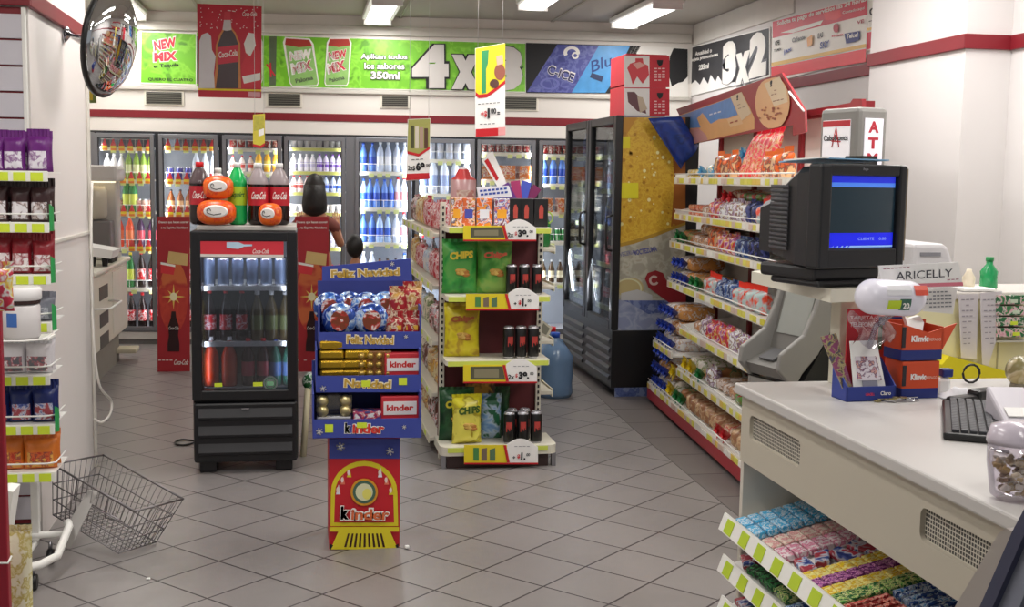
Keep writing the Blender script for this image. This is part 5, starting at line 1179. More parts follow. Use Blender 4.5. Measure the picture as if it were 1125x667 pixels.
RK = [one(lambda b, m=m, pn=pn, w_=w_, h_=h_, c=c: bag_fn(b, w_, h_, .055, mat(m, .3, vary=.15, scale=30, bump=.4), mat(c, .35), fold=1.2, panel=pack(pn, 34)), 'snack_bag', 'snack bag') for m, pn, w_, h_, d_, c in packs]
nm = ['top', 'second', 'third', 'fourth', 'fifth', 'sixth', 'lowest']
for j, z in enumerate(RZ):
    xr_ = rx+1.22+(-.012 if j in (4,) else 0)
    b = MB(); b.b2((-.25, -.02, z-.004), (xr_, .24, z), WIRE); sh = b.build('wire_shelf', t)
    b = MB(); b.b2((-.25, -.03, z-.036), (xr_+.004, -.022, z+.004), WIRE, bev=.002)
    b.build('front_rail', sh)
    for q in range(4 if j != 6 else 3):
        x = xr_-.035-q*.062; b = MB(); b.b2((x-.022, -.0345, z-.034), (x+.022, -.031, z-.002), TAGY); b.build('price_tag', sh)
    if j > 0:
        b = MB(); r_ = .035; b.tube([(-.25, -.02, z+r_), (xr_-.03, -.02, z+r_), (xr_, .0, z+r_), (xr_, .2, z+r_)], .0035, WIRE, 6); b.build('guard_wire', sh)
    m, pn_, w_, h_, d_, c = packs[j]; n_ = {0: 4, 1: 5, 2: 5, 3: 3, 4: 3, 5: 3, 6: 2}[j]
    for q in range(n_):
        x = xr_-w_/2-.004-q*(w_*1.0)
        for row in range(2):
            RK[j].place((-1.22+x+(rnd()-.5)*.01, RY+.045+row*.07+(rnd()-.5)*.01, z+.001), (rnd()-.5)*.3, f'{d_} on the {nm[j]} shelf of the left wire rack', None, f'{d_}s on the {nm[j]} shelf of the left rack', scale=(1.04, 1, (1.22 if j in (0, 1, 2) else 1.0)+.12*rnd()))
    if j in (1, 2, 3, 5):
        b = MB(); x = xr_+.004; m = mat('2f9a52', .4)
        b.surf(lambda u, v: Vector((x+.012*math.sin(u*3), -.02+.05*u, z-.03+.10*v*(1-.3*u)+.01*math.sin(v*9))), 4, 6, m); g_ = b.build('green_price_flap', sh)
# protein tub hanging in front
t = thing('supplement_tub', 'white lidded plastic tub with a printed label in front of the left rack', 'tub', (onY(24, 370, 4.5).x, 4.5, onY(24, 372, 4.5).z))
pz = .0
b = MB(); b.lathe([(.058, 0, M_('dcd8d8')), (.066, .012, M_('dcd8d8')), (.067, .12, M_('dcd8d8')), (.06, .13, M_('4a2c2a'))], seg=24); b.build('tub_body', t)
b = MB(); b.lathe([(.067, .132, M_('4a2c2a')), (.069, .145, M_('f2f0f0')), (.073, .148, M_('f2f0f0')), (.073, .185, M_('f2f0f0')), (.066, .192, M_('f2f0f0'))], seg=24); b.build('lid', t)
b = MB(); b.add([(.0675*math.sin(a), -.0675*math.cos(a), z) for a in (-.6, -.4, -.2, 0) for z in (.05, .10)], [(0, 2, 3, 1), (2, 4, 5, 3), (4, 6, 7, 5)], mat('3a6ab8', .5)); b.build('blue_label', t)
b = MB(); b.b2((-.3, .02, -.012), (.09, .14, -.001), WIRE, bev=.002); b.tube([(-.3, -.07, .0), (.02, -.07, .0), (.08, -.03, .0), (.08, .14, .0)], .004, WIRE, 6); b.tube([(.08, .14, 0), (.08, .25, .0)], .004, WIRE, 6)
b.build('hook_bracket', t)
# near red post with goods at the very left edge
NX = onZ(0, 640, .2)
t = thing('red_end_post', 'dark red shelf end post at the left edge of the view', 'post', (onY(4, 500, 3.2).x-.02, 3.2, 0))
b = MB(); b.b2((-.06, 0, 0), (.022, .03, 1.27), mat('9a1c30', .4), bev=.004); b.build('post_body', t); b = MB(); b.tube([(0.0, -.004, .56), (.024, -.006, .56), (.026, .02, .57)], .003, WIRE, 6); b.build('wire_clip', t)
b = MB(); b.b2((-.1, -.06, -.0), (.1, .10, .02), mat('9a1c30', .4)); b.build('foot_plate', t)
p = onY(6, 312, 3.15); t2 = thing('sweet_bag', 'pink and white sweet bag hanging at the left edge on the red post', 'bag', (p.x-.015, 3.15, p.z-.07)); b = MB(); bag_fn(b, .07, .11, .03, pack(['e8e0dc', 'd83a5a', 'f0d860', 'e8e8e8', 'c8304a'], 22)); b.build('wrapper', t2)
p = onY(18, 640, 3.35); t2 = thing('popcorn_bag', 'pale yellow snack bag low at the left edge beside the red post', 'bag', (p.x-.01, 3.35, .0)); b = MB(); bag_fn(b, .11, .60, .06, pack(['d8cc8a', 'e8e0b0', 'c8b860', 'f0ecd0'], 30)); b.build('wrapper', t2)
p = onY(13, 562, 3.6); t2 = thing('white_tray', 'small white plastic bin clipped at the left edge above the floor', 'bin', (p.x-.04, 3.6, p.z)); b = MB(); b.prism([(-.1, -.04, -.05), (.03, -.04, -.08), (.055, -.04, .07), (.03, -.04, .075), (-.1, -.04, .06)], (0, .09, 0), WIRE); b.build('bin_body', t2); b = MB(); b.prism([(-.1, -.042, -.03), (.02, -.042, -.05), (.032, -.042, .05), (-.1, -.042, .05)], (0, .002, 0), mat('6a6a70', .5)); b.build('dark_insert', t2); b = MB(); b.b2((-.12, .03, -.9+.1), (-.09, .06, .06), WIRE); b.build('support_post', t2)
# ================================================================ wire basket on the floor
t = thing('shopping_basket', 'tilted empty chrome wire shopping basket on the floor beside the rack', 'basket')
Lr, Wr, lb, wb_, hb = .235, .15, .19, .115, .22
t.location = (-.84, 5.10, .075); t.rotation_euler = (0, 0, 0)
ez, ex, ey = -.588, -.077, .307
Mx = Matrix.Rotation(ez, 3, 'Z') @ Matrix.Rotation(ex, 3, 'X') @ Matrix.Rotation(ey, 3, 'Y')
WR = mat('8a8688', .3, .8)
def bp_(x, y, z): return Mx @ Vector((x, y, z))
def lerp(a, c, u): return a+(c-a)*u
def ringpt(h_): L_ = lerp(lb, Lr, h_); W_ = lerp(wb_, Wr, h_); return [(-L_, -W_), (L_, -W_), (L_, W_), (-L_, W_)]
b = MB()
for h_, r_ in ((1, .0045), (.62, .0028), (.3, .0028), (0, .003)):
    q = ringpt(h_)
    for i in range(4):
        a, c = q[i], q[(i+1) % 4]; b.tube([tuple(bp_(a[0], a[1], hb*h_)), tuple(bp_(c[0], c[1], hb*h_))], r_, WR, 6)
for side, n_ in ((0, 16), (1, 9), (2, 16), (3, 9)):
    top, bot = ringpt(1), ringpt(0)
    for i in range(n_+1):
        u = i/n_; a = [lerp(top[side][k], top[(side+1) % 4][k], u) for k in (0, 1)]; c = [lerp(bot[side][k], bot[(side+1) % 4][k], u) for k in (0, 1)]
        b.tube([tuple(bp_(a[0], a[1], hb)), tuple(bp_(c[0], c[1], 0))], .0017, WR, 4)
b.build('side_wires', t)
b = MB()
for i in range(17): x = lerp(-lb, lb, i/16); b.tube([tuple(bp_(x, -wb_, 0)), tuple(bp_(x, wb_, 0))], .0017, WR, 4)
for i in range(9): y = lerp(-wb_, wb_, i/8); b.tube([tuple(bp_(-lb, y, 0)), tuple(bp_(lb, y, 0))], .0017, WR, 4)
b.build('bottom_grid', t)
b = MB(); b.tube([tuple(bp_(-.09, -Wr, hb)), tuple(bp_(-.09, -Wr*.9, hb*.55)), tuple(bp_(-.09, -.02, hb*.35))], .003, WR, 5); b.tube([tuple(bp_(.09, -Wr, hb)), tuple(bp_(.09, -Wr*.9, hb*.55)), tuple(bp_(.09, -.02, hb*.35))], .003, WR, 5); b.tube([tuple(bp_(-.09, -.02, hb*.35)), tuple(bp_(.09, -.02, hb*.35))], .006, WR, 6); b.build('carry_handle', t)
q = [onY(97, 538, 5.0), onY(108, 540, 5.0), onY(78, 602, 4.86), onY(60, 600, 4.86)]
b = MB(); b.prism([tuple(v) for v in q], (0, .006, 0), mat('8e8a86', .4, .3)); o = b.build('flat_strap'); tag(o, 'flat grey metal strip leaning from the rack foot up to the basket', 'metal strip')
# ================================================================ coffee counter on the left
t = thing('side_counter', 'cream cabinet counter with rounded edge on the left beyond the column', 'counter', (-2.0, 8.66, 0))
b = MB(); b.b2((-.08, 0, .28), (.53, 1.65, .85), mat('d8d2c2', .5), bev=.02); b.b2((-.06, .05, .0), (.46, 1.6, .28), mat('8c867c', .6)); b.build('cabinet_body', t)
b = MB(); b.b2((-.08, -.02, .85), (.56, 1.68, .885), mat('e0dbcc', .4), bev=.012); b.build('worktop', t)
b = MB(); b.b2((.52, .85, .33), (.537, 1.6, .82), mat('dcd6c8', .45), bev=.006); b.build('door', t)
b = MB(); b.b2((.25, 1.45, .08), (.62, 1.66, .12), mat('c8c2a8', .5), bev=.01); b.build('foot_shelf', t)
for z in (.70, .50, .34):
    b = MB(); b.b2((.51, .25, z-.05), (.535, .62, z+.05), mat('5a5650', .6)); d_ = b.build('drawer_slot', t)
b = MB(); b.tube([(.54, .0, .62), (.64, .05, .62), (.64, .55, .62), (.54, .6, .62)], .008, WIRE, 6); b.build('towel_rail', t)
t = thing('coffee_machine', 'pale grey coffee dispenser with a glowing hood on the left counter', 'coffee machine', (-1.66, 9.86, .887)); t.scale = (1, 1, 1.06)
GRYM = mat('b8b4b0', .4)
b = MB(); b.b2((-.16, .0, 0), (.16, .38, .04), GRYM, bev=.01); b.b2((-.16, .22, .04), (.16, .38, .62), GRYM, bev=.02); b.build('body', t)
b = MB(); b.b2((-.17, -.06, .60), (.20, .38, .72), mat('cfcac6', .4), bev=.025); b.build('hood', t)
b = MB(); b.b2((-.12, -.02, .588), (.15, .2, .60), mat('fff0cc', .5, emit=2, vary=0)); b.build('lamp_strip', t)
b = MB(); b.b2((-.13, .02, .05), (.13, .22, .30), mat('6e6a6a', .4), bev=.015); b.build('grey_tank', t)
b = MB(); b.lathe([(.08, .31, mat('b8b0a0', .2)), (.095, .34, mat('b8b0a0', .2)), (.095, .52, mat('b8b0a0', .2)), (.08, .56, mat('b8b0a0', .2))], c=(0, .11, 0), seg=18); b.build('clear_tank', t)
t = thing('cup_tray', 'white slanted tray holding dark cups on the left counter', 'tray', (-1.56, 9.15, .887)); b = MB(); b.prism([(-.14, 0, .10), (.14, 0, .06), (.16, 0, .12), (-.12, 0, .17)], (0, .35, 0), WHITE); b.build('tray_top', t)
for i in range(3): b = MB(); b.lathe([(.02, 0, BLACK), (.028, .08, BLACK)], c=(-.09+i*.09, .05, 0), seg=12); b.build('dark_leg', t)
cups = one(lambda b: b.lathe([(.022, 0, BLACK), (.032, .085, BLACK), (.033, .09, WHITE)], seg=12), 'paper_cup', 'cup')
for i in range(4): cups.place((-1.49, 9.56+i*.075, .887), 0, 'dark paper cup in a row at the front edge of the left counter', None, 'paper cups on the left counter')
# ================================================================ bread rack along the right side
TR = math.radians(4.9)
RO = Vector((2.299, 6.033, 0)); lx = Vector((math.cos(TR), -math.sin(TR), 0)); ly = Vector((math.sin(TR), math.cos(TR), 0))
RZA = -TR
def RP(x, y, z): return RO+lx*x+ly*y+Vector((0, 0, z))
Y0, Y1_ = -.62, 2.0
t = thing('bread_shelving', 'long white bread shelving with red base along the right side of the shop', 'shelving', RO, RZA)
b = MB(); b.b2((.48, Y0, .1), (.51, Y1_, 1.98), mat('e2dfda', .5)); b.build('back_panel', t)
for y in (Y0, .25, 1.12, Y1_-.05):
    b = MB(); b.b2((.455, y, .0), (.48, y+.05, 2.0), mat('8a1c24', .45), bev=.003); b.build('upright', t)
b = MB(); b.b2((.455, Y0-.02, 1.95), (.51, Y1_, 2.0), mat('8a1c24', .45)); b.build('top_rail', t)
b = MB(); b.b2((0.01, Y0, .02), (.45, Y1_, .10), mat('3a2a2a', .6)); b.b2((-.012, Y0, .03), (.01, Y1_, .105), mat('a8202c', .4), bev=.003); b.build('red_plinth', t)
LV = [('top', .15, 1.60, Y0+.05, Y1_), ('second', .15, 1.35, Y0, Y1_-.03), ('third', .13, 1.15, Y0, Y1_), ('fourth', .11, .87, Y0, Y1_-.05), ('fifth', .07, .605, Y0, 1.38), ('far basket', .03, .43, 1.40, Y1_), ('sixth', .04, .34, Y0, 1.30), ('bottom', 0, .125, Y0, Y1_)]
for nmv, xl_, z, y0, y1 in LV:
    b = MB(); b.b2((xl_, y0, z-.015), (.47, y1, z), WIRE, bev=.002)
    b.prism([(xl_, y1-.004, z-.02), (.47, y1-.004, z-.02), (.47, y1-.004, z+.10), (xl_+.05, y1-.004, z+.045), (xl_, y1-.004, z+.04)], (0, .004, 0), WIRE)
    sh = b.build('shelf', t)
    b = MB(); b.b2((xl_-.010, y0, z-.025), (xl_-.003, y1, z+.022), mat('e9e4da', .5)); b.tube([(xl_-.006, y0, z+.045), (xl_-.006, y1, z+.045)], .004, WIRE, 5)
    b.build('front_rail', sh)
    y = y0+.03
    while y < y1-.05:
        w_ = .045+.03*rnd()
        if rnd() < .82: b = MB(); b.b2((xl_-.0135, y, z-.018), (xl_-.0102, y+w_, z+.014), mat(['e2dc5a', 'dcd648', 'e8c85a', 'f2efe6', 'd8c0b0', 'e6de60'][int(rnd()*6)], .5)); b.build('price_label', sh)
        y += w_+.008
# bread and bags
CB = lambda *c, s=20, **k: pack(list(c), s, .25, **k)
TB = mat('2a48b8', .35); TBL = mat('6ab0d8', .35); TY = mat('e8cc20', .35); TG = mat('2a8a4a', .4); TRD = mat('d8303a', .35); TO = mat('e8702a', .35)
KL = {
 'bluewhite': (loaf_kind('bread_loaf', CB('ece8e4', 'f0ece8', 'c8a078', 'dcd8e4', 'e8e4e0'), TB, .11, .26, .10), 'white wrapped loaf with a blue tie'),
 'brownblue': (loaf_kind('bread_loaf', CB('b0703c', 'c48c50', 'e0d4c8', 'c08048', 'd89a58'), TB, .11, .26, .10), 'brown loaf with a blue tie'),
 'toast': (loaf_kind('bread_loaf', CB('b88a68', 'c8a07c', 'd8b890', 'a87858', s=14), None, .10, .30, .12), 'brown sliced loaf in a clear wrapper'),
 'yellow': (loaf_kind('bread_loaf', CB('c8b8a0', 'd8d0c8', '7a8a4a', 'e0d8d0'), TY, .15, .26, .12), 'loaf bag with a large yellow tie'),
 'green': (loaf_kind('bread_loaf', CB('a88a60', 'c0a070', '4a8a5a', 'b87a50'), TG, .13, .24, .10), 'bun bag with a green tie'),
 'red': (loaf_kind('bread_loaf', CB('c89a70', 'd8b088', 'c83a3a', 'e0c8b0'), TRD, .12, .24, .10), 'bun bag with a red tie'),
 'lblue': (loaf_kind('bread_loaf', CB('d8c8a0', 'e8dcc0', '6aa8c8', 'e0d0b0'), TBL, .12, .22, .11), 'bun bag with a light blue tie'),
 'orange': (one(lambda b: bag_fn(b, .15, .15, .07, CB('e8702a', 'e8682a', 'a84a3a', '6a4a3a', 'e0b080'), mat('e8702a', .35), fold=1.5), 'snack_bag', 'snack bag'), 'orange topped snack bag'),
 'flaty': (one(lambda b: b.box((0, 0, .018), (.12, .2, .036), CB('d8c060', 'e0cc80', 'c89a40', 'e8e0c0'), bev=.012), 'pastry_pack', 'pastry pack'), 'flat yellowish pastry pack'),
 'pinkf': (one(lambda b: b.box((0, 0, .02), (.12, .2, .04), CB('e8a080', 'e87a4a', 'e8c0b0', 'd86a4a'), bev=.014), 'pastry_pack', 'pastry pack'), 'flat pink and orange pastry pack'),
 'longr': (one(lambda b: bag_fn(b, .075, .30, .05, CB('d83a4a', 'd84a50', 'e8b0a0', 'c8904a', 'd8303a', s=24), mat('d82a3a', .3), fold=2), 'long_snack_bag', 'snack bag'), 'long red and clear snack bag'),
 'whitev': (one(lambda b: bag_fn(b, .13, .12, .09, CB('e0dce4', 'c8b8c8', '8a6a9a', '9a7a40', 'f0f0f4', s=26), fold=1), 'snack_bag', 'snack bag'), 'white and violet snack bag'),
 'navy': (one(lambda b: bag_fn(b, .10, .12, .08, CB('1c2450', '2a3468', '4a5090', '141a3c', s=16)), 'snack_bag', 'snack bag'), 'navy blue snack bag'),
 'purple': (one(lambda b: bag_fn(b, .12, .12, .09, CB('8a3a7a', 'b04a8a', 'e8c0d8', 'd8b030', 'c83a4a', s=22)), 'snack_bag', 'snack bag'), 'purple and yellow snack bag'),
 'blueb': (one(lambda b: bag_fn(b, .12, .12, .09, CB('2a4a8a', '4a6aa8', 'a8b8d0', '2a3a6a', s=20)), 'snack_bag', 'snack bag'), 'blue snack bag'),
 'redb': (one(lambda b: bag_fn(b, .13, .12, .10, CB('e83a2a', 'e85a3a', 'd8a0a0', 'b8d0d0', s=18), mat('f04030', .35), fold=2), 'snack_bag', 'snack bag'), 'bright red topped snack bag'),
 'brown': (loaf_kind('pastry_bag', CB('b87a50', 'c8946a', 'd8b090', '8a5a3a', 'e0d0c8', s=26), None, .13, .22, .08, 'pastry'), 'clear bag of brown pastries'),
 'redlie': (one(lambda b: b.box((0, 0, .025), (.14, .22, .05), CB('c83a3a', 'd85a4a', '8a2a2a', '5a8a3a', s=20), bev=.02), 'snack_bag', 'snack bag'), 'dark red bag lying flat'),
}
def row(lv, y, spec):
    """spec: (kind, count, dx, dz) laid from the far end towards the door"""
    nmv, xl_, z, y0, y1 = [l for l in LV if l[0] == lv][0]
    for key, n, dx, dz in spec:
        kd, lab = KL[key]; w_ = {'yellow': .16, 'orange': .155, 'longr': .085, 'toast': .108, 'navy': .11, 'redlie': .15, 'whitev': .135, 'redb': .135, 'brown': .135, 'green': .135, 'bluewhite': .113, 'brownblue': .113}.get(key, .125)
        bag = key in ('orange', 'longr', 'whitev', 'navy', 'purple', 'blueb', 'redb'); dep = .06 if bag else .15
        for i in range(n):
            y -= w_/2
            if y-w_/2 < y0-.02: return
            rz = RZA-PI/2+(rnd()-.5)*.12
            p = RP(xl_+.03+dep+dx, y, z+.002+dz)
            lb = f'{lab} on the {nmv} shelf of the bread rack' if nmv != 'far basket' else f'{lab} in the low far wire basket'
            if dz > .01: lb = 'upper '+lb
            if key == 'longr':
                kd.place(p, 0, lb, None, lb, rot=(-.35+0*rnd(), 0, rz)); 
            else: kd.place(p, rz, lb, None, lb, scale=(1, 1, .92+.16*rnd()))
            y -= w_/2+.003
row('top', 1.98, [('flaty', 4, 0, 0), ('lblue', 1, 0, 0), ('lblue', 1, .06, 0), ('orange', 3, 0, 0), ('longr', 6, 0, 0), ('orange', 3, 0, 0)])
row('top', 1.98, [('flaty', 4, 0, .038)])
row('top', 1.0, [('lblue', 2, .14, .10)])
row('second', 1.92, [('pinkf', 3, 0, 0), ('brown', 2, 0, 0), ('purple', 2, 0, 0), ('whitev', 4, 0, 0), ('navy', 2, 0, 0), ('redb', 4, 0, 0)])
row('second', 1.92, [('pinkf', 3, 0, .042)]); row('second', 1.05, [('red', 2, .06, .09)]); row('second', .75, [('redlie', 5, .03, .13)])
row('third', 1.96, [('green', 2, 0, 0), ('brown', 3, 0, 0), ('orange', 2, .01, 0), ('purple', 3, 0, 0), ('blueb', 2, 0, 0), ('navy', 2, 0, 0)])
row('third', 1.6, [('brown', 2, .03, .082)])
row('fourth', 1.9, [('bluewhite', 1, 0, 0), ('bluewhite', 1, 0, 0), ('brownblue', 2, 0, 0), ('green', 2, 0, 0), ('redb', 2, 0, 0), ('blueb', 3, 0, 0), ('redb', 4, 0, 0)])
row('fourth', 1.9, [('bluewhite', 2, 0, .105), ('brownblue', 1, 0, .105)])
row('fifth', 1.34, [('brown', 2, 0, 0), ('whitev', 1, 0, 0), ('purple', 4, 0, 0), ('whitev', 2, 0, 0), ('purple', 4, 0, 0), ('navy', 2, 0, 0)])
row('far basket', 1.97, [('bluewhite', 4, 0, 0)]); row('far basket', 1.97, [('bluewhite', 2, 0, .105), ('brownblue', 2, 0, .105)]); row('far basket', 1.97, [('bluewhite', 2, .01, .21), ('brownblue', 2, .01, .21)])
row('sixth', 1.25, [('yellow', 2, 0, 0), ('green', 1, 0, 0), ('whitev', 1, 0, 0), ('brown', 3, 0, 0), ('redlie', 4, 0, 0), ('redb', 3, 0, 0)])
row('bottom', 1.96, [('bluewhite', 4, 0, 0), ('yellow', 1, 0, 0), ('green', 2, 0, 0), ('toast', 7, 0, 0), ('red', 2, 0, 0), ('toast', 3, 0, 0)])
row('bottom', 1.96, [('brownblue', 4, 0, .105), ('yellow', 1, .02, .125)]); row('bottom', 1.96, [('bluewhite', 4, .01, .21)])
# header board
s = Sheet(RP(.30, 0, 0), -lx, .012)
RB = mat('98202a', .45)
s.back([(743, 120), (859, 80), (884, 122), (871, 137), (761, 158)], RB); s.back([(871, 137), (884, 122), (885, 145), (871, 149)], RB)
s.poly([(743, 128), (803, 107), (815, 101), (824, 118), (829, 130), (829, 142), (812, 146), (762, 158), (755, 150)], mat('dca66c', .4, vary=.1))
s.poly([(744, 128.5), (803, 107.5), (811, 126), (800, 130), (790, 131), (781, 136), (772, 124), (766, 130), (770, 140), (756, 141)], mat('5a8ac8', .4, vary=.2, scale=20))
s.poly([(756, 142), (768, 141), (776, 148), (778, 154), (763, 157)], mat('c8908a', .4)); s.poly([(803, 106), (815, 101), (826, 124), (815, 133)], mat('d8c0a0', .4)); s.poly([(799, 131), (813, 127), (817, 136), (803, 140)], mat('e0b888', .4))
s.lines([(780, 127, 794, 123)], mat('d8dce8', .5), 1.6); s.text('!', (810, 110.5), (812, 110), 6, INK, .04); s.lines([(811, 116, 820, 113), (812, 120, 821, 117)], mat('9a7a6a', .5)); s.lines([(803, 136, 813, 133)], mat('a84a3a', .5), 1.6)
cir = [(850+19*math.cos(a*PI/14), 113+29*math.sin(a*PI/14)) for a in range(28)]
cir = [(x, max(y, 83+(-.28)*(x-859))) if y < 100 else (x, min(y, 141-.18*(x-850))) for x, y in cir]
s.poly(cir, mat('dca878', .4, vary=.08)); s.poly([(841, 92), (858, 84), (865, 98), (867, 112), (852, 117)], mat('dcc4a4', .4)); s.text('!', (847.5, 96), (850, 95), 7, INK, .05); s.lines([(848, 101, 856, 99), (849, 105, 856, 103), (851, 112, 864, 109)], mat('9a6a5a', .5), 1)
random.seed(3)
for i in range(22): k_ = s.k; s.disc((836+rnd()*24, 118+rnd()*14), 1.4, 1.2, mat('a8583a', .4), 7); s.k = k_
s.mb.tube([tuple(s.p(869, 101, .01)), tuple(s.p(885, 122, .01))], .006, PAPER, 6)
o = s.build('header_board', t); 
o.parent = None; o.matrix_world = Matrix.Identity(4)
bpy.context.view_layer.update(); o.parent = t; o.matrix_parent_inverse = t.matrix_world.inverted()
s = Sheet(RP(.44, 0, 0), -lx, .02); s.back([(884, 122), (934, 113), (937, 108.5), (947, 108.5), (947, 118.5), (890, 127)], RB); tag(s.build('red_bracket_arm'), 'dark red bracket arm reaching behind the cash machine topper', 'bracket')
# ================================================================ cash machine
AC = onY(868, 400, 4.62); th = math.radians(-76)
fa = Fr((AC.x, 4.62, 0), th)
o0 = fa(-.15, .0, 0)
t = thing('cash_machine', 'grey cash machine with black body and tall sign standing behind the counter', 'cash machine', o0, th)
GA = mat('8c8a86', .45, vary=.03); GA2 = mat('767470', .5)
prof = [(0, 0), (0, .74), (-.06, .80), (-.05, .87), (.07, .95), (.12, 1.05), (.17, 1.20), (.23, 1.26), (.37, 1.26), (.28, 1.07), (.15, .86), (.07, .78), (.045, .74), (.045, 0)]
b = MB()
for x0 in (-.15, .125): b.prism([(x0, y, z) for y, z in prof][::-1], (.025, 0, 0), GA)
b.prism([(-.13, y, z) for y, z in [(.0, 0), (.0, .74), (.04, .74), (.04, 0)]][::-1], (.26, 0, 0), GA); b.prism([(-.13, y, z) for y, z in [(.20, 1.16), (.24, 1.25), (.36, 1.25), (.32, 1.16)]][::-1], (.26, 0, 0), GA)
b.build('grey_fascia_shell', t, bevel=.008)
b = MB(); b.prism([(-.125, y, z) for y, z in [(-.03, .80), (.10, .86), (.18, 1.17), (.26, 1.17), (.10, .86), (.03, .76), (0, .75)]][::-1], (.25, 0, 0), GA2); b.build('control_panel', t)
b = MB(); b.prism([(-.10, .118, .93), (.10, .118, .93), (.10, .165, 1.11), (-.10, .165, 1.11)], (0, -.006, .002), mat('9a9d98', .3)); b.build('screen', t)
b = MB(); b.prism([(-.07, .0, .822), (.03, .0, .822), (.03, .08, .86), (-.07, .08, .86)], (0, -.002, .006), mat('6a6a6c', .4, .4)); b.build('keypad', t)
b = MB(); b.prism([(.06, .02, .835), (.13, .02, .835), (.13, .07, .855), (.06, .07, .855)], (0, -.002, .008), mat('e0e0dc', .4)); b.build('card_reader', t)
b = MB(); b.b2((-.152, -.002, .735), (.152, .045, .742), BLACK); b.build('black_seam', t)
b = MB(); b.b2((-.11, -.004, .52), (.11, .002, .60), mat('55534f', .5)); b.build('cash_slot', t)
b = MB(); b.b2((-.06, -.003, .66), (.06, .0, .672), mat('c8c6c0', .4)); b.build('badge', t)
b = MB(); b.b2((-.14, .046, 0), (.14, .62, .74), mat('1f2022', .5)); b.prism([(-.14, .08, .74), (-.14, .16, .86), (-.14, .29, 1.07), (-.14, .36, 1.22), (-.14, .62, 1.22), (-.14, .62, .74)][::-1], (.28, 0, 0), mat('1f2022', .5)); b.build('black_body', t)
b = MB(); b.b2((-.06, .42, 1.22), (.06, .50, 1.72), BLACK); b.build('sign_column', t)
# topper sign with its own corner
TC = onY(943, 140, 4.95); tl = fa.R.inverted() @ (Vector((TC.x, 4.95, 0))-o0); zt0, zt1 = onY(943, 175, 4.95).z-.06, onY(943, 117, 4.95).z
wv = .27; dv = .17; x1_, y0_ = tl.x, tl.y
b = MB(); b.b2((x1_-wv, y0_, zt0), (x1_, y0_+dv, zt1), GA, bev=.02); b.build('sign_housing', t)
b = MB(); b.b2((x1_-wv+.03, y0_-.004, zt0+.01), (x1_-.05, y0_+.002, zt1-.055), mat('f2eff2', .4, emit=.35)); b.b2((x1_-wv+.03, y0_-.006, zt1-.085), (x1_-.05, y0_-.003, zt1-.058), mat('c83a44', .4))
b.text('CaboRoncs', (x1_-wv+.04, y0_-.007, zt1-.15), (1, 0, 0), (0, 0, 1), .17, .028, INK, .03)
cx_ = x1_-wv/2-.01; cz_ = zt1-.135
for sg in (-1, 1): b.tube([(cx_-.025*sg, y0_-.006, cz_-.045), (cx_+.0, y0_-.006, cz_+.045)], .003, RED, 4)
b.tube([(cx_-.03, y0_-.006, cz_-.015), (cx_+.035, y0_-.006, cz_-.02)], .003, RED, 4)
b.build('front_sign', t)
b = MB(); b.b2((x1_-.002, y0_+.035, zt0+.01), (x1_+.004, y0_+dv-.03, zt1-.05), mat('eeecf4', .4, emit=.35))
for i, ch in enumerate('ATM'):
    b.text(ch, (x1_+.005, y0_+.055, zt1-.115-i*.072), (0, 1, 0), (0, 0, 1), .06, .052, mat('c0283c', .4), .05)
b.build('side_sign', t)
# ================================================================ checkout counter
CX = 1.385; CT = .948; CY1 = 3.56; CY0 = 1.80
CW = mat('c9c6c3', .35, vary=.02); CF = mat('c2bbab', .5, vary=.02, scale=3)
t = thing('checkout_counter', 'cream checkout counter with pale grey top, mesh vents and open sweet shelves', 'counter', (CX, CY0, 0))
L_ = CY1-CY0
b = MB(); b.b2((0, 0, CT-.035), (1.25, L_, CT), CW, bev=.006); b.build('worktop', t)
# front panel with two rounded openings
zb, zt_ = .693, CT-.035
v1 = (3.478-CY0, 3.09-CY0, .780, .858); v2 = (2.425-CY0, 2.10-CY0, .778, .860)
b = MB(); x0, x1 = .025, .05
b.b2((x0, 0, zt_-.055), (x1, L_-.01, zt_), CF); b.b2((x0, 0, zb), (x1, L_-.01, .779), CF)
b.b2((x0, v1[0], .779), (x1, L_-.01, zt_-.055), CF); b.b2((x0, v2[0], .779), (x1, v1[1], zt_-.055), CF); b.b2((x0, 0, .779), (x1, v2[1], zt_-.055), CF)
b.build('front_panel', t)
for v in (v1, v2):
    pf = perfor('c9c4b6', '3a3834', 95, .3, 'vent_mesh')
    b = MB(); b.b2((x0+.012, v[1]-.0, .775), (x0+.016, v[0], .86), pf)
    g_ = b.build('vent_mesh', t)
    q = [(x0-.001, v[1], .776), (x0-.001, v[0], .776), (x0-.001, v[0], .861), (x0-.001, v[1], .861)]
    for (ya, za, sy, sz) in ((v[1], .779, 1, 1), (v[0], .779, -1, 1), (v[1], zt_-.055, 1, -1), (v[0], zt_-.055, -1, -1)):
        r = .022; pts = [(x0, ya, za)]+[(x0, ya+sy*(r-r*math.sin(a)), za+sz*(r-r*math.cos(a))) for a in [PI/2*i/5 for i in range(6)]]
        b = MB(); b.prism(pts, (.02, 0, 0), CF); b.build('vent_corner', g_)
b = MB(); b.b2((.03, L_-.03, 0), (.62, L_-.005, CT-.035), mat('d2ccc0', .5), bev=.002); b.build('end_panel', t)
b = MB(); b.b2((.60, 0, 0), (.62, L_-.03, CT-.035), mat('c4beb4', .6)); b.b2((.05, 0, zb), (.6, L_-.03, zb+.012), mat('b8b2a8', .6)); b.build('inner_panel', t)
b = MB(); b.b2((.04, 0, .02), (.6, L_-.03, .05), mat('b8b2a8', .6)); b.build('bottom_deck', t)
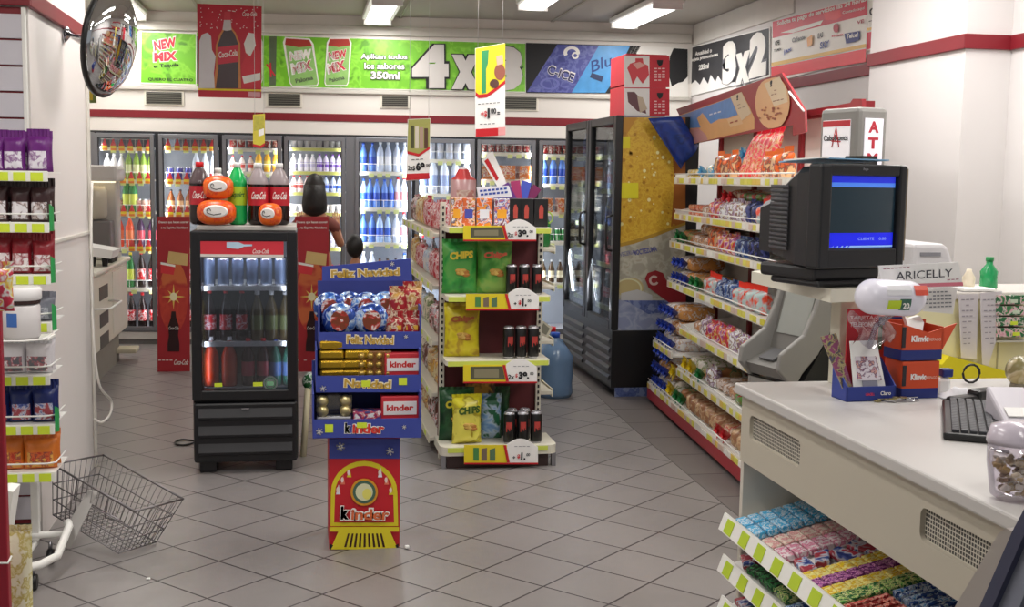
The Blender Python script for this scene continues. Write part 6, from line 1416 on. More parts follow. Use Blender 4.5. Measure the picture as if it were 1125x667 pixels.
# sloping sweet shelves: rise to the back
def sweetshelf(z, nmv):
    b = MB(); b.prism([(-.02, 0, z-.02), (-.02, 0, z-.012), (.5, 0, z+.11), (.5, 0, z+.10)], (0, L_-.035, 0), WIRE); sh = b.build('sweet_shelf', t)
    b = MB(); b.prism([(-.045, 0, z-.035), (-.038, 0, z-.038), (-.018, 0, z+.018), (-.025, 0, z+.02)], (0, L_-.02, 0), WIRE); b.build('shelf_lip', sh)
    for i in range(13):
        y = .1+i*.128
        if y < L_-.08: b = MB(); b.prism([(-.0445, y, z-.031), (-.046, y, z-.030), (-.030, y, z+.012), (-.0285, y, z+.012)], (0, .06, 0), mat('b8d030', .5)); b.build('price_tag', sh)
sweetshelf(.50, 'upper'); sweetshelf(.36, 'middle'); sweetshelf(.22, 'lower')
def SP(z, dx, y): return (CX-.02+dx, y, z-.008+.235*dx)
SLOPE = -math.atan(.235)
bars = {
 'cyan': (CB('3aa0d8', '6ac0e8', 'e8f0f4', '4ab0e0', s=75), 'light blue gum pack'), 'pink': (CB('d89098', 'e8b8b0', 'c87a80', 'e8d8c8', s=75), 'pink gum pack'), 'rose': (CB('d87a98', 'e8a0b8', 'c86a88', 'f0e0e4', s=75), 'rose gum pack'),
 'navy': (CB('2a3a7a', '4a5aa0', 'd0d4e0', 'a83a4a', s=30), 'navy sweet packet'), 'yel': (CB('e8d020', 'e8c830', 'd8a030', 'f0e890', s=75), 'yellow sweet pack'), 'pur': (CB('8a3a8a', 'a85aa8', 'e8a0c8', '6a2a6a', s=75), 'purple sweet pack'),
 'grn': (CB('4a9a4a', '8abc5a', 'e8e8a0', '2a6a3a', s=75), 'green sweet pack'), 'blu': (CB('3a7ab8', '6a9ac8', 'd8e4ec', '2a4a8a', s=75), 'blue sweet stick'), 'redd': (CB('c83a3a', 'd85a4a', 'e8b0a0', '8a2a2a', s=75), 'red sweet stick'), 'org': (CB('d8702a', 'e8a03a', 'c84a2a', 'f0d8a0', s=75), 'orange sweet stick'), 'dgrn': (CB('1a4a2a', '2a6a3a', '4a9a5a', '12301c', s=75), 'dark green sweet pack'), 'ylo2': (CB('c8a82a', '8a6a2a', 'e0c850', '4a7a3a', s=75), 'mustard sweet stick')}
BK_ = {k: one(lambda b, m=v[0], k=k: b.box((0, 0, .011), (.036 if k not in ('blu', 'redd', 'org', 'ylo2') else .13, .082 if k not in ('blu', 'redd', 'org', 'ylo2') else .020, .020), m, bev=.004), 'sweet_stick' if k in ('blu', 'redd', 'org', 'ylo2') else 'sweet_pack', 'sweets') for k, v in bars.items()}
def bar(k, z, dx, y, lab, yaw=0, sc=1):
    p = SP(z, dx, y); BK_[k].place((p[0], p[1], p[2]+.001), 0, lab, None, lab, rot=(0, SLOPE, yaw), scale=sc)
zU = .50
cols = [(3.44, 'cyan'), (3.35, 'cyan'), (3.22, 'pink'), (3.13, 'rose')]
for ci, (y, k) in enumerate(cols):
    for i in range(11):
        bar(k, zU, .03+i*.040, y, f'{bars[k][1]} in the {["far","near"][ci%2] if k=="cyan" else "only"} {k if k!="cyan" else "blue"} row of the upper counter shelf'.replace('only pink', 'peach pink').replace('only rose', 'rose coloured'), (rnd()-.5)*.12)
b = MB()
for i in range(6): bar('navy', zU, .04+i*.06, 3.02+(rnd()-.5)*.05, 'navy sweet packet scattered beside the rose gum packs on the upper counter shelf', (rnd()-.5)*1.2, 1.2)
for ci, (y, k) in enumerate([(2.93, 'yel'), (2.875, 'pur'), (2.81, 'yel'), (2.755, 'grn')]):
    for i in range(12): bar(k, zU, .02+i*.036, y, f'{bars[k][1]} in the {["far yellow","purple","near yellow","green"][ci]} row of the upper counter shelf', (rnd()-.5)*.1, (1, .72, 1))
for ci, (dx, k) in enumerate([(.07, 'redd'), (.21, 'blu'), (.35, 'grn')]):
    for i in range(14):
        kk = k if not (ci == 2) else 'blu'
        if ci == 2: continue
        kq = ('blu' if ci == 1 else 'redd'); bar(kq, zU, dx, 2.70-i*.027, f'{bars[kq][1]} in the {"back" if ci else "front"} row near the camera end of the upper counter shelf', (rnd()-.5)*.1)
for i in range(10): bar('ylo2', zU, .35, 2.70-i*.03, 'mustard sweet stick at the very back of the upper counter shelf', (rnd()-.5)*.1)
for i in range(8): bar('org', zU, .08 if i % 2 else .22, 2.24-i*.028, 'orange sweet stick nearest the camera on the upper counter shelf', (rnd()-.5)*.1)
for z, nm_ in ((.36, 'middle'), (.22, 'lower')):
    y = 3.46; seq = ['navy', 'dgrn', 'dgrn', 'grn', 'blu', 'navy', 'redd', 'org', 'yel', 'pur', 'cyan', 'rose']
    for j, k in enumerate(seq):
        for i in range(5): bar(k, z, .05+i*.05+(rnd()-.5)*.02, y+(rnd()-.5)*.02, f'{bars[k][1]} heaped on the {nm_} counter shelf', (rnd()-.5)*1.4 if k not in ('blu', 'redd', 'org') else (rnd()-.5)*.3, 1.15 if k not in ('blu', 'redd', 'org') else 1)
        y -= .10
# ================================================================ raised till stand and monitor
t = thing('till_stand', 'cream raised shelf on a post carrying the monitor over the counter', 'stand', (1.735, 3.49, CT))
pz = 1.285
q = [onZ(848, 303, pz), onZ(913, 318, pz), onZ(967, 316, pz)]; q += [Vector((q[2].x+.05, q[2].y+.35, pz)), Vector((q[0].x+.25, q[0].y+.42, pz)), Vector((q[0].x+.0, q[0].y+.18, pz))]
loc = Vector(t.location)
b = MB(); b.prism([tuple(v-loc-Vector((0, 0, .04))) for v in q], (0, 0, .04), mat('dcd8c8', .5)); b.build('shelf_board', t)
b = MB(); b.b2((-.035, -.02, .0), (.035, .05, pz-.04-CT), mat('d0ccba', .5), bev=.004); b.build('post', t)
MC = onY(953, 235, 3.22); t = thing('crt_monitor', 'black tube monitor with blue screen on the raised till stand', 'monitor', (MC.x+.0, 3.24, pz+.001), math.radians(16))
PL = mat('1c1d20', .42, vary=.03); z0, z1 = .06, .37; hw = .168
b = MB(); fw = .032
b.b2((-hw, 0, z0), (-hw+fw+.012, .06, z1), PL, bev=.008); b.b2((hw-fw, 0, z0), (hw, .06, z1), PL, bev=.008); b.b2((-hw+fw, 0, z1-.035), (hw-fw, .06, z1), PL, bev=.006); b.b2((-hw+fw, 0, z0), (hw-fw, .06, z0+.06), PL, bev=.006); b.build('bezel', t)
b = MB()
b.surf(lambda u, v: Vector((-hw+fw+.01+u*(2*hw-2*fw-.01), .012-.010*(1-(2*u-1)**2)*(1-(2*v-1)**2)+.004, z0+.058+v*(z1-.033-z0-.058))), 14, 12, mat('1c2c3a', .12, emit=.12, vary=0, coat=.5)); scr = b.build('screen', t)
def band(v0, v1, m): 
    bb = MB(); bb.surf(lambda u, v: Vector((-hw+fw+.016+u*(2*hw-2*fw-.022), .0095-.010*(1-(2*u-1)**2)*(1-(2*(v0+v*(v1-v0))-1)**2)+.004, z0+.058+(v0+v*(v1-v0))*(z1-.033-z0-.058))), 14, 3, m); return bb
band(.02, .22, mat('1420e0', .3, emit=.9, vary=0)).build('blue_bottom_band', scr); band(.90, .99, mat('2030d8', .3, emit=.8, vary=0)).build('blue_top_band', scr); band(.84, .90, mat('4a80e8', .3, emit=.8, vary=0)).build('light_band', scr); band(.02, .045, mat('90b8f0', .3, emit=.9, vary=0)).build('light_line', scr)
band(.22, .84, mat('20343f', .2, emit=.25, vary=0)).build('grey_field', scr)
b = MB(); b.text('CLIENTE    0.00', (-.02, .0, z0+.085), (1, 0, 0), (0, 0, 1), .11, .008, mat('9ab4f0', .4, emit=.8, vary=0), .0); b.build('lettering', scr)
b = MB()
secs = [(.05, hw-.004, z0+.004, z1-.004), (.12, hw-.012, z0+.008, z1-.01), (.20, .135, z0+.02, z1-.045), (.30, .10, z0+.03, z1-.10), (.37, .095, z0+.035, z1-.12)]
vs = []
for y, w_, za, zb_ in secs: vs += [(-w_, y, za), (-w_, y, (za+zb_)/2), (-w_, y, zb_-.02), (-w_+.02, y, zb_), (w_-.02, y, zb_), (w_, y, zb_-.02), (w_, y, za)]
fs = [(i*7+k, (i+1)*7+k, (i+1)*7+(k+1) % 7, i*7+(k+1) % 7) for i in range(4) for k in range(7)]+[tuple(range(7)), tuple(28+k for k in range(7))[::-1]]
b.add(vs, fs, PL); b.build('tube_housing', t)
b = MB()
for i in range(15):
    z = z0+.045+i*.0135; b.prism([(-.149, .165, z), (-.14, .205, z), (-.108, .30, z), (-.112, .30, z+.006), (-.144, .205, z+.006), (-.153, .165, z+.006)], (0, 0, .0055), mat('4a4b50', .5))
b.build('side_vent_ribs', t)
b = MB(); b.b2((-.13, .06, .02), (.13, .32, .062), PL, bev=.01); b.b2((-.12, .05, 0), (.12, .28, .022), PL, bev=.01); b.build('base', t)
b = MB(); b.b2((hw-.001, .003, z0+.02), (hw+.003, .055, z1-.01), mat('8a7a60', .5)); 
for i in range(9): b.b2((hw-.0, .008, z0+.03+i*.031), (hw+.005, .05, z0+.048+i*.031), [BLACK, mat('d8d0b8', .5), mat('6a5a4a', .5)][i % 3])
b.build('sticker_strip', t)
b = MB(); b.text('hp', (-.012, -.001, z1-.02), (1, 0, 0), (0, 0, 1), .02, .01, mat('8a8a90', .4), .02); b.build('badge', t)
# papers on the monitor
MR = Matrix.Rotation(math.radians(16), 3, 'Z'); mb_ = Vector((MC.x, 3.24, pz))
def MW(x, y, z): return mb_+MR @ Vector((x, y, z))
b = MB(); b.prism([tuple(MW(-.165, .02, .385)), tuple(MW(.10, .012, .383)), tuple(MW(.08, .2, .374)), tuple(MW(-.15, .22, .374))], (0, 0, .004), mat('8ac0e8', .5, vary=.1, scale=30)); b.prism([tuple(MW(-.175, .0, .386)), tuple(MW(-.135, .01, .386)), tuple(MW(-.13, .18, .379)), tuple(MW(-.165, .18, .379))], (0, 0, .004), PAPER); tag(b.build('leaflet'), 'light blue leaflet lying on top of the monitor', 'leaflet')
b = MB(); b.prism([tuple(q[0]+Vector((.06, .03, .001))), tuple(q[0]+Vector((.17, -.03, .001))), tuple(q[0]+Vector((.22, .0, .001))), tuple(q[0]+Vector((.12, .09, .001)))], (0, 0, .006), PAPER); b.text('|||', tuple(q[0]+Vector((.12, .0, .0082))), (1, 0, 0), (0, 1, 0), .04, .03, INK, .02); tag(b.build('folded_paper'), 'folded white paper tucked under the monitor on the raised stand', 'paper')
# printer behind, name card
t = thing('receipt_printer', 'pale grey printer right behind the monitor', 'printer', (onY(1026, 300, 4.3).x, 4.31, onY(1090, 321, 4.25).z+.001)); zp = onY(1028, 268, 4.3).z-t.location.z
b = MB(); b.prism([(-.09, 0, .0), (.10, 0, 0), (.10, .0, zp-.10), (.065, 0, zp-.015), (.04, 0, zp), (-.09, 0, zp)][::-1], (0, .3, 0), mat('d4d2d4', .4)); b.build('body', t, bevel=.015); b = MB(); b.b2((-.06, -.004, zp-.05), (.03, .0, zp-.035), mat('8a8a90', .5)); b.build('slot', t)
s = Sheet((0, 3.135, 0), (0, -1, 0), .003); s.back([(965, 292), (1053, 288), (1058, 315), (970, 317)], PAPER); s.poly([(970, 313), (1057.5, 310), (1058, 314), (970, 317)], mat('d87a8a', .5)); s.text('ARICELLY', (984, 308), (1046, 304), 9, mat('3a3a44', .5), .0); s.lines([(970, 296, 1000, 294), (1040, 308, 1054, 307)], mat('a86a7a', .5), 1)
s.build('name_card_tmp'); o = bpy.data.objects['name_card_tmp']; o.name = 'name_card'; tag(o, 'white name card with pink edge propped below the monitor', 'name card')
s = Sheet((0, 3.145, 0), (0, -1, 0), .002); s.back([(1014, 318), (1052, 316), (1047, 345), (1014, 342)], mat('e4e0dc', .5)); s.lines([(1016+0*i, 322+i*4, 1046, 321+i*4) for i in range(5)], mat('7a7a80', .5), 1.4); tag(s.build('notice_sheet'), 'small printed notice sheet under the white name card', 'notice')
# mint dispenser capsule
tc_ = onY(978, 327, 3.07); t = thing('mint_dispenser', 'large white mint shaped dispenser on a clear stand above the counter boxes', 'dispenser', (tc_.x, 3.07, CT)); zc = tc_.z-CT
b = MB(); n = 16; L2_ = .105; r_ = .051
prof = [(r_*math.sin(a), -L2_+r_*(1-math.cos(a)), M_('e8e6f2')) for a in [PI/2*i/6 for i in range(7)]]+[(r_*math.sin(a), L2_-r_*(1-math.cos(a)), M_('e8e6f2')) for a in [PI/2*(6-i)/6 for i in range(7)]]
prof = [(max(.0005, a), z, m) for a, z, m in prof]
b.lathe(prof, c=(0, 0, zc), seg=22, axis=(1, .0, -.06)); b.build('capsule', t)
b = MB()
for (x, w_, c, h_, z_) in ((-.032, .04, 'c4dc28', .026, -.016), (.004, .034, '3a6a58', .034, -.016), (-.035, .075, 'd8d8dc', .03, .026), (.05, .04, 'd85a48', .03, .026)):
    b.add([(x+dx_*w_, -(r_+.0015)*math.cos(a_), zc+(r_+.0015)*math.sin(a_)) for dx_ in (0, 1) for a_ in (z_/r_-h_/2/r_, z_/r_, z_/r_+h_/2/r_)], [(0, 3, 4, 1), (1, 4, 5, 2)], mat(c, .4))
b.build('printed_labels', t)
b = MB(); b.text('20', (.012, -r_-.002, zc-.026), (1, 0, 0), (0, 0, 1), .02, .016, NMW, .04); b.build('lettering', t)
b = MB(); b.tube([(.02, .0, zc-.04), (.04, .15, zc-.10), (.05, .28, .02)], .009, glass('e8e8f0', .15), 10); b.build('clear_stem', t); b = MB(); b.lathe([(.06, 0, glass('e8e8f0', .15)), (.05, .02, glass('e8e8f0', .15))], c=(.05, .30, 0), seg=20); b.build('clear_base', t)
b = MB(); b.surf(lambda u, v: Vector((-.03+.12*u+.02*math.sin(v*5), .16+.02*math.sin(u*6), zc-.16+.09*v+.015*math.sin(u*9))), 8, 6, glass('e0dce4', .25, .2)); b.build('hanging_wrap', t)
# leaflet holder
p = onZ(957, 441, CT); t = thing('leaflet_holder', 'blue cardboard leaflet holder with red header on the counter', 'leaflet holder', (p.x, p.y, CT), .06)
b = MB(); wv = .082
b.prism([(-wv, 0, 0), (-wv, .09, 0), (-wv, .09, .12), (-wv, .0, .045)], (.004, 0, 0), mat('2a3c90', .45)); b.prism([(wv-.004, 0, 0), (wv-.004, .09, 0), (wv-.004, .09, .12), (wv-.004, .0, .045)], (.004, 0, 0), mat('2a3c90', .45)); b.b2((-wv, 0, 0), (wv, .004, .045), mat('2a3c90', .45)); b.b2((-wv, 0, 0), (wv, .09, .004), mat('2a3c90', .45)); b.build('box_tray', t)
b = MB(); b.b2((-.04, .088, 0), (.066, .093, .27), mat('c02834', .45)); b.text('TARJETA', (-.033, .0865, .235), (1, 0, 0), (0, 0, 1), .08, .014, mat('e8b8b8', .5), .03); b.text('TELEFONO', (-.033, .0865, .215), (1, 0, 0), (0, 0, 1), .09, .014, mat('e8b8b8', .5), .03); b.build('red_header', t)
b = MB(); b.text('USACELL', (-.02, -.001, .018), (1, 0, 0), (0, 0, 1), .03, .008, mat('e83a48', .5), .03); b.text('Claro', (.03, -.001, .018), (1, 0, 0), (0, 0, 1), .035, .012, PAPER, .03); b.build('lettering', t)
b = MB(); b.prism([(-.05, .015, .03), (.058, .015, .03), (.045, .06, .175), (-.045, .06, .175)], (0, .004, 0), PAPER); b.prism([(-.035, .0225, .06), (.045, .0225, .06), (.035, .045, .13), (-.035, .045, .13)], (0, -.003, 0), CB('8a5a8a', 'e0b0a0', '6a4a6a', 'd8d0d8', s=50)); b.prism([(-.02, .0165, .038), (.03, .0165, .038), (.03, .024, .06), (-.02, .024, .06)], (0, -.003, 0), mat('8a8a98', .5)); 
o = b.build('white_leaflet', None, (p.x, p.y, CT), .06); tag(o, 'white card leaflet with a phone picture in the blue holder', 'leaflet')
b = MB(); b.prism([(-.075, .02, .02), (-.045, .02, .02), (-.095, .055, .20), (-.145, .055, .19)], (0, .006, 0), CB('4a4a6a', '6a5a4a', 'a8a070', '8a4a6a', s=40)); o = b.build('magazine', None, (p.x, p.y, CT), .06); tag(o, 'folded dark magazine leaning out of the left of the blue holder', 'magazine')
# orange boxes
p = onZ(1010, 438, CT); OR = mat('d8502a', .45); OB = mat('22327c', .45)
def obox(lab, z, flare, w_, h_):
    t = thing('phone_card_box', lab, 'box', (p.x, p.y+.0, CT+z), .05)
    b = MB(); b.box((0, .05, h_*.14), (w_, .1, h_*.28), OB, bev=.002)
    x = w_/2
    if flare: b.prism([(-x, 0, h_*.28), (x, 0, h_*.28), (x+.045, 0, h_*.98), (x*.3, 0, h_*.74), (-x, 0, h_*.98)][::-1], (0, .004, 0), OR); b.prism([(-x, .096, h_*.28), (x, .096, h_*.28), (x, .096, h_), (-x, .096, h_)][::-1], (0, .004, 0), OR); b.b2((-x, .0, h_*.28), (-x+.004, .1, h_*.95), OR); b.b2((x-.004, .0, h_*.28), (x, .1, h_*.9), OR)
    else: b.b2((-x, 0, h_*.28), (x, .1, h_), OR)
    b.build('box_body', t); b = MB(); b.text('Klinvic', (-x*.55, -.002, h_*.5), (1, 0, 0), (0, 0, 1), w_*.42, h_*.17, PAPER, .05); b.text('PREPAGO', (x*.25, -.002, h_*.52), (1, 0, 0), (0, 0, 1), w_*.32, h_*.08, mat('e8c0b0', .5), .02); b.build('lettering', t)
    b = MB(); b.b2((-x-.0, -.003, h_*.35), (-x+.012, .0, h_*.9), mat('2a2a30', .5)); b.build('dark_edge', t)
    return t
obox('orange and blue card box, lower of the two stacked on the counter', 0, 0, .125, .115)
obox('open orange and blue card box on top of the lower one', .118, 1, .14, .115)
pq = onZ(993, 436, CT); t = thing('phone_pack_box', 'dark box with small phone pictures left of the stacked orange boxes', 'box', (pq.x-.01, pq.y+.11, CT)); b = MB(); b.box((0, .04, .12), (.13, .08, .24), mat('b83a2a', .5), bev=.003); b.build('box_body', t); b = MB(); b.b2((-.05, -.003, .13), (-.015, .0, .21), mat('3a5a3a', .5)); b.b2((.0, -.003, .13), (.04, .0, .20), mat('7a2a4a', .5)); b.b2((-.06, -.003, .21), (.06, .0, .235), OB); b.build('printed_pictures', t)
tag(MB().prism([(-.02, 0, 0), (.02, .0, 0), (.035, .02, .03), (.02, .02, .05), (-.01, .03, .04), (-.03, .02, .05)], (0, .02, 0), PAPER).build('crumpled_receipt', None, (p.x-.01, p.y+.02, CT+.20)), 'crumpled white receipt sticking out of the open orange box', 'receipt')
# keys
p = onZ(985, 441, CT); t = thing('key_bunch', 'bunch of metal keys lying in front of the blue holder', 'keys', p)
random.seed(2); 
for i in range(6):
    a = rnd()*2-1; x = -.05+i*.018; y = (rnd()-.5)*.03; R = Matrix.Rotation(a, 3, 'Z'); b = MB(); b.box(Vector((x, y, .004+i*.002)), (.045, .008, .003), CHROME, R=R); b.lathe([(.011, 0, mat('a89a6a', .3, .9)), (.011, .003, mat('a89a6a', .3, .9))], c=Vector((x, y, .003+i*.002))+R @ Vector((-.026, 0, 0)), seg=10); b.build('key', t)
b = MB(); b.tube([(.0+.02*math.cos(a*PI/6)+.05, .02*math.sin(a*PI/6), .004) for a in range(12)], .0015, CHROME, 5, True); b.build('key_ring', t)
# keyboard
k0, k1, k2, k3 = onZ(1037, 441, CT+.02), onZ(1096, 441, CT+.02), onZ(1100, 486, CT+.01), onZ(1038, 479, CT+.01)
kc = (k0+k1+k2+k3)/4; ex_ = ((k1-k0)+(k2-k3)).normalized(); ang = math.atan2((k3-k0).y, (k3-k0).x)
t = thing('keyboard', 'short black computer keyboard lying on the pale counter top', 'keyboard', (kc.x, kc.y, CT), ang)
lk_ = ((k3-k0).length+(k2-k1).length)/2; wk_ = abs((k1-k0).dot(Vector((-math.sin(ang), math.cos(ang), 0)))); wk_ = max(.15, min(.24, wk_))
b = MB(); b.box((0, 0, .011), (lk_, wk_, .020), BLACK, bev=.006); b.build('case', t)
ks = int(lk_/.021)
for r in range(5):
    b = MB()
    for c in range(ks): b.box((-lk_/2+.014+c*(lk_-.02)/ks, -wk_/2+.03+r*(wk_-.05)/4.6, .024), ((lk_-.02)/ks*.86, (wk_-.05)/4.6*.85, .009), mat('3c3d42', .5), bev=.002)
    b.build('key_row', t)['kind'] = 'stuff'
# scanner handset
a_, c_ = onZ(1044, 436, CT+.03), onZ(1097, 430, CT+.03); t = thing('barcode_scanner', 'long black handheld scanner lying behind the keyboard', 'scanner', (a_.x, a_.y, CT), math.atan2((c_-a_).y, (c_-a_).x))
Ls = (c_-a_).length; b = MB(); b.b2((0, -.02, .004), (Ls*.62, .02, .03), BLACK, bev=.01); b.b2((Ls*.45, -.025, .012), (Ls, .025, .044), BLACK, bev=.012); b.build('handle_body', t)
p = onZ(1076, 425, CT); b = MB(); b.tube([(p.x+.03*math.cos(a*PI/7), p.y+.05, CT+.035+.03*math.sin(a*PI/7)) for a in range(14)], .004, BLACK, 6, True); tag(b.build('coiled_cable'), 'black coiled cable loop behind the scanner', 'cable')
b = MB(); q2 = [onZ(1097, 470, CT+.004), onZ(1108, 477, CT+.004), onZ(1120, 484, CT+.004)]; b.tube([tuple(v) for v in q2], .004, BLACK, 6); tag(b.build('short_cable'), 'short black cable right of the keyboard', 'cable')
# white cloth + blue cap
p = onZ(1043, 437, CT); t = thing('correction_bottle', 'small white bottle with a blue cap left of the scanner', 'bottle', (p.x-.01, p.y+.03, CT)); b = MB(); b.box((0, 0, .03), (.05, .03, .06), PAPER, bev=.012); b.build('bottle_body', t); b = MB(); b.box((.012, 0, .073), (.036, .03, .026), OB, bev=.005); b.build('cap', t)
b = MB(); b.surf(lambda u, v: Vector((p.x-.035+.13*u, p.y-.03+.06*v, CT+.003+.03*math.sin(PI*u)*math.sin(PI*v)+.004*math.sin(20*u))), 10, 6, mat('dcdce0', .7)); tag(b.build('cleaning_cloth'), 'crumpled pale cloth beside the orange box on the counter', 'cloth')
# pens, card terminal, globe jar, sweets jar
for i, (x0, y0, x1, y1) in enumerate(((1088, 492, 1108, 497), (1091, 501, 1106, 506))):
    a_, c_ = onZ(x0, y0, CT+.006), onZ(x1, y1, CT+.006); b = MB(); b.tube([tuple(a_), tuple(a_.lerp(c_, .15)), tuple(c_)], [.001, .0045, .0045], mat('8a8a90', .3, .5) if i == 0 else mat('4a4a50', .4), 8); tag(b.build('pen'), ['silver pen pointing left, farther of two by the sweets jar', 'dark pen pointing left, nearer of two by the sweets jar'][i], 'pen')
p = onZ(1118, 474, CT); t = thing('card_terminal', 'pale grey card terminal at the right edge of the counter', 'card terminal', (p.x+.02, p.y+.05, CT), -.2); b = MB(); b.prism([(-.05, -.08, 0), (-.05, .08, 0), (-.05, .08, .10), (-.05, -.06, .03)][::-1], (.11, 0, 0), mat('c9c4cc', .4)); b.build('body', t, bevel=.008); b = MB(); b.prism([(-.035, -.05, .038), (.045, -.05, .038), (.045, -.015, .055), (-.035, -.015, .055)], (0, 0, .003), PAPER); b.build('paper_slip', t)
p = onY(1121, 424, 3.35); t = thing('round_jar', 'small round yellowish jar at the right edge behind the card terminal', 'jar', (p.x, 3.35, CT)); b = MB(); zz = p.z-CT; b.ball((0, 0, max(.06, zz)), .05, CB('b8a878', 'a89868', 'c8bc98', '8a8258', s=12), 16, 10); b.lathe([(.035, 0, mat('8a8470', .5)), (.03, max(.03, zz-.04), mat('8a8470', .5))], seg=14); b.build('jar_body', t)
p = onZ(1116, 553, CT); t = thing('sweets_jar', 'clear lidded jar of small wrapped sweets at the right counter edge', 'jar', (p.x+.012, p.y+.03, CT)); JG = glass('f0ecf4', .15, .05)
b = MB(); b.lathe([(.03, 0, JG), (.045, .01, JG), (.055, .08, JG), (.055, .12, JG)], seg=22); b.build('jar_body', t)
b = MB(); b.lathe([(.058, .12, mat('c8bfca', .2)), (.058, .13, mat('c8bfca', .2)), (.05, .155, mat('c8bfca', .2)), (.02, .165, mat('c8bfca', .2)), (.004, .166, mat('c8bfca', .2))], seg=22); b.build('domed_lid', t)
b = MB(); random.seed(4)
for i in range(90): a = rnd()*6.28; r = .04*math.sqrt(rnd()); z = .012+rnd()*.075; r *= .6+.4*z/.09; R = Matrix.Rotation(rnd()*3, 3, 'X') @ Matrix.Rotation(rnd()*3, 3, 'Z'); b.box((r*math.cos(a), r*math.sin(a), z), (.016, .011, .008), mat(['d8c8a0', 'a88a5a', 'e8e0d0', '8a6a4a', 'c8a860'][i % 5], .4), R=R, bev=.002)
o = b.build('wrapped_sweets', None, t.location); tag(o, 'wrapped gold and cream sweets filling the clear jar', 'sweets', kind='stuff')
# ================================================================ back counter behind the till
Yb_ = 4.25
t = thing('back_counter', 'cream back counter with a grey top edge behind the till', 'counter', (3.0, Yb_, 0)); xA = onY(996, 330, Yb_).x-3.0; zT = onY(1090, 321, Yb_).z
b = MB(); b.b2((xA, 0, 0), (.6, .35, zT-.03), mat('e6dfb4', .5, vary=.03), bev=.004); b.build('body', t); b = MB(); b.b2((xA-.01, -.01, zT-.03), (.6, .36, zT), mat('d0cac4', .4), bev=.005); b.build('worktop', t)
xs_ = onY(1095, 400, Yb_).x-3.0; b = MB(); b.b2((xs_-.003, -.003, .1), (xs_+.003, .0, zT-.03), mat('b0a884', .5)); b.build('panel_seam', t)
s = Sheet((0, Yb_-.10, 0), (0, -1, 0), .09); s.back([(1035, 401), (1043, 391), (1120, 412), (1135, 440), (1035, 440)], mat('e8d81c', .4)); tag(s.build('yellow_crate'), 'bright yellow plastic crate edge behind the keyboard', 'crate')
t = thing('soda_bottle', 'small green soda bottle standing on the back counter', 'bottle', (onY(1086, 310, Yb_+.1).x, Yb_+.1, zT)); b = MB(); GM = mat('2aa060', .15); b.lathe([(.028, 0, GM), (.036, .01, GM), (.034, .06, GM), (.036, .075, GM), (.014, .105, GM), (.013, .12, GM)], seg=16); b.build('bottle_body', t); b = MB(); b.lathe([(.016, .118, mat('1f8a4a', .4)), (.016, .135, mat('1f8a4a', .4))], seg=14); b.build('cap', t)
t = thing('cream_bottle', 'small cream bottle left of the green soda bottle', 'bottle', (onY(1064, 310, Yb_+.1).x, Yb_+.1, zT)); b = MB(); b.lathe([(.024, 0, mat('e8dcc4', .4)), (.026, .05, mat('e8dcc4', .4)), (.012, .075, mat('e8dcc4', .4)), (.010, .085, mat('e8dcc4', .4))], seg=14); b.build('bottle_body', t)
for i, (pp, lab) in enumerate((([(1053, 324), (1075, 323), (1073, 395), (1056, 393)], 'left hanging till receipt strip on the back counter'), ([(1077, 322), (1101, 320), (1094, 375), (1086, 402), (1079, 400)], 'right hanging till receipt strip tapering at the bottom'))):
    s = Sheet((0, Yb_-.03-.012*i, 0), (0, -1, 0), .002); s.back(pp, mat('d2ccd0', .6)); x0, x1 = pp[0][0]+3, pp[1][0]-4
    for j in range(9): s.lines([(x0+j*.2, 330+j*6, x1-j*.6, 329.5+j*6)], mat('9a949c', .6), 1.2)
    tag(s.build('receipt_strip'), lab, 'receipt')
tag(MB().box((0, 0, 0), (.14, .12, .012), PAPER, bev=.003).build('paper_stack', None, (onY(1072, 318, Yb_+.03).x, Yb_+.06, zT+.008)), 'white paper stack at the edge of the back counter above the receipts', 'paper')
for i in range(4):
    y0 = 324+i*12; pa = onY(1096, y0, Yb_-.05); pb = onY(1130, y0-.5, Yb_-.05); zc_ = onY(1110, y0+10.5, Yb_-.05).z
    t = thing('gum_box', 'green and pink gum box, '+['topmost', 'second from top', 'third from top', 'lowest'][i]+' of the stack at the right edge', 'gum box', ((pa.x+pb.x)/2, Yb_-.045, zc_))
    b = MB(); b.b2((-.07, -.005, 0), (.07, .04, pa.z-zc_-.002), CB('3a7a4a', '4a8a54', 'e0a0b0', 'd8d0c8', '2f6a40', s=30), bev=.002); b.build('box_body', t)
    b = MB(); b.b2((-.01+.01*(i % 2), -.008, .006), (.02+.01*(i % 2), -.005, .02), TAGY if i > 1 else mat('c8d8c0', .5)); b.build('price_tag', t)
t = thing('wall_rack', 'narrow shelf bracket behind the gum boxes at the right edge', 'bracket', (onY(1110, 340, Yb_).x, Yb_-.04+.045, onY(1110, 372, Yb_).z)); b = MB(); b.b2((-.08, -.03, -.012), (.08, .0, -.004), WIRE); b.build('plate', t)
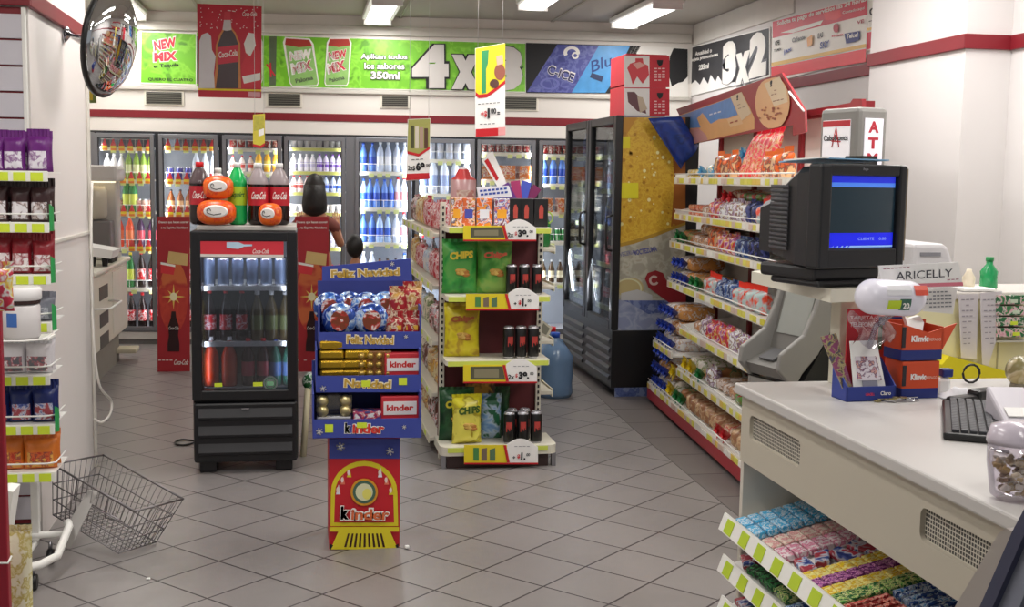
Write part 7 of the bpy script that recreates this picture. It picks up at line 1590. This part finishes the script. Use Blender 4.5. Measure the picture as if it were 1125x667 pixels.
# ================================================================ display case in the near right corner
XC = 1.33
s = Sheet((XC, 0, 0), (-1, 0, 0), .0)
def CPt(x, y, X=XC): return onX(x, y, X)
t = thing('glass_display_case', 'steel and dark framed glass display case corner at the near right', 'display case', (XC, 1.9, 0))
O_ = Vector((XC, 1.9, 0))
def bar3(pts, m, nm_, dxx=.25, off=0):
    b = MB(); b.prism([tuple(onX(x, y, XC+off)-O_) for x, y in pts], (dxx, 0, 0), m); return b.build(nm_, t)
bar3([(1097, 586), (1105, 580), (1127, 574), (1152, 520), (1140, 560), (1075, 700), (1035, 700)][:2]+[(1112, 584), (1066, 690), (1035, 690)], mat('b8b2ac', .35, .5), 'steel_corner', .05, 0)
bar3([(1112, 584), (1150, 512), (1158, 512), (1090, 668), (1078, 690), (1066, 690)], mat('3c4058', .4), 'dark_frame', .054, -.004)
bar3([(1158, 512), (1175, 512), (1112, 690), (1078, 690)], mat('8a90a0', .35, .3), 'inner_frame', .04, .008)
bar3([(1175, 512), (1300, 512), (1300, 690), (1112, 690)], mat('15161a', .4), 'black_panel', .02, .02)
b = MB(); b.b2((.02, -.9, 0), (.7, -.11, .55), mat('4a4a50', .5)); b.build('case_body', t)
# ================================================================ people
def skin_body(name, verts, edges, radii, m, parent=None, root=0, sub=1):
    me = bpy.data.meshes.new(name); me.from_pydata(verts, edges, []); me.update(); me.materials.append(m)
    o = bpy.data.objects.new(name, me); COL.objects.link(o)
    md = o.modifiers.new('skin', 'SKIN'); md.use_smooth_shade = True
    if not me.skin_vertices: 
        pass
    ly_ = me.skin_vertices[0].data
    for i, r in enumerate(radii): ly_[i].radius = (r, r) if not isinstance(r, tuple) else r
    ly_[root].use_root = True
    sb = o.modifiers.new('sub', 'SUBSURF'); sb.levels = sub; sb.render_levels = sub
    # bake so that it stays a plain mesh
    dg = bpy.context.evaluated_depsgraph_get(); dg.update(); m2 = bpy.data.meshes.new_from_object(o.evaluated_get(dg)); bpy.data.objects.remove(o)
    o = bpy.data.objects.new(name, m2); COL.objects.link(o)
    for p in m2.polygons: p.use_smooth = True
    if parent: o.parent = parent
    return o
def person(loc, H, rz, lab, shirt, trousers, hair, hands_up=True, hairlen=.3):
    k = H/1.6; t = thing('person', lab, 'person', loc, rz); SK_ = mat('b07858', .5, vary=.03)
    V, E_, R_ = [], [], []
    def add(p, r, par=None):
        V.append(tuple(c*k for c in p)); R_.append(r*k if not isinstance(r, tuple) else tuple(x*k for x in r))
        if par is not None: E_.append((par, len(V)-1))
        return len(V)-1
    pel = add((0, 0, .86), (.14, .10)); ab = add((0, 0, 1.0), (.12, .09), pel); ch = add((0, .0, 1.18), (.14, .10), ab); sh_ = add((0, 0, 1.26), (.09, .07), ch); nk = add((0, -.005, 1.35), .048, sh_); hd = add((0, -.01, 1.42), .05, nk)
    HN = []
    for sx in (-1, 1):
        hp = add((sx*.085, 0, .80), .085, pel); kn = add((sx*.10, -.02, .45), .055, hp); an = add((sx*.10, .02, .08), .036, kn); add((sx*.105, -.08, .035), .032, an)
        s0 = add((sx*.15, 0, 1.21), .045, sh_)
        if hands_up: el = add((sx*.22, -.06, 1.02), .038, s0); wr = add((sx*.17, -.26, 1.18), .026, el); d = Vector((-.1*sx, -.6, .75)).normalized()
        else: el = add((sx*.22, .02, 1.04), .038, s0); wr = add((sx*.22, -.06, .82), .026, el); d = Vector((0, -.2, -1)).normalized()
        P = Vector(V[wr])/k; pm = add(tuple(P+d*.05), (.030, .018), wr); side = d.cross(Vector((0, 1, .2))).normalized()
        for i, ln in enumerate((.065, .075, .07, .055)):
            o_ = side*(.024-.016*i)*sx; a = add(tuple(P+d*.085+o_), .0085, pm); b_ = add(tuple(P+d*(.085+ln*.55)+o_*1.1+Vector((0, -.006, 0))), .0075, a); add(tuple(P+d*(.085+ln)+o_*1.1+Vector((0, -.018, 0))), .006, b_)
        a = add(tuple(P+d*.03+side*.035*sx), .010, pm); add(tuple(P+d*.06+side*.052*sx), .008, a)
    skin_body('body', V, E_, R_, SK_, t)
    bd = [c for c in kids(t)][0]
    # head with a face joined visually to the neck
    hc = Vector((0, -.015, 1.505))*k
    b = MB()
    def warp(v):
        x, y, z = v; f = 1-.18*max(0, -z)**1.5
        y2 = y*f; 
        if y < -.5: y2 -= .06*math.exp(-((x)**2)/.02-((z+.1)**2)/.03)*1.6
        return Vector((x*f, y2, z))
    b.ball(hc, (.075*k, .095*k, .112*k), SK_, 24, 16, warp)
    for sx in (-1, 1):
        b.ball(hc+Vector((sx*.077, .01, -.005))*k, (.012*k, .022*k, .03*k), SK_, 10, 8)
        b.ball(hc+Vector((sx*.030, -.087, .008))*k, (.013*k, .008*k, .007*k), mat('f0ece8', .3), 10, 6); b.ball(hc+Vector((sx*.030, -.0935, .008))*k, (.006*k, .004*k, .006*k), mat('1a120e', .3), 8, 6)
        b.box(hc+Vector((sx*.030, -.090, .026))*k, (.028*k, .006*k, .005*k), mat('1a120e', .6))
    b.ball(hc+Vector((0, -.105, -.018))*k, (.012*k, .014*k, .016*k), SK_, 10, 8); b.ball(hc+Vector((0, -.090, -.052))*k, (.024*k, .008*k, .007*k), mat('a0504a', .5), 10, 6)
    b.build('head', t)
    b = MB(); HM = mat(hair, .55, vary=.2, scale=60, bump=.4)
    def hw_(v): 
        x, y, z = v; wob = 1+.03*math.sin(14*x+9*z)
        if y < -.15 and z < .45: y = -.15-.5*(abs(y)-.15)*0
        return Vector((x*wob, y*wob, z))
    b.ball(hc+Vector((0, .018, .018))*k, (.089*k, .102*k, .120*k), HM, 22, 14, hw_)
    if hairlen: b.lathe([(.088*k, .04*k, HM), (.100*k, -.05*k, HM), (.108*k, -.13*k, HM), (.10*k, -.19*k, HM), (.04*k, -.23*k, HM)][::-1], c=hc+Vector((0, .045, .0))*k, seg=18)
    b.build('hair', t)
    # clothes follow the body
    V2 = [tuple(c*k for c in p) for p in ((0, 0, .90), (0, 0, 1.0), (0, 0, 1.18), (0, 0, 1.26), (-.15, 0, 1.21), (.15, 0, 1.21), (-.205, -.03 if hands_up else .01, 1.14), (.205, -.03 if hands_up else .01, 1.14))]
    skin_body('shirt', V2, [(0, 1), (1, 2), (2, 3), (3, 4), (3, 5), (4, 6), (5, 7)], [tuple(x*k for x in r) for r in ((.155, .115), (.135, .105), (.155, .115), (.105, .078), (.056, .056), (.056, .056), (.055, .055), (.055, .055))], mat(shirt, .8, bump=.2), t)
    V3 = [tuple(c*k for c in p) for p in ((0, 0, .90), (0, 0, .84), (-.09, 0, .78), (-.10, -.02, .45), (-.10, .018, .10), (.09, 0, .78), (.10, -.02, .45), (.10, .018, .10))]
    skin_body('trousers', V3, [(0, 1), (1, 2), (2, 3), (3, 4), (1, 5), (5, 6), (6, 7)], [tuple(x*k for x in r) for r in ((.15, .11), (.15, .112), (.10, .10), (.066, .066), (.05, .05), (.10, .10), (.066, .066), (.05, .05))], mat(trousers, .8, bump=.2), t)
    for sx in (-1, 1): b = MB(); b.box(Vector((sx*.103, -.035, .033))*k, (.085*k, .23*k, .066*k), mat('3a3034', .6), bev=.02); b.build('shoe', t)
    return t
p = onY(346, 232, 9.95); person((p.x, 9.98, 0), 1.57, PI*.97, 'woman with dark shoulder length hair facing the coolers behind the right standee', '7a4238', '2c3248', '18120f', True, .30)
p = onY(390, 278, 8.6); person((p.x, 8.6, 0), 1.14, PI*.9, 'child with short dark hair standing behind the blue chocolate display', '5a6a8a', '3a3a44', '15100e', False, 0)
w = bpy.data.worlds.new('w'); S.world = w; w.use_nodes = True; w.node_tree.nodes['Background'].inputs[0].default_value = (.95, .97, 1, 1); w.node_tree.nodes['Background'].inputs[1].default_value = .45
S.view_settings.view_transform = 'Standard'; S.view_settings.look = 'None'; S.view_settings.exposure = -.6
